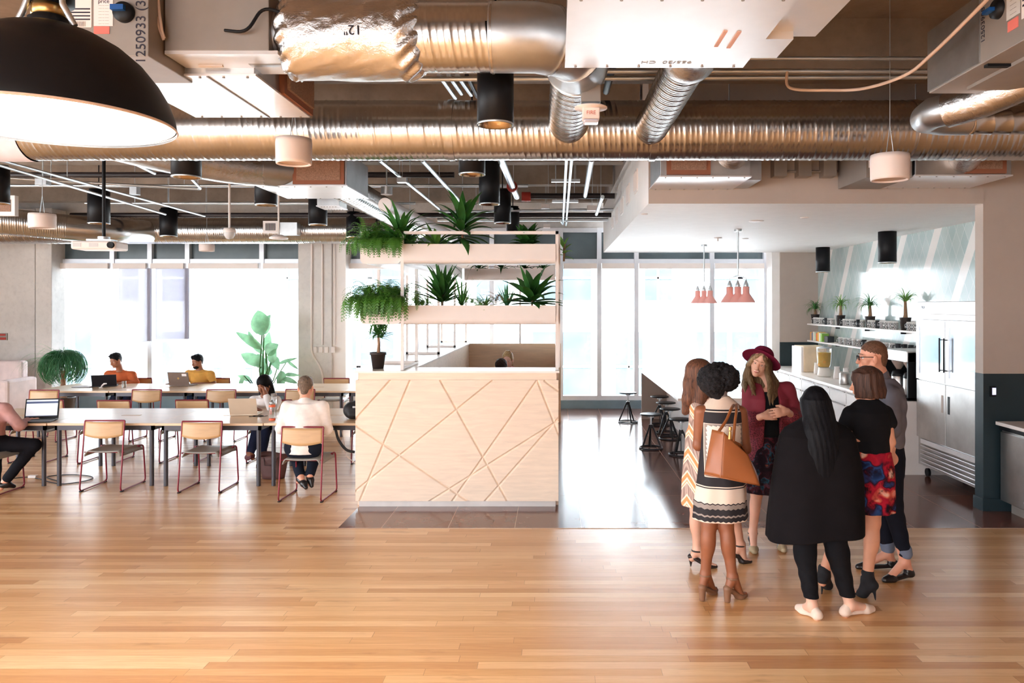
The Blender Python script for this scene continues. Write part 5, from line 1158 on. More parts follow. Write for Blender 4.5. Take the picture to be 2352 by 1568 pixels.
dracaena((-1.0, 8.2, 2.72), 34, (.3, .5), .085, 'tall dark dracaena in the middle of the upper planter', 'dark', .3, el=(-.2, 1.5), dr=(.4, 1.9))
dracaena((-1.28, 8.22, 2.72), 16, (.22, .34), .05, 'light green small plant left of the dark dracaena', 'light', .03)
dracaena((-.3, 8.2, 2.72), 46, (.14, .26), .085, 'low leafy dark plant at the right of the upper planter', 'dark', .08, el=(.2, 1.4))
dracaena((.1, 8.75, 2.6), 9, (.1, .2), .05, 'bright green sprig peeking right of the frame', 'light', .2, nm='trailing_plant')
# lower front planter
dracaena((-.25, 8.2, 2.08), 28, (.3, .46), .1, 'dark broad leaved dracaena at the right of the lower planter', 'dark', .12, el=(.0, 1.4), dr=(.4, 1.8))
dracaena((-1.22, 8.24, 2.08), 34, (.3, .42), .06, 'dark leafy plant at the left of the lower planter', 'dark', .15, el=(.4, 1.5), dr=(.2, 1.0))
dracaena((-1.0, 8.16, 2.08), 26, (.24, .42), .018, 'thin spiky plant in the middle of the lower planter', 'mid', .0, sh='strap', el=(.9, 1.5), dr=(.1, .5), nm='spider_plant')
mb = fernball('', '', (-1.45, 8.18, 2.08), (.1, .08), 44, None, L=(.18, .3)); plant('fern', 'light fern beside the left post in the lower planter', 'fern', (-1.45, 8.18, 2.07), [('fronds', mb, M['light'])])
mb = fernball('', '', (-.85, 8.18, 2.08), (.12, .08), 40, None, L=(.14, .24)); plant('fern', 'light green low fern in the centre of the lower planter', 'fern', (-.85, 8.18, 2.07), [('fronds', mb, M['light'])])
mb = MB()
for i in range(9): frond(mb, (-.68+.02*i, 8.2, 2.08), i*.75, R_.uniform(.8, 1.3), .3, .06, 2.0, 15)
plant('fern', 'reddish arching fern right of centre in the lower planter', 'fern', (-.6, 8.2, 2.07), [('fronds', mb, leafmat('reddish frond', (150,110,70)))])
dracaena((-.52, 8.2, 2.08), 12, (.18, .28), .03, 'slim upright plant between the red fern and the dracaena', 'blu', .0, el=(.9, 1.5), dr=(.1, .5), nm='snake_plant')
dracaena((-.75, 8.26, 2.08), 14, (.12, .2), .02, 'wispy small green plant low in the lower planter', 'light', .0, el=(.5, 1.4), nm='spider_plant')
for k, (x, n) in enumerate(((-1.35, 18), (-.95, 16), (-.55, 18), (-.2, 14))): dracaena((x, 13.6, 2.72), n, (.25, .4), .05, 'dark plant in the far back planter, %s from the left' % ('first', 'second', 'third', 'fourth')[k], 'dark', .05, dr=(1.2, 2.6), grp='plants in the far planter')
for k, Y in enumerate((9.6, 10.9, 12.2)): dracaena((-1.84, Y, 2.72), 20, (.25, .4), .05, 'leafy plant in the upper left trough behind the fern, %s going back' % ('first', 'second', 'third')[k], 'mid', .05, grp='plants along the left trough')
# pot on the desk
c = Vector((-1.905, 8.2, 1.415)); t = thing('potted_tree', 'small potted umbrella tree in a black pot on the reception desk corner', 'plant', c)
mk('pot', MB().lathe([(0, 0), (.058, 0), (.078, .15), (.088, .15), (.088, .175), (.078, .175), (.076, .155), (0, .155)], c, n=28), M['potb'], t); mk('trunk', MB().tube([c+Vector((0, 0, .15)), c+Vector((.01, 0, .26)), c+Vector((0, 0, .36))], .014, 10, rad=[.02, .012, .01]), M['trunk'], t)
mb = MB()
for i in range(150): blade(mb, c+Vector((R_.uniform(-.08, .08), R_.uniform(-.08, .08), R_.uniform(.33, .5))), R_.uniform(0, 2*PI), R_.uniform(-.2, 1.4), R_.uniform(.08, .17), .02, 1.0, 4)
for i in range(24): blade(mb, c+Vector((0, 0, .36)), R_.uniform(0, 2*PI), R_.uniform(.1, 1.2), R_.uniform(.15, .22), .014, 1.6, 6)
mk('leaves', mb, M['mid'], t)
# ball palm at the left windows
c = Vector(((145-HX)*13.9/F, 13.9, 0)); t = thing('ponytail_palm', 'round ball shaped wiry palm in front of the left windows', 'plant', c)
mk('pot', MB().lathe([(0, 0), (.16, 0), (.2, .4), (.21, .42), (.19, .42), (.17, .38), (0, .38)], c, n=28), M['potb'], t); mk('trunk', MB().tube([c+Vector((0, 0, .37)), c+Vector((0, 0, .55)), c+Vector((0, 0, .9))], .05, 12, rad=[.07, .045, .035]), M['trunk'], t)
mb = MB()
cb = c+Vector((0, 0, .95))
for i in range(520):
    az = R_.uniform(0, 2*PI); R0 = .37*R_.uniform(.55, 1.08); th1 = R_.uniform(1.5, 2.7); pts = []; az2 = az+R_.uniform(-.8, .8)
    for k in range(9):
        f_ = k/8; th = th1*f_; aa = az+(az2-az)*f_; rr_ = R0*min(1, .8+f_*.6); pts.append(cb+Vector((rr_*math.sin(th)*math.cos(aa), rr_*math.sin(th)*math.sin(aa), rr_*math.cos(th)*.95)))
    mb.tube(pts, .004, 3)
for i in range(46):
    az = R_.uniform(PI*.6, PI*1.6); blade(mb, cb, az, R_.uniform(.4, 1.3), R_.uniform(.8, 1.0), .012, R_.uniform(2.2, 3.4), 10, shape='strap')
mk('leaves', mb, M['blu'], t)
# bird of paradise
c = Vector(((603-HX)*14.3/F, 14.3, 0)); t = thing('bird_of_paradise_plant', 'tall plant with big paddle leaves in front of the left windows', 'plant', c)
mk('pot', MB().lathe([(0, 0), (.17, 0), (.21, .36), (.22, .38), (.2, .38), (.18, .34), (0, .34)], c, n=28), M['potb'], t)
def paddle(mb, b, tip, wd, tilt=.3, cup=.12, bend=.1, n=10):
    b = Vector(b); tip = Vector(tip); ax = tip-b; L_ = ax.length; ax.normalize(); nrm = Vector((math.sin(tilt), -math.cos(tilt), .25)).normalized(); side = ax.cross(nrm).normalized(); nrm = side.cross(ax); vs = []
    for i in range(n+1):
        t_ = i/n; w_ = wd*math.sin(PI*(.03+.97*t_)**.75)**.8*.5+.002; p = b+ax*L_*t_-nrm*bend*L_*(t_-t_*t_)*4*(-1)
        vs += [p-side*w_+nrm*cup*w_, p-side*w_*.5+nrm*cup*.3*w_, p, p+side*w_*.5+nrm*cup*.3*w_, p+side*w_+nrm*cup*w_]
    mb.add(vs, [(5*i+j, 5*i+j+1, 5*i+j+6, 5*i+j+5) for i in range(n) for j in range(4)], True)
LV = [((606,768),(592,712),.36,.2),((602,768),(622,722),.3,-.5),((600,800),(541,762),.16,.3),((604,812),(570,758),.15,-.4),((610,805),(618,762),.16,.4),((612,812),(640,790),.26,-.2),((604,838),(553,812),.22,.2),((600,842),(592,812),.2,.7),((622,832),(634,800),.18,0),((628,818),(640,850),.16,.2),((612,862),(610,835),.22,.2),((648,852),(642,895),.17,.5),((640,835),(684,822),.07,.1),((660,828),(686,848),.06,-.2),((650,868),(684,880),.1,.3),((655,860),(690,862),.08,0),((575,872),(545,862),.1,.2),((560,862),(548,895),.08,.3),((630,880),(622,905),.2,.2)]
lb = MB(); sb = MB()
for k, (b_, t_, wd, ti) in enumerate(LV):
    yy = 14.3+.14*math.sin(k*2.1); b2 = W(*b_, yy); t2 = W(*t_, yy+.1*math.cos(k)); sb.tube([c+Vector((.04*math.sin(k), .04*math.cos(k), .3)), c+(b2-c)*.6+Vector((-.05*math.sin(k), 0, .1)), b2], .011, 6); paddle(lb, b2, t2, wd, ti)
mk('leaves', lb, M['banana'], t); mk('stems', sb, M['mid'], t)
# four shelf palms
def shelf_palm(Y, x, mt, label, s=1.0, n=60, el=(.3, 1.5)):
    c = Vector((x, Y, 1.74)); t = thing('potted_palm', label, 'plant', c, 'ponytail palms on the shelf')
    mk('pot', MB().lathe([(0, 0), (.055, 0), (.08, .17), (.085, .18), (.075, .18), (.07, .165), (0, .165)], c, n=24), M['potb'], t); mk('trunk', MB().tube([c+Vector((0, 0, .16)), c+Vector((.005, 0, .22)), c+Vector((0, 0, .36*s))], .02, 10, rad=[.036, .026, .018]), M['trunk'], t)
    mb = MB()
    for i in range(n): blade(mb, c+Vector((0, 0, .34*s)), R_.uniform(0, 2*PI), R_.uniform(*el), R_.uniform(.2, .38), .016, R_.uniform(1.8, 4.2), 8, shape='strap')
    mb.v = [((c.x+.1+(p_[0]-c.x-.1)*.15) if p_[0] > c.x+.1 else p_[0], p_[1], p_[2]) for p_ in mb.v]
    mk('leaves', mb, M[mt], t)
shelf_palm(14.65, 5.0, 'mid', 'potted palm at the far left end of the upper kitchen shelf', .8); shelf_palm(13.35, 5.0, 'light', 'yellow green potted palm, second from the left on the kitchen shelf')
shelf_palm(12.1, 5.0, 'mid', 'dark green potted palm, third along the kitchen shelf'); shelf_palm(10.88, 5.0, 'light', 'tall yellow green potted palm nearest the refrigerator', 1.15, 46, (.8, 1.5))
# ================================================================ people
def skin(name, rgb):
    t = NT(name); v, x, y, z = t.obj(); c = s2l(rgb)
    col = t.ramp(t.noise(v, 9, 3), [(.3, tuple(q*.93 for q in c)), (.7, tuple(min(1, q*1.06) for q in c))]); t.bump(t.noise(v, 180, 2), .08, .001)
    return t.fin(col, .48, Subsurface_Weight=.08, Subsurface_Radius=(.01, .004, .002))
def hairmat(name, rgb, rgb2=None, wave=0, curly=False, zx=1):
    t = NT(name); v, x, y, z = t.obj(); c = s2l(rgb); c2 = s2l(rgb2 or tuple(q*.55 for q in rgb))
    if curly: n = t.noise(v, 55, 3, .7, 1.0); t.bump(n, .9, .012)
    else: n = t.noise(t.comb(t.m('MULTIPLY', x, 110), t.m('MULTIPLY', y, 110), t.m('MULTIPLY', z, 5)), 1, 3, .6, .4); t.bump(n, .5, .004)
    return t.fin(t.ramp(n, [(.3, c2), (.7, c)]), .55, Specular_IOR_Level=(.12 if max(rgb) < 60 else .3))
def cloth(name, rgb, rough=.8, var=.1, weave=220): return mat(name, rgb, rough, var=var, vs=12, bump=.25, bs=weave, bd=.001, Specular_IOR_Level=.12)
def nz(v): v = np.array(v, float); return v/np.linalg.norm(v)
def headR(fwd, tilt=0):
    """columns right, forward, up"""
    f = nz(fwd); up = np.array((0, 0, 1.)); r = nz(np.cross(f, up)); u = np.cross(r, f); c, s = math.cos(tilt), math.sin(tilt)
    return np.stack([r*c+u*s, f, u*c-r*s], 1)
class Fig:
    def __init__(s, name_label, px, Y0, h=.006, lo=(-.5, -.45, -.02), hi=(.5, .45, 1.85), z0=0, group=None, hpx=None, hf=.0035):
        p = W(px, 700, Y0); s.X0, s.Y0 = p.x, Y0; s.t = thing('person', name_label, 'person', (p.x, Y0, z0), group); s.h = h; s.lo, s.hi = lo, hi; s.z0 = z0
        s.ex = MB(); fine = None
        if hpx: c = s.P(*hpx); fine = (c-np.array((.12, .13, .13)), c+np.array((.12, .13, .14)), hf)
        s.v = Vol(lo, hi, h, fine); s.eyes = None
    def P(s, px, py, dy=0): q = W(px, py, s.Y0+dy); return np.array((q.x-s.X0, dy, q.z-s.z0))
    def vol(s, h=None, lo=None, hi=None): return Vol(lo or s.lo, hi or s.hi, h or s.h)
    def head(s, c, R, k=1.0, neck=None, fem=True, nr=.052, smile=False):
        v = s.v; c = np.array(c, float)
        L = lambda x, y, z: c+R@(np.array((x, y, z))*k)
        E = lambda p, r, id=0, kk=.012, mode='u': v.ell(L(*p), np.array(r)*k, R, kk, id, mode)
        E((0, -.012, .035), (.073, .092, .08), kk=.02); E((0, .022, -.028), (.056, .062, .085), kk=.02)
        jw = .036 if fem else .043
        for sg in (-1, 1):
            v.rc(L(sg*.05, .0, -.05), L(sg*.012, .062, -.092), .022*k, .018*k, .02); E((sg*.034, .052, -.03), (.026, .026, .026), kk=.015)
            v.rc(L(sg*.012, .078, .02), L(sg*.044, .064, .018), .009*k, .008*k, .01)
            E((sg*.030, .090, .0), (.0155, .0115, .0075), mode='s', kk=.006); E((sg*.076, -.006, -.012), (.010, .018, .031), kk=.006)
            v.rc(L(sg*.015, .0925, .0265), L(sg*.031, .0875, .0300), .0032*k, .003*k, .002, 2); v.rc(L(sg*.031, .0875, .0300), L(sg*.047, .076, .0235), .003*k, .0018*k, .002, 2); v.rc(L(sg*.009, .098, -.036), L(sg*.009, .094, -.036), .0075*k, k=.006)
        E((0, .064, -.098), (.022, .02, .018)); v.rc(L(0, .082, .008), L(0, .106, -.034), .0085*k, .0115*k, .012)
        E((0, .082, -.060), (.026, .014, .016), kk=.012); sm = .005 if smile else .001; w_ = .024 if smile else .019
        for z0_, r_ in ((-.0575 if not smile else -.056, .0036), (-.0655 if not smile else -.068, .0042)):
            pr_ = [(-w_, .079, z0_*.45-.062*.55+sm), (-w_*.5, .0895, z0_), (0, .093, z0_-.001), (w_*.5, .0895, z0_), (w_, .079, z0_*.45-.062*.55+sm)]
            for i in range(4): v.rc(L(*pr_[i]), L(*pr_[i+1]), r_*(.6 if i == 0 else 1.15)*k, r_*(.6 if i == 3 else 1.15)*k, .001, 1)
        if smile: v.ell(L(0, .0885, -.0615), np.array((.02, .0075, .0055))*k, R, .001, 5)
        if neck is not None: v.rc(L(0, -.02, -.05), neck, nr, nr*1.08, .03)
        m = s.ex
        for sg in (-1, 1):
            m.cur = 3; m.sph(L(sg*.030, .0695, .0), .0122*k, 14, 10); m.cur = 4; m.sph(L(sg*.030, .0765, -.0005), .0064*k, 10, 8); m.cur = 0; v.rc(L(sg*.019, .083, .0055), L(sg*.041, .077, .0045), .0042*k, .0035*k, .004); v.rc(L(sg*.02, .081, -.0085), L(sg*.04, .076, -.0075), .0035*k, .003*k, .004)
        s.L = L; s.R = R; s.c = c; s.k = k; return L
    def torso(s, st, ang=0, k=.03): s.v.loft(st, ang, k)
    def limb(s, a, b, c, r, k=.02, bulge=None, v=None, id=0):
        v = v or s.v; v.rc(a, b, r[0], r[1], k, id); v.rc(b, c, r[1], r[2], k, id)
        if bulge: m = np.array(b)*.68+np.array(c)*.32; v.ell(m+np.array(bulge[1]), (bulge[0],)*2+(bulge[0]*2.2,), None, .02, id)
    def hand(s, w, d, pn, th, curl=.5, sc=1.0, spread=1.0):
        v = s.v; w = np.array(w, float); d = nz(d); pn = nz(np.array(pn)-d*np.dot(pn, d)); sd = np.cross(d, pn); sd = sd if np.dot(sd, th) > 0 else -sd
        v.rc(w, w+d*.03*sc, .022*sc, .026*sc, .012); v.rc(w+d*.03*sc, w+d*.072*sc, .036*sc, .037*sc, .01, flat=(pn, .42))
        for i, (o, L) in enumerate(((.028, .066), (.0095, .076), (-.0095, .071), (-.028, .056))):
            p = w+d*(.078-.004*abs(i-1.2))*sc+sd*o*sc*spread; a = curl*.55*(1+.08*i); dd = d*math.cos(a)+pn*math.sin(a)
            for j, f in enumerate((.42, .32, .26)):
                q = p+dd*L*f*sc; v.rc(p, q, (.0092-.0008*j)*sc, (.0086-.0009*j)*sc, .0035); p = q; a += curl*(.8 if j == 0 else .6); dd = d*math.cos(a)+pn*math.sin(a)
        p = w+d*.022*sc+sd*.026*sc; dd = nz(d*.75+sd*.65+pn*.3); q = p+dd*.036*sc; v.rc(p, q, .014*sc, .011*sc, .008); q2 = q+nz(d*.95+sd*.15+pn*.35)*.03*sc; v.rc(q, q2, .0105*sc, .008*sc, .004)
    def foot(s, ank, toe, w=.036, h=.035):
        """bare foot from ankle to toe point (toe given at sole level)"""
        v = s.v; ank = np.array(ank); toe = np.array(toe); d = toe-ank; d[2] = 0; d = nz(d); heel = ank-d*.04; heel[2] = max(.02, ank[2]-.07)
        v.rc(ank, heel, .034, .028, .02); b = toe-d*.05; b[2] += .022; v.rc(ank+d*.01, b, .034, .026, .02); v.rc(b, toe+np.array((0, 0, .015)), .027, .018, .012, flat=((0, 0, 1), .6))
    def body(s, sk, lip=(170, 90, 85), brow=(60, 40, 30), name='skin'):
        mats = [skin('skin tone %d %d %d' % sk, sk), mat('lip tone', lip, .4), mat('brow hair', brow, .8), mat('eye white', (235,230,226), .2), mat('iris', (58,44,38), .15), mat('teeth', (240,234,226), .3)]
        return mkvol('body', s.v, mats, s.t, extra=s.ex)
    def part(s, name, v, m, **kw): return mkvol(name, v, m, s.t, **kw)
def foldn(n, amp, zs=3.0, ph=0):
    def f(X, Y, Z): return amp*np.sin(n*np.arctan2(Y, X)+zs*Z+ph)*.6+amp*.4*np.sin(n*1.7*np.arctan2(Y, X)-zs*1.4*Z+ph*2)
    return f
def wrinkle(a, f=40): return lambda X, Y, Z: a*np.sin(f*(Z+.35*X)+3*np.sin(9*X+5*Y+4*Z))*np.sin(17*X+3*Z+2)
NAV = (30, 34, 46)
# ---------------------------------------------------------------- C : woman in hat and burgundy kimono
f = Fig('woman in a burgundy felt hat and lace kimono, smiling with clasped hands', 1762, 6.55, .006, hi=(.42, .42, 1.8), hpx=(1746, 833, -.02), hf=.003, lo=(-.42, -.42, -.02)); P = f.P
Rh = headR((-.42, -.9, -.1), .32); hc = P(1746, 833, -.02); nk = P(1764, 885, 0)
L = f.head(hc, Rh, .98, nk, smile=True); f.torso([(.78, .0, .0, .16, .11), (.88, 0, 0, .165, .12), (1.0, 0, 0, .135, .1), (1.1, 0, 0, .125, .095), (1.22, 0, -.01, .15, .115), (1.33, 0, 0, .165, .09), (1.385, 0, 0, .13, .06)])
sL, sR = P(1722, 893), P(1809, 889); eL, eR = P(1719, 968, -.02), P(1828, 962, -.02); wL, wR = P(1752, 955, -.2), P(1808, 944, -.25)
f.limb(sL, eL, wL, (.05, .036, .026)); f.limb(sR, eR, wR, (.05, .036, .026))
f.hand(wL, (.9, -.25, .05), (.2, .9, -.2), (0, -.1, 1), .5, .98); f.hand(wR, (-.93, -.3, -.08), (.1, .95, -.15), (0, -.2, 1), .62, 1.05, 1.12)
hL, hR = P(1748, 1050), P(1782, 1050); kL, kR = P(1738, 1132, -.03), P(1790, 1132); aL, aR = P(1729, 1222, 0), P(1793, 1226, .03)
f.limb(hL, kL, aL, (.085, .05, .032), bulge=(.042, (0, .02, 0))); f.limb(hR, kR, aR, (.085, .05, .032), bulge=(.042, (0, .02, 0)))
tL, tR = P(1733, 1262, -.12), P(1800, 1260, -.08); tL[2] = tR[2] = .012; f.foot(aL, tL); f.foot(aR, tR)
f.body((226, 176, 152), (204, 118, 112), (160, 122, 94))
v = f.vol(); c = L(0, 0, 0)
def strand(v, pts, r, k=.012, id=0):
    for i in range(len(pts)-1): v.rc(pts[i], pts[i+1], r[i], r[i+1], k, id)
v.ell(L(0, -.025, .035), (.083, .09, .084), f.R, .01); v.rc(L(0, -.05, 0), L(0, -.05, -.08), .07, .07, .02); v.rc(L(0, -.05, -.08), nk+np.array((0, .04, -.06)), .08, .09, .03)
rr = random.Random(3)
for sg in (-1, 1):
    for i in range(13):
        a = i/12; s0 = L(sg*(.056+.022*a), .045-.09*a, .03); s1 = L(sg*(.084+.010*a), .03-.085*a, -.055); e0 = s1+np.array((-sg*(.004+.03*a)+.012, -.03+.05*a, -.085)); e1 = e0+np.array((sg*.012-.02*sg*a+rr.uniform(-.022, .022)+.008, -.045+.06*a, -.10)); e2 = e1+np.array((rr.uniform(-.05, .04), -.012, -.085))
        strand(v, [s0, s1, e0, e1, e2], [.017, .022, .024, .018, .004], .007)
        g0 = s1+np.array((-sg*.03+.012, .02-.05*a, -.09)); g1 = g0+np.array((-sg*(.012+.02*a), -.05+.05*a, -.1)); strand(v, [s1, g0, g1, g1+np.array((rr.uniform(-.03, .03), -.01, -.05))], [.02, .026, .018, .004], .007)
v.ell(L(0, .075, -.042), (.056, .055, .085), f.R, .006, mode='s')
for sg in (-1, 1): strand(v, [L(sg*.006, .05, .088), L(sg*.036, .066, .062), L(sg*.064, .05, .022), L(sg*.078, .035, -.03)], [.014, .017, .017, .016], .006); f.part('hair', v, hairmat('long ash blonde hair', (176, 148, 112), (104, 78, 54)))
# hat
v = f.vol(.005); hcn = L(0, -.04, .042); q_ = .62
HR = np.stack([f.R[:, 0], f.R[:, 1]*math.cos(q_)+f.R[:, 2]*math.sin(q_), f.R[:, 2]*math.cos(q_)-f.R[:, 1]*math.sin(q_)], 1)
v.ell(hcn+HR@np.array((0, .01, .025)), (.09, .105, .07), HR, .012); v.ell(hcn+HR@np.array((0, .03, .105)), (.02, .06, .02), HR, .03, mode='s')
def brim(X, Y, Z):
    x, y, z = X-hcn[0], Y-hcn[1], Z-hcn[2]; R = HR; u = R[0,0]*x+R[1,0]*y+R[2,0]*z; w = R[0,1]*x+R[1,1]*y+R[2,1]*z; q = R[0,2]*x+R[1,2]*y+R[2,2]*z
    r = np.sqrt((u/.17)**2+(w/.18)**2); sh = q-(-.02*r**2-.012*np.abs(u/.17)**2); return np.maximum(np.maximum(np.abs(sh)-.0045, (r-1)*.16), (.45-r)*.16)
v.comb(hcn-.22, hcn+.22, brim, .012); f.part('hat', v, cloth('burgundy felt', (112, 26, 54), .9))
# dress
def floral(name, base, cols, sc=16, th=.52, plain=9):
    t = NT(name); v, x, y, z = t.obj(); wv = t.n('ShaderNodeTexNoise', {'Vector': v, 'Scale': 6.0, 'Detail': 2.0}); vv = t.n('ShaderNodeVectorMath', {0: v, 1: t.scale(wv.outputs['Color'], (.12, .12, .12))}, operation='ADD').outputs[0]
    vo = t.n('ShaderNodeTexVoronoi', {'Vector': vv, 'Scale': sc, 'Randomness': 1.0}, feature='SMOOTH_F1'); sp = t.n('ShaderNodeSeparateColor', {0: vo.outputs['Color']})
    c = t.ramp(sp.outputs[0], [(i/len(cols), s2l(q)) for i, q in enumerate(cols)], 'LINEAR'); m = t.ramp(t.noise(v, sc*.55, 4, .7), [(th-.06, (0, 0, 0)), (th+.06, (1, 1, 1))])
    c = t.mix(m, c, s2l(base)); c = t.mix(t.m('GREATER_THAN', z, plain), c, s2l((20, 24, 28))); c = t.mix(t.m('MULTIPLY', t.noise(v, 60, 2), .5), c, t.mix(1, c, (.35, .35, .35), 'MULTIPLY')); t.bump(t.noise(v, 200, 2), .2, .001); return t.fin(c, .8, Specular_IOR_Level=.15)
v = f.vol(); v.loft([(.50, -.0, .0, .2, .17), (.7, 0, 0, .185, .15), (.9, 0, 0, .178, .135), (1.0, 0, 0, .15, .115), (1.1, 0, -.002, .14, .108), (1.22, 0, -.012, .165, .128), (1.36, 0, -.0, .15, .09)], folds=(11, .05, .0, 0), k=.02)
f.part('dress', v, floral('dark floral dress', (34, 20, 30), ((30,18,28), (50,24,36), (34,20,30), (96,40,52), (40,90,110), (30,18,28), (120,70,60)), 22, .5, .98))
v = f.vol(); ko = [(.54, .0, .04, .235, .16), (.7, .0, .035, .225, .155), (.95, 0, .03, .2, .165), (1.15, 0, .005, .19, .158), (1.3, 0, -.005, .19, .145), (1.375, 0, 0, .165, .085), (1.415, 0, .0, .09, .06)]
v.loft(ko, folds=(9, .05, .01, 1), k=.02)
for a, b, c_ in ((sL, eL, wL), (sR, eR, wR)): v.rc(nk+np.array((.05 if a is sR else -.05, .01, -.01)), a-np.array((0, 0, .015)), .04, .056, .04); v.rc(a-np.array((0, 0, .012)), b, .058, .074, .03, noise=wrinkle(.004, 60)); v.rc(b, np.array(b)*.55+np.array(c_)*.45, .078, .066, .03, noise=wrinkle(.004, 60)); v.rc(b+np.array((0, 0, -.03)), np.array(b)*.7+np.array(c_)*.3+np.array((0, 0, -.1)), .05, .035, .04)
fr_ = lambda X, Y, Z: np.maximum(np.maximum(np.abs(X-.01)-(.055+.03*(1.4-Z)), Y+.02), -.6-Y)
v.comb((-.2, -.42, .4), (.2, .0, 1.6), fr_, .015, mode='s'); v.comb((-.16, -.42, 1.3), (.16, .1, 1.5), lambda X, Y, Z: np.sqrt((X-nk[0])**2+(Y+.03)**2)-.068, .01, mode='s')
def lace():
    t = NT('burgundy lace'); vv, x, y, z = t.obj(); vo = t.n('ShaderNodeTexVoronoi', {'Vector': vv, 'Scale': 55.0}, feature='DISTANCE_TO_EDGE'); m = t.m('GREATER_THAN', vo.outputs['Distance'], .1)
    c = t.mix(m, s2l((132, 44, 62)), s2l((84, 22, 38))); c = t.mix(t.m('GREATER_THAN', z, 1.2), c, s2l((128, 34, 52))); t.bump(m, .3, .002); return t.fin(c, .75)
f.part('kimono', v, lace())
def pump(f, ank, toe, heel_h, mt, thin=.006, closed=True, mt2=None, nm='shoe', w=.034, k=1.0, strap=True):
    """heeled shoe following the foot"""
    v = f.vol(.005); ank = np.array(ank, float); toe = np.array(toe, float); d = toe-ank; d[2] = 0; d = nz(d); heel = ank-d*.045; heel[2] = heel_h+.012
    b = toe-d*.055; b[2] = .016; tt = toe.copy(); tt[2] = .014
    v.rc(heel, b, .028, .034, .02, flat=((0, 0, 1), .5)); v.rc(b, tt, .036, .022, .015, flat=((0, 0, 1), .75))
    if closed: v.rc(heel+np.array((0, 0, .015)), heel+d*.02+np.array((0, 0, .03)), .034, .032, .02); v.rc(b+np.array((0, 0, .012)), tt+np.array((0, 0, .008)), .037, .022, .015)
    if heel_h > .03: v.rc(heel-d*.004, np.array((heel[0]-d[0]*.004, heel[1]-d[1]*.004, .006)), .022 if thin < .01 else .028, thin, .01)
    if strap: v.comb(ank-.08, ank+.08, lambda X, Y, Z: np.maximum(np.abs(np.sqrt((X-ank[0]-d[0]*.0)**2+(Y-ank[1])**2)-.038)-.006, np.abs(Z-ank[2]+.005)-.008), .004)
    v.comb(np.minimum(heel, toe)-.08, np.maximum(heel, toe)+.08, lambda X, Y, Z: -Z+.002+0*X, .001, mode='s') if False else None
    v.cut((0, 0, .002), (0, 0, -1)); return mkvol(nm, v, mt, f.t)
M['shoeb'] = mat('black leather shoe', (26, 22, 24), .3); sc_ = mat('two tone beige shoe', (176, 160, 130), .5)
for a, tq in ((aL, tL), (aR, tR)):
    o = pump(f, a, tq, .06, [M['shoeb'], sc_]); dd = nz((tq-a)*np.array((1, 1, 0)))
    for p in o.data.polygons:
        c_ = p.center
        if (c_[0]-tq[0])*dd[0]+(c_[1]-tq[1])*dd[1] > -.055: p.material_index = 1
# ---------------------------------------------------------------- A : zigzag tunic woman
f = Fig('woman with long brown hair in an orange zigzag tunic, partly hidden', 1625, 6.1, .006, lo=(-.35, -.35, -.02), hi=(.42, .35, 1.72)); P = f.P
Rh = headR((.75, .3, -.1)); hc = P(1608, 862, .0); nk = P(1622, 905)
L = f.head(hc, Rh, .98, nk); f.torso([(.8, .03, 0, .13, .12), (1.0, .02, 0, .12, .11), (1.25, 0, 0, .13, .12), (1.36, 0, 0, .11, .1)])
sL, sR = P(1602, 935, -.06), P(1668, 935, .08); f.limb(sL, P(1612, 1010, .02), P(1660, 990, .12), (.045, .036, .026)); f.limb(sR, P(1690, 1005, .1), P(1705, 960, .12), (.045, .036, .026))
aL, aR = P(1601, 1262, 0), P(1700, 1250, .1); f.limb(P(1620, 1050), P(1600, 1170), aL, (.08, .052, .033), bulge=(.043, (-.015, 0, 0))); f.limb(P(1650, 1050, .05), P(1682, 1160, .1), aR, (.08, .052, .033), bulge=(.043, (-.015, 0, 0)))
tL, tR = P(1642, 1300, -.02), P(1722, 1288, .1); tL[2] = tR[2] = .01; f.foot(aL, tL); f.foot(aR, tR); f.body((214, 166, 144))
v = f.vol(); v.ell(L(0, -.02, .04), (.088, .1, .09), f.R, .01)
strand(v, [P(1598, 850, 0), P(1590, 880, -.02), P(1583, 915, -.03), P(1574, 945, -.02)], [.085, .07, .055, .03], .03); strand(v, [P(1612, 850, -.02), P(1615, 890, -.04), P(1606, 925, -.05), P(1590, 945, -.04)], [.085, .075, .06, .02], .03)
v.ell(L(0, .085, -.03), (.055, .06, .085), f.R, .01, mode='s'); f.part('hair', v, hairmat('long brown hair', (128, 84, 62), (58, 38, 32)))
def zig():
    t = NT('zigzag print'); v, x, y, z = t.obj(); sx = t.m('ADD', x, t.m('MULTIPLY', y, -.5)); tri = t.m('ABSOLUTE', t.m('SUBTRACT', t.m('FRACT', t.m('MULTIPLY', t.m('ADD', sx, .245), 4.6)), .5)); q = t.m('FRACT', t.m('MULTIPLY', t.m('ADD', z, t.m('MULTIPLY', tri, .22)), 5.4))
    wv = t.n('ShaderNodeTexChecker', {'Vector': t.comb(t.m('ADD', x, z), t.m('SUBTRACT', z, x), y), 'Scale': 130.0, 'Color1': (*s2l((118,86,80)), 1), 'Color2': (*s2l((214,190,176)), 1)}); c = t.ramp(q, [(0, s2l((236,150,96))), (.2, s2l((244,222,206))), (.3, s2l((150,118,108))), (.75, s2l((244,222,206))), (.83, s2l((238,160,110))), (.88, s2l((244,222,206)))], 'CONSTANT')
    m = t.m('MULTIPLY', t.m('GREATER_THAN', q, .3), t.m('LESS_THAN', q, .75)); c = t.mix(m, c, wv.outputs[0]); return t.fin(c, .8)
v = f.vol(); z_ = lambda py: 2.1-(py-700)*6.1/1750
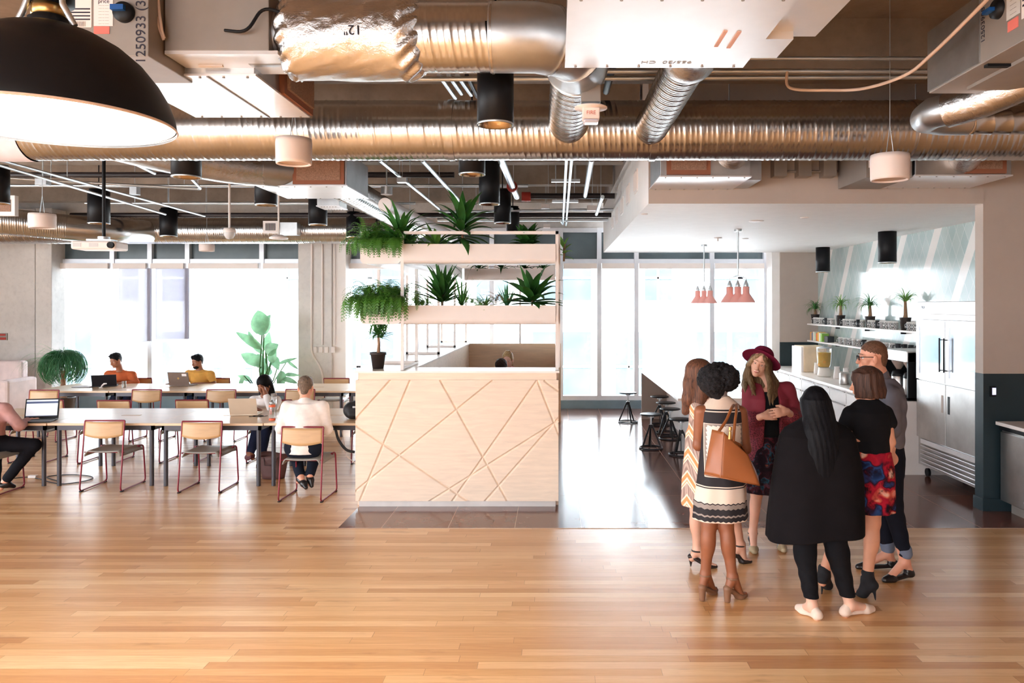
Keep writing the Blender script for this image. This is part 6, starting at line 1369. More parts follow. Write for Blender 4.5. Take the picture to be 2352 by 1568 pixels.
v.loft([(z_(1158), .0, .0, .2, .19), (z_(1100), -.0, 0, .2, .18), (z_(1020), .01, 0, .175, .16), (z_(950), .01, 0, .155, .14), (z_(920), 0, 0, .13, .11), (z_(902), -.0, 0, .07, .07)], folds=(9, .07, .01, .5), k=.02)
v.rc(sL, P(1612, 1005, .02), .065, .08, .03); v.rc(P(1590, 1000), P(1578, 1150), .05, .04, .04); f.part('tunic', v, zig())
M['sandal'] = mat('black strappy sandal', (36, 28, 28), .4); M['tans'] = mat('tan leather sandal', (128, 92, 70), .5)
for a, tq in ((aL, tL), (aR, tR)): pump(f, a, tq, .075, M['sandal'], .005, False)
# ---------------------------------------------------------------- B : afro woman in printed dress
f = Fig('woman with curly black hair in a black and cream patterned dress, seen from behind', 1657, 5.45, .006, lo=(-.34, -.34, -.02), hi=(.34, .4, 1.75)); P = f.P
Rh = headR((.55, .8, -.05)); hc = P(1655, 872, .03); nk = P(1652, 918)
L = f.head(hc, Rh, .95, nk); f.torso([(.8, 0, 0, .155, .12), (.95, 0, 0, .15, .11), (1.08, 0, 0, .125, .095), (1.25, 0, 0, .14, .105), (1.36, 0, 0, .145, .075), (1.40, 0, 0, .1, .05)])
sL, sR = P(1609, 945), P(1701, 947); eL, eR = P(1604, 1022, .03), P(1712, 1030, .02); wL, wR = P(1640, 985, .22), P(1700, 975, .2)
f.limb(sL, eL, wL, (.046, .038, .027)); f.limb(sR, eR, wR, (.048, .040, .027)); f.hand(wL, (.5, .6, .4), (0, -.5, .6), (0, 0, 1), .6); f.hand(wR, (-.3, .3, .7), (0, -1, 0), (1, 0, 0), .8)
hL, hR = P(1640, 1080), P(1672, 1080); kL, kR = P(1629, 1205, .0), P(1667, 1208, -.0); aL, aR = P(1620, 1318, 0), P(1682, 1325, -.04)
f.limb(hL, kL, aL, (.085, .054, .034), bulge=(.052, (0, -.012, 0))); f.limb(hR, kR, aR, (.085, .054, .034), bulge=(.052, (0, -.012, 0)))
tL = P(1643, 1362, .13); tR = P(1711, 1376, .03); tL[2] = tR[2] = .012; f.foot(aL, tL); f.foot(aR, tR); f.body((142, 86, 58), (110, 60, 50), (20, 15, 12))
v = f.vol(.006); cn = lambda a, sc=1: (lambda X, Y, Z: a*np.sin(75*X+2*np.sin(40*Z))*np.sin(70*Y+2*np.sin(38*X))*np.sin(72*Z+2*np.sin(41*Y)))
v.ell(P(1640, 872, .02), (.118, .12, .115), None, .02, noise=cn(.008)); v.ell(P(1668, 868, .02), (.092, .12, .1), None, .02, noise=cn(.008)); v.rc(P(1640, 890, -.02), P(1650, 908, -.02), .07, .045, .03, noise=cn(.006))
rr = random.Random(11)
for i in range(170):
    a = rr.uniform(0, 2*PI); b = rr.uniform(-.6, 1.4); p = P(1651, 870, .02)+np.array((.146*math.cos(a)*math.cos(b), .12*math.sin(a)*math.cos(b), .112*math.sin(b))); v.ell(p, (rr.uniform(.008, .016),)*3, None, .004)
f.part('hair', v, hairmat('curly black hair', (44, 42, 46), (8, 8, 10), curly=True))
def bdress():
    t = NT('black and cream printed dress'); v, x, y, z = t.obj(); zz = lambda py: 2.1-(py-700)*5.45/1750
    wv = t.n('ShaderNodeTexChecker', {'Vector': t.comb(t.m('ADD', x, z), t.m('SUBTRACT', z, x), 0), 'Scale': 110.0, 'Color1': (*s2l((226,206,190)), 1), 'Color2': (*s2l((196,174,160)), 1)}).outputs[0]
    z0 = .5; S = lambda py: (zz(py)-z0)/1.0
    crm = s2l((230,212,198)); blk = s2l((30,26,32)); gry = s2l((150,138,132))
    st = [(0, blk), (S(1190), crm), (S(1186), blk), (S(1176), gry), (S(1172), blk), (S(1158), gry), (S(1148), blk), (S(1146), crm), (S(1114), blk), (S(1112), crm), (S(1109), blk), (S(944), crm), (S(941), blk), (S(937), crm)]
    st = [(max(0, p), c) for p, c in st]; tri = t.m('MULTIPLY', t.m('ABSOLUTE', t.m('SUBTRACT', t.m('FRACT', t.m('MULTIPLY', x, 28)), .5)), .016)
    zt = t.m('ADD', z, t.m('MULTIPLY', tri, t.m('LESS_THAN', z, zz(1140)))); c = t.ramp(t.m('SUBTRACT', zt, z0), st, 'CONSTANT')
    # framed square on the back with zigzag edge
    cx = -.0; xa, xb = (1613-1657)*5.45/1750, (1702-1657)*5.45/1750; zs = t.m('ABSOLUTE', t.m('SUBTRACT', t.m('FRACT', t.m('MULTIPLY', t.m('ADD', x, z), 32)), .5)); e = t.m('MULTIPLY', zs, .018)
    def inside(m0, e_=0):
        a = t.m('GREATER_THAN', x, t.m('ADD', xa+m0, e_)); b = t.m('LESS_THAN', x, t.m('SUBTRACT', xb-m0, e_)); c1 = t.m('LESS_THAN', z, t.m('SUBTRACT', zz(968)-m0, e_)); d = t.m('GREATER_THAN', z, t.m('ADD', zz(1088)+m0, e_)); return t.m('MULTIPLY', t.m('MULTIPLY', a, b), t.m('MULTIPLY', t.m('MULTIPLY', c1, d), t.m('LESS_THAN', y, .02)))
    c = t.mix(inside(0), c, crm); c = t.mix(inside(.004), c, gry); c = t.mix(inside(.012, e), c, s2l((240,226,214)))
    isC = t.m('MULTIPLY', t.m('GREATER_THAN', z, zz(936)), 1.0); c = t.mix(t.m('MULTIPLY', isC, .9), c, wv); return t.fin(c, .8)
v = f.vol(); z_ = lambda py: 2.1-(py-700)*5.45/1750
v.loft([(z_(1190), -.01, .0, .2, .15), (z_(1150), -.01, 0, .188, .145), (z_(1090), 0, 0, .17, .135), (z_(1030), -.0, 0, .15, .12), (z_(985), -.0, 0, .148, .12), (z_(945), -.0, 0, .150, .10), (z_(925), -.0, 0, .115, .075), (z_(908), -.005, 0, .058, .055)], folds=(8, .045, .0, .3), k=.01); f.part('dress', v, bdress())
v = f.vol(); v.rc(P(1651, 903, .0), P(1651, 909, .0), .06, .06, .01); f.part('scarf', v, cloth('grey print neck tie', (150,140,140)))
for a, tq in ((aL, tL), (aR, tR)): pump(f, a, tq, .085, M['tans'], .022, False, nm='sandal')
# tote bag
bt = thing('tote_bag', 'tan leather tote bag hanging from the shoulder of the woman in the patterned dress', 'bag', (f.X0, 5.25, .8)); YB = 5.22
M['tanl'] = mat('tan saddle leather', (150, 88, 48), .38, var=.06, bump=.1, bs=120); q = lambda px, py, Y=YB: W(px, py, Y)
T4 = [q(1636, 986, 5.2), q(1662, 992, 5.1), q(1718, 1045, 5.12), q(1700, 1018, 5.24)]; B4 = [q(1618, 1088, 5.16), q(1655, 1096, 5.05), q(1744, 1114, 5.07), q(1740, 1092, 5.26)]
mb = MB()
def bagf(i, j):
    n = 4; s = i*4; k = int(min(s, 3.999)); fq = s-k; fs = fq*fq*(3-2*fq)*.35+fq*.65
    a = T4[k].lerp(T4[(k+1) % 4], fq); b = B4[k].lerp(B4[(k+1) % 4], fq); p = a.lerp(b, j); ctr = sum(T4, Vector())/4*(1-j)+sum(B4, Vector())/4*j
    bul = 1+.10*math.sin(PI*j)*math.sin(PI*fq); return ctr+(p-ctr)*bul
mb.grid(bagf, 48, 14); mb.add(B4, [(3, 2, 1, 0)]); mk('body', mb, M['tanl'], bt, solid=.006)
mk('seam', MB().tube([B4[0], B4[1], B4[2], B4[3]], .005, 6).tube([T4[1], B4[1]], .004, 6), M['tanl'], bt)
top = W(1688, 931, 5.43); mk('strap', MB().tube(crom([T4[0].lerp(T4[1], .6), q(1668, 965, 5.2), q(1680, 938, 5.3), W(1686, 929, 5.42), W(1690, 930, 5.5)]), .010, 8), M['tanl'], bt); mk('strap', MB().tube(crom([T4[1].lerp(T4[2], .4), q(1688, 970, 5.18), q(1692, 942, 5.28), W(1692, 929, 5.42), W(1696, 931, 5.5)]), .010, 8), M['tanl'], bt)
mk('tassel', MB().cyl(q(1677, 988, 5.1), q(1678, 980, 5.1), .012, n=12).cyl(q(1677, 990, 5.1), q(1676, 1008, 5.1), .009, .014, n=10), mat('gold brown tassel', (190,140,80), .3, .5), bt)
# ---------------------------------------------------------------- D : long black hair, black cape
f = Fig('woman with very long straight black hair in a black cape and trousers, seen from behind', 1876, 5.12, .006, lo=(-.42, -.42, -.02), hi=(.46, .42, 1.66)); P = f.P; z_ = lambda py: 2.1-(py-700)*5.12/1750
L = f.head(P(1873, 925, .02), headR((-.1, 1, -.05)), .97, P(1874, 975)); f.torso([(.75, 0, 0, .15, .12), (1.0, 0, 0, .13, .1), (1.2, 0, 0, .16, .1), (1.28, 0, 0, .1, .06)])
aL, aR = P(1866, 1392, 0), P(1952, 1390, .03); f.limb(P(1852, 1150), P(1850, 1270, .03), aL, (.08, .055, .032)); f.limb(P(1900, 1150), P(1922, 1270, .03), aR, (.08, .055, .032))
tL, tR = P(1834, 1398, .12), P(2002, 1396, .1); tL[2] = tR[2] = .01; f.foot(aL, tL); f.foot(aR, tR)
sL, sR = P(1818, 1000), P(1938, 995); f.limb(sL, P(1805, 1080, .05), P(1840, 1060, .25), (.05, .04, .027)); f.limb(sR, P(1950, 1080, .05), P(1910, 1060, .25), (.05, .04, .027)); f.hand(P(1840, 1060, .25), (.5, .5, .2), (0, 0, -1), (0, 0, 1), .8); f.hand(P(1910, 1060, .25), (-.5, .5, .2), (0, 0, -1), (0, 0, 1), .8)
f.body((222, 178, 156))
v = f.vol(); M['capeb'] = cloth('black wool', (20, 18, 21), .95)
v.rc(P(1852, 1130), P(1849, 1270, .03), .1, .072, .03, noise=wrinkle(.003, 50)); v.rc(P(1849, 1270, .03), P(1865, 1385, .0), .07, .047, .03, noise=wrinkle(.003, 70)); v.rc(P(1900, 1130), P(1924, 1270, .03), .1, .074, .03, noise=wrinkle(.003, 50)); v.rc(P(1924, 1270, .03), P(1950, 1383, .03), .072, .047, .03, noise=wrinkle(.003, 70)); v.cut((0, 0, .135), (0, 0, -1)); f.part('trousers', v, cloth('black trousers', (20, 20, 24), .8))
v = f.vol(); st = [(z_(1238), -.015, .0, .325, .22), (z_(1190), -.012, 0, .32, .215), (z_(1100), 0, 0, .302, .2), (z_(1040), .0, 0, .275, .175), (z_(1000), .0, 0, .25, .145), (z_(982), .0, 0, .215, .11), (z_(968), .0, 0, .14, .085), (z_(955), 0, 0, .08, .07)]
v.loft(st, folds=(7, .035, .005, 2.0), k=.01, pw=2.3); v.comb((-.45, -.4, z_(1250)), (.45, .4, z_(1200)), lambda X, Y, Z: (Z-(z_(1232)+.05*(np.abs(X)-.2)*.0+.03*np.sin(5*X+1)))*1.0, .01, mode='s'); f.part('cape', v, M['capeb'])
v = f.vol(.005); sn = lambda a: (lambda X, Y, Z: .35*a*np.sin(190*X+30*Y+5*np.sin(5*Z)))
v.ell(P(1873, 927, .0), (.095, .1, .122), None, .02, noise=sn(.002)); v.loft([(z_(1115), .0, -.165, .07, .02), (z_(1080), -.01, -.16, .09, .03), (z_(1020), -.005, -.13, .112, .055), (z_(980), -.005, -.08, .115, .085), (z_(940), -.0, -.03, .1, .095), (z_(920), -.005, 0, .09, .09)], k=.04, noise=sn(.003)); f.part('hair', v, hairmat('straight black hair', (20, 20, 25), (8, 8, 12)))
M['flat'] = cloth('pale canvas flat shoe', (226, 206, 192), .8); pump(f, aL, tL, .012, M['flat'], strap=False); pump(f, aR, tR, .012, M['flat'], strap=False)
# ---------------------------------------------------------------- E : bob hair, black top, floral skirt
f = Fig('woman with a brown bob, black top and red and blue floral skirt', 1995, 5.45, .006, hpx=(1987, 880, 0), lo=(-.46, -.36, -.02), hi=(.34, .36, 1.76)); P = f.P; z_ = lambda py: 2.1-(py-700)*5.45/1750
L = f.head(P(1987, 880, 0), headR((-.8, .5, -.12)), .95, P(1992, 925)); f.torso([(.8, .025, 0, .13, .11), (1.05, .032, 0, .1, .085), (1.25, .01, 0, .135, .1), (1.34, 0, 0, .145, .07), (1.38, 0, 0, .1, .05)], ang=.25)
sL, sR = P(1953, 950, -.03), P(2034, 948, .03); eL, eR = P(1940, 1005, .02), P(2045, 1015, -.02); wR = P(2030, 1060, -.02); wL = P(1922, 990, .2)
f.limb(sL, eL, wL, (.042, .034, .025)); f.limb(sR, eR, wR, (.042, .034, .025)); f.hand(wR, (-.6, .3, -.5), (0, 1, 0), (-.5, 0, .5), .5); f.hand(wL, (-.6, .4, .2), (0, 0, 1), (0, 0, 1), .6)
aR, aL = P(1993, 1322, 0), P(1893, 1312, .12); f.limb(P(2008, 1080), P(2004, 1200), aR, (.085, .054, .035), bulge=(.05, (.01, -.0, 0))); f.limb(P(1982, 1085), P(1935, 1195, .06), aL, (.085, .054, .035), bulge=(.05, (.0, .0, 0)))
tR, tL = P(1966, 1372, .06), P(1905, 1360, .22); tR[2] = tL[2] = .012; f.foot(aR, tR); f.foot(aL, tL); f.body((214, 156, 128), (180, 100, 90), (60, 40, 32))
v = f.vol(); v.loft([(z_(1040), .035, 0, .118, .1), (z_(1010), .03, 0, .122, .102), (z_(975), .01, 0, .145, .118), (z_(945), .0, 0, .165, .105), (z_(928), .0, 0, .13, .08), (z_(915), .0, 0, .065, .06)], ang=.25, k=.02, noise=wrinkle(.002, 40)); v.rc(sL, P(1945, 972, .0), .056, .058, .02); v.rc(sR, P(2042, 970, .02), .054, .056, .02); f.part('top', v, cloth('black knit top', (22, 22, 26), .85))
v = f.vol(); v.loft([(z_(1172), .012, 0, .172, .15), (z_(1140), .015, 0, .17, .15), (z_(1080), .025, 0, .155, .138), (z_(1050), .03, 0, .132, .115), (z_(1034), .034, 0, .12, .102)], folds=(10, .06, .015, 1.2), k=.01); f.part('skirt', v, floral('red and blue floral skirt', (34, 14, 28), ((24,30,60), (44,80,140), (50,20,44), (190,30,54), (170,26,50), (230,110,90), (240,200,180)), 15, .56))
v = f.vol(); sn2 = lambda a: (lambda X, Y, Z: a*np.sin(150*X+60*Y+4*np.sin(9*Z)))
v.ell(L(0, -.02, .035), (.09, .108, .092), f.R, .02, noise=sn2(.002)); v.loft([(z_(912), .0, -.01, .11, .1), (z_(895), .0, -.01, .118, .105), (z_(870), -.01, -.0, .11, .105), (z_(855), -.015, 0, .1, .1)], k=.02, noise=sn2(.003)); v.ell(L(.0, .095, -.035), (.07, .06, .09), f.R, .008, mode='s'); f.part('hair', v, hairmat('brown bob hair', (88, 58, 46), (34, 22, 20)))
M['suede'] = mat('black suede boot', (20, 20, 26), .85)
for a, tq, hh in ((aR, tR, .085), (aL, tL, .085)):
    v = f.vol(); d = nz((tq-a)*np.array((1, 1, 0))); hl = a-d*.035; hl = np.array((hl[0], hl[1], hh+.02)); b = tq-d*.05; b[2] = .03; tt = tq.copy(); tt[2] = .016
    v.rc(a+np.array((0, 0, .02)), a+np.array((0, 0, -.03)), .044, .04, .02); v.rc(a+np.array((0, 0, -.02)), b, .04, .034, .02); v.rc(a-np.array((0, 0, .03)), hl, .042, .036, .02); v.rc(hl, b, .036, .036, .02, flat=((0, 0, 1), .8)); v.rc(b, tt, .034, .016, .015, flat=((0, 0, 1), .8)); v.rc(hl-d*.006, np.array((hl[0]-d[0]*.02, hl[1]-d[1]*.02, .006)), .016, .0055, .01); v.cut((0, 0, .002), (0, 0, -1)); v.cut((0, 0, a[2]+.045), (0, 0, 1)); f.part('ankle_boot', v, M['suede'])
# ---------------------------------------------------------------- F : man in grey shirt
f = Fig('man with short fair hair and glasses in a grey shirt and rolled dark jeans', 2030, 5.93, .006, hpx=(2003, 820, 0), lo=(-.4, -.36, -.02), hi=(.36, .38, 1.92)); P = f.P; z_ = lambda py: 2.1-(py-700)*5.93/1750
L = f.head(P(2003, 820, 0), headR((-.97, .18, -.05)), 1.05, P(2028, 875), fem=False, nr=.058); f.torso([(.9, .0, 0, .14, .15), (1.1, 0, 0, .13, .14), (1.3, 0, 0, .14, .16), (1.46, 0, 0, .11, .14)])
sN, sF = P(2044, 905, -.14), P(2030, 905, .16); eN, eF = P(2052, 985, -.16), P(2020, 980, .2); wN, wF = P(2010, 1015, -.12), P(1975, 1000, .1)
f.limb(sN, eN, wN, (.05, .042, .03)); f.limb(sF, eF, wF, (.05, .042, .03)); f.hand(wN, (-.8, .1, .1), (0, 1, 0), (0, 0, 1), .9); f.hand(wF, (-.8, -.2, .1), (0, -1, 0), (0, 0, 1), .9)
a1, a2 = P(2079, 1290, -.1), P(2040, 1272, .12); f.limb(P(2040, 1060, -.08), P(2050, 1160, -.1), a1, (.09, .06, .038)); f.limb(P(2030, 1060, .08), P(2028, 1160, .12), a2, (.09, .06, .038))
t1, t2 = P(2033, 1333, -.16), P(1972, 1304, .13); t1[2] = t2[2] = .015; f.foot(a1, t1); f.foot(a2, t2); f.body((222, 160, 134), (190, 110, 96), (120, 84, 60))
v = f.vol(); v.loft([(z_(1030), .02, 0, .118, .14), (z_(1005), .02, 0, .13, .15), (z_(960), .02, 0, .14, .165), (z_(915), .02, 0, .14, .175), (z_(888), .012, 0, .12, .15), (z_(868), .0, 0, .075, .085)], k=.02, noise=wrinkle(.004, 36))
for a, b, c_ in ((sN, eN, wN), (sF, eF, wF)): v.rc(a, b, .068, .056, .03, noise=wrinkle(.003, 60)); v.rc(b, c_, .056, .042, .02)
v.rc(P(2022, 862), P(2024, 872), .066, .068, .01); f.part('shirt', v, cloth('grey chambray shirt', (108, 108, 118), .85))
v = f.vol(); v.loft([(z_(1085), .02, 0, .12, .15), (z_(1050), .02, 0, .135, .15), (z_(1018), .02, 0, .12, .14)], k=.03)
v.rc(P(2044, 1070, -.07), P(2050, 1160, -.1), .1, .075, .03); v.rc(P(2050, 1160, -.1), P(2077, 1268, -.1), .075, .05, .02, noise=wrinkle(.003, 60)); v.rc(P(2032, 1070, .08), P(2030, 1160, .12), .1, .075, .03); v.rc(P(2030, 1160, .12), P(2038, 1255, .12), .075, .05, .02, noise=wrinkle(.003, 60)); f.part('jeans', v, cloth('dark indigo jeans', (24, 26, 36), .85))
cfm = cloth('pale jean cuff', (110, 120, 140), .85)
v = f.vol(); v.rc(P(2077, 1262, -.1), P(2079, 1270, -.1), .055, .053, .005); f.part('jeans_cuff', v, cfm)
v = f.vol(); v.rc(P(2038, 1249, .12), P(2039, 1257, .12), .055, .053, .005); f.part('jeans_cuff', v, cfm)
v = f.vol(.0045); v.ell(L(0, -.016, .045), (.078, .098, .082), f.R, .01, noise=lambda X, Y, Z: .0015*np.sin(300*X)*np.sin(280*Z)); v.rc(L(0, -.06, 0), L(0, -.055, -.05), .055, .045, .02); v.ell(L(0, .09, -.02), (.1, .075, .085), f.R, .006, mode='s')
for sg in (-1, 1): v.ell(L(sg*.085, .012, -.03), (.03, .035, .045), f.R, .008, mode='s')
f.part('hair', v, hairmat('short sandy hair', (126, 88, 66), (84, 56, 42), curly=True))
gm = MB(); 
for sg in (-1, 1):
    ring = [L(sg*.03+.021*math.cos(a*PI/8), .098, .0+.017*math.sin(a*PI/8)) for a in range(16)]; gm.tube(ring, .0028, 6, closed=True); gm.tube([L(sg*.052, .098, .006), L(sg*.074, .06, .008), L(sg*.08, -.005, .004)], .0028, 6)
gm.tube([L(-.009, .1, .004), L(.009, .1, .004)], .0025, 6); mk('glasses', gm, M['black'], f.t, local=True)
for a, tq in ((a1, t1), (a2, t2)): pump(f, a, tq, .02, M['shoeb'], .03, strap=False, nm='loafer')
# ---------------------------------------------------------------- seated figures
def flatshoe(f, a, t_, mt):
    v = f.vol(.006); a = np.array(a); t_ = np.array(t_); d = nz(t_-a+np.array((0, 0, .05))); hl = a-d*.03-np.array((0, 0, .05)); b = t_-nz(t_-hl)*.06+np.array((0, 0, .02))
    v.rc(a-np.array((0, 0, .03)), hl, .04, .033, .02); v.rc(hl, b, .034, .038, .02); v.rc(b, t_+np.array((0, 0, .012)), .038, .022, .015); v.cut((0, 0, .002), (0, 0, -1)); f.part('shoe', v, mt)
def seated(label, px, Y0, hc, fwd, sh, el, wr, knees=None, ankles=None, toes=None, skinc=(200,150,120), top=None, topname='shirt', bot=None, hairc=(30,26,26), hair='short', hz=.46, face=1, hip=None, h=.008, tw=.17, hands=((0, -1, 0), (0, -1, 0)), lo=(-.5, -.6, -.01), hi=(.5, .6, 1.45), brow=(30,24,22), sleeve=1, shoe=None, hk=1.0, tilt=0, neckdy=0):
    f = Fig(label, px, Y0, h, lo=lo, hi=hi, hpx=hc, hf=.0045); P = f.P; s = 1 if fwd[1] < 0 else -1
    hC = P(*hc); R = headR(fwd, tilt); sL, sR = P(*sh[0]), P(*sh[1]); mid = (sL+sR)/2; nk = mid+np.array((0, 0, .03)); hp = P(*hip) if hip else np.array((mid[0], mid[1]+.05*s, hz+.1)); hp[2] = hz+.1
    L = f.head(hC, R, hk, nk); ctr = lambda t_: mid*(1-t_)+hp*t_
    for q_ in (sL, sR): q_[2] -= .022
    def tor(v, g, zb=0):
        for q_ in (sL, sR): v.rc(nk-np.array((0, 0, .02)), q_, .05+g*.6, .052+g*.6, .04)
        st = []
        for t_, rx, ry in ((0, tw*.8, .075), (.12, tw, .095), (.35, tw*.98, .115), (.7, tw*.9, .11), (1.0, tw*1.0, .125), (1.15, tw*.9, .11)):
            c = ctr(t_); st.append((c[2]+(.02 if t_ == 0 else 0), c[0], c[1], rx+g, ry+g))
        v.loft(st, k=.03)
    tor(f.v, 0)
    for i, (a, b, c) in enumerate(((sL, P(*el[0]), P(*wr[0])), (sR, P(*el[1]), P(*wr[1])))): f.limb(a, b, c, (.05, .04, .028)); f.hand(c, hands[i], (0, 0, -1), ((1 if i == 0 else -1), 0, 0), .5)
    legs = []
    if knees:
        for i, sg in enumerate((-1, 1)):
            hj = hp+np.array((sg*.09, 0, -.02)); k_ = P(*knees[i]); a_ = P(*ankles[i]); t_ = P(*toes[i]); f.limb(hj, k_, a_, (.075, .055, .036)); t_[2] = max(.012, t_[2]) ; f.foot(a_, t_); legs.append((hj, k_, a_, t_))
    f.body(skinc, tuple(int(q*.8) for q in skinc), brow)
    if top:
        v = f.vol(); tor(v, .016)
        for a, b, c in ((sL, P(*el[0]), P(*wr[0])), (sR, P(*el[1]), P(*wr[1]))):
            v.rc(a, b if sleeve >= 1 else a*.35+b*.65, .066, .058, .03, noise=wrinkle(.003, 60))
            if sleeve >= 1: v.rc(b, b*(1-.85)+c*.85, .056, .044, .02, noise=wrinkle(.003, 60))
        v.rc(nk-np.array((0, 0, .02)), nk+np.array((0, 0, .012)), .064, .060, .015); f.part(topname, v, cloth(topname+' cloth %d %d' % top[:2], top, .85))
    if bot and legs:
        v = f.vol(); v.rc(hp-np.array((.08, 0, 0)), hp+np.array((.08, 0, 0)), .125, .125, .03)
        for hj, k_, a_, t_ in legs: v.rc(hj, k_, .098, .075, .03); v.rc(k_, a_*.92+k_*.08, .072, .052, .02, noise=wrinkle(.003, 50))
        f.part('trousers', v, cloth('trousers %d' % bot[0], bot, .85))
        for hj, k_, a_, t_ in legs: flatshoe(f, a_, t_, shoe or M['shoeb'])
    v = f.vol(.007)
    if hair == 'short': v.ell(L(0, -.018, .048), (.082*hk, .1*hk, .084*hk), R, .01, noise=lambda X, Y, Z: .0035*np.sin(110*X)*np.sin(120*Z+50*Y)); v.ell(L(.01, .035, .095), (.06, .05, .032), R, .02, noise=lambda X, Y, Z: .004*np.sin(140*X+60*Y)); v.rc(L(0, -.06, 0), L(0, -.055, -.045), .055, .04, .02); v.ell(L(0, .092, -.025), (.1, .072, .088), R, .008, mode='s')
    elif hair == 'long': v.ell(L(0, -.02, .045), (.088, .104, .09), R, .02); v.rc(L(-.05, -.04, 0), L(-.075, -.03, -.17), .05, .035, .03); v.rc(L(.05, -.04, 0), L(.08, -.03, -.17), .055, .045, .03); v.rc(L(0, -.06, 0), L(0, -.07, -.15), .07, .06, .03); v.ell(L(0, .09, -.035), (.06, .06, .085), R, .01, mode='s')
    elif hair == 'bun': v.ell(L(0, -.02, .042), (.08, .1, .085), R, .02); v.ell(L(0, -.03, .135), (.035, .035, .03), R, .012); v.rc(L(.07, -.02, 0), L(.075, .0, -.13), .02, .014, .02); v.rc(L(-.07, -.02, 0), L(-.07, .0, -.09), .02, .012, .02); v.ell(L(0, .1, -.025), (.085, .08, .1), R, .006, mode='s')
    f.part('hair', v, hairmat('hair %d %d' % hairc[:2], hairc, curly=(hair == 'short'))); return f
# man in white shirt, back to the camera
f1 = seated('man with short grey hair in a white shirt, seen from behind at the table', 700, 8.28, (702, 890, .1), (-.1, 1, -.12), ((660, 930, .04), (741, 930, .04)), ((645, 985, .1), (752, 985, .1)), ((668, 978, .36), (735, 978, .36)), knees=((680, 1048, .45), (722, 1048, .45)), ankles=((690, 1093, .3), (712, 1090, .33)), toes=((703, 1122, .2), (716, 1118, .28)),
    skinc=(226, 166, 140), top=(240, 232, 228), topname='shirt', bot=NAV, hairc=(150, 126, 108), tw=.19, h=.007, hands=((.3, 1, 0), (-.3, 1, 0)), hip=(697, 1030, -.0))
# woman in white blouse with hand on face
f2 = seated('woman in a white blouse holding her forehead behind the silver laptop', 608, 10.15, (606, 884, -.1), (-.2, -.95, -.45), ((583, 917, 0), (634, 917, 0)), ((577, 938, -.1), (626, 946, -.28)), ((590, 940, -.3), (610, 905, -.26)), knees=((592, 985, -.42), (610, 985, -.42)), ankles=((575, 1040, -.55), (598, 1062, -.3)), toes=((560, 1060, -.66), (592, 1078, -.4)),
    skinc=(150, 96, 70), top=(240, 234, 232), topname='blouse', bot=(36, 42, 66), hairc=(24, 20, 22), hair='long', tw=.15, h=.0065, hands=((.5, -.7, 0), (-.25, -.0, .9)), hip=(610, 990, .1), shoe=mat('dark patent shoe', (90, 40, 50), .2))
f3 = seated('man in a rust orange sweater typing on a black laptop by the window', 277, 13.45, (266, 827, -.12), (-.35, -.85, -.35), ((249, 857, 0), (304, 858, 0)), ((243, 878, -.15), (312, 880, -.1)), ((262, 881, -.35), (275, 881, -.4)), knees=((268, 905, -.45), (295, 905, -.45)), ankles=((250, 935, -.5), (285, 938, -.4)), toes=((245, 945, -.6), (280, 948, -.52)),
    skinc=(176, 116, 86), top=(204, 104, 62), topname='sweater', bot=(34, 44, 70), hairc=(36, 32, 34), tw=.19, hands=((.6, -.6, 0), (-.7, -.5, 0)), hip=(285, 905, .08))
f4 = seated('bearded man in a yellow polo shirt typing on a grey laptop by the window', 460, 13.45, (453, 830, -.05), (-.45, -.85, -.25), ((434, 856, 0), (484, 857, 0)), ((424, 880, -.1), (492, 882, -.1)), ((395, 882, -.35), (447, 882, -.35)), knees=((440, 905, -.45), (468, 905, -.45)), ankles=((425, 935, -.5), (455, 938, -.4)), toes=((420, 945, -.6), (450, 948, -.52)),
    skinc=(166, 110, 84), top=(238, 178, 92), topname='polo_shirt', bot=(40, 60, 90), hairc=(30, 28, 32), tw=.18, hands=((-.7, -.4, 0), (-.8, -.4, 0)), hip=(465, 905, .08), sleeve=.6)
v = f4.vol(.006); Lf = f4.L; v.ell(Lf(0, .045, -.085), (.052, .05, .04), f4.R, .01); v.ell(Lf(0, .1, -.04), (.03, .04, .025), f4.R, .008, mode='s'); f4.part('beard', v, hairmat('dark beard', (40, 34, 34), curly=True))
f5 = seated('person in a dusty pink sweater typing on a laptop, cut off at the left', -30, 8.62, (-28, 880, .05), (.2, .95, -.2), ((-60, 930, 0), (12, 935, 0)), ((-66, 985, .1), (44, 978, .0)), ((-20, 972, .4), (66, 965, .3)), knees=((-10, 1025, .38), (78, 1022, .1)), ankles=((-10, 1110, .2), (12, 1105, .05)), toes=((-5, 1120, .35), (32, 1128, .1)),
    skinc=(220, 160, 136), top=(196, 150, 146), topname='sweater', bot=(24, 24, 30), hairc=(80, 60, 50), tw=.18, h=.007, hands=((.6, .9, 0), (.7, .7, .1)), hip=(-30, 1030, -.05), lo=(-.5, -.5, -.01), hi=(.62, .6, 1.5))
f6 = seated('blonde receptionist with a top knot and pink top inside the booth', 1168, 11.0, (1166, 826, -.05), (-.1, -.95, -.22), ((1148, 852, 0), (1190, 852, 0)), ((1145, 885, -.1), (1196, 885, -.1)), ((1155, 880, -.3), (1178, 880, -.3)), knees=((1155, 935, -.4), (1180, 935, -.4)), ankles=((1155, 1000, -.35), (1180, 1000, -.35)), toes=((1155, 1010, -.48), (1180, 1010, -.48)),
    skinc=(236, 186, 166), top=(206, 60, 110), topname='top', bot=NAV, hairc=(216, 180, 130), brow=(170, 130, 100), hair='bun', tw=.15, hk=.95, hz=.62)
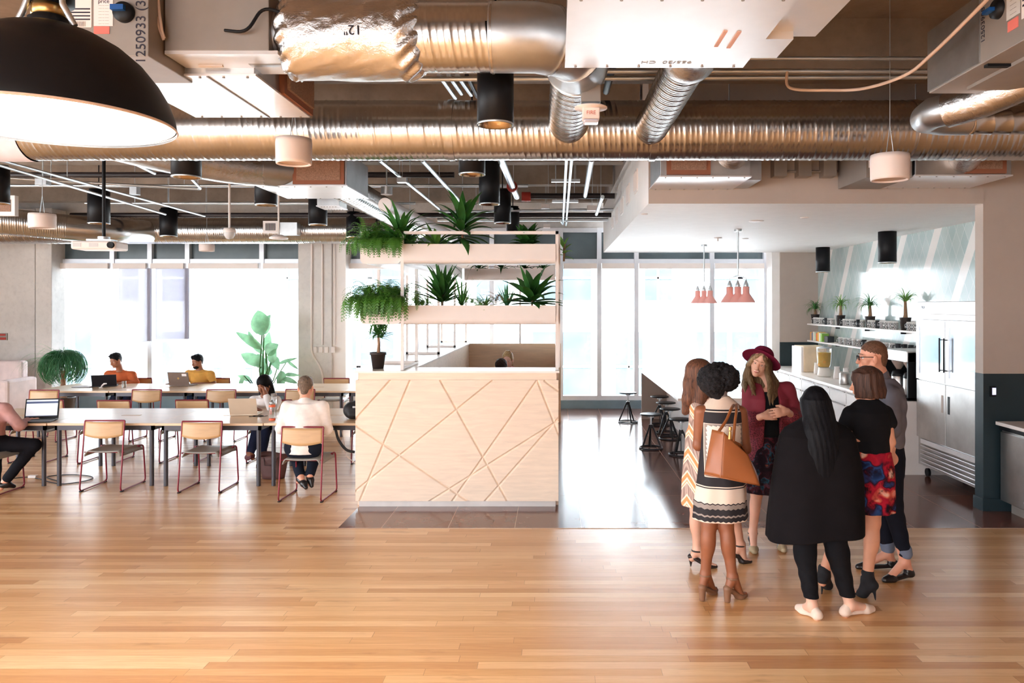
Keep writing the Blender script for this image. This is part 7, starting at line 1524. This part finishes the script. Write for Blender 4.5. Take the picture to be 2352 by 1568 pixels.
f7 = seated('dark haired person whose head top shows above the reception counter', 1152, 10.1, (1151, 846, 0), (.1, .95, -.4), ((1130, 878, 0), (1176, 878, 0)), ((1126, 915, .1), (1182, 915, .1)), ((1140, 905, .3), (1165, 905, .3)), knees=((1140, 950, .4), (1168, 950, .4)), ankles=((1140, 1040, .35), (1168, 1040, .35)), toes=((1140, 1045, .48), (1168, 1045, .48)),
    skinc=(220, 170, 146), top=(50, 50, 60), topname='shirt', bot=NAV, hairc=(56, 38, 30), tw=.16, hz=.6)
for x, y, z in ((-.62, 11.08, .55), (-.7, 10.05, .53)):
    o = thing('office_stool', 'low stool inside the reception booth under the %s' % ('receptionist' if y > 10.5 else 'dark haired person'), 'stool', (x, y, 0)); mk('seat', MB().cyl((x, y, z-.08), (x, y, z), .2, n=24), M['black'], o); mk('post', MB().cyl((x, y, .02), (x, y, z-.08), .03, n=10), M['silver'], o); mk('base', MB().cyl((x, y, .004), (x, y, .03), .22, n=24), M['black'], o)
# ================================================================ light, camera
sc = bpy.context.scene
w = bpy.data.worlds.new('sky'); sc.world = w; w.use_nodes = True; nt = w.node_tree
bg = nt.nodes['Background']; tc = nt.nodes.new('ShaderNodeTexCoord'); sp = nt.nodes.new('ShaderNodeSeparateXYZ'); nt.links.new(tc.outputs['Generated'], sp.inputs[0])
cr = nt.nodes.new('ShaderNodeValToRGB'); cr.color_ramp.elements[0].color = (.92, .96, 1, 1); cr.color_ramp.elements[1].color = (.62, .8, 1, 1); cr.color_ramp.elements[1].position = .8
nt.links.new(sp.outputs[2], cr.inputs[0]); nt.links.new(cr.outputs[0], bg.inputs[0]); bg.inputs[1].default_value = SKY
sl = bpy.data.lights.new('sun', 'SUN'); sl.energy = SUN; sl.angle = .02; sl.color = (1, .96, .9)
so = bpy.data.objects.new('sun', sl); COL.objects.link(so); so.rotation_euler = (math.radians(SUNEL), 0, math.radians(-12))
cam = bpy.data.cameras.new('camera'); cam.sensor_width = 36; cam.lens = F/2352*36; cam.shift_x = -(HX-1176)/2352; cam.shift_y = -(784-HY)/2352; cam.clip_end = 300
co = bpy.data.objects.new('camera', cam); COL.objects.link(co); co.location = (0, 0, CZ); co.rotation_euler = (PI/2, 0, 0); sc.camera = co
sc.view_settings.view_transform = 'Standard'; sc.view_settings.look = 'None'; sc.view_settings.gamma = 1; sc.view_settings.exposure = EXPO
sc.view_settings.use_curve_mapping = False
sc.cycles.max_bounces = 10; sc.cycles.diffuse_bounces = 6; sc.cycles.glossy_bounces = 5; sc.cycles.transparent_max_bounces = 16
sc.cycles.caustics_reflective = False; sc.cycles.caustics_refractive = False; sc.cycles.sample_clamp_indirect = 8
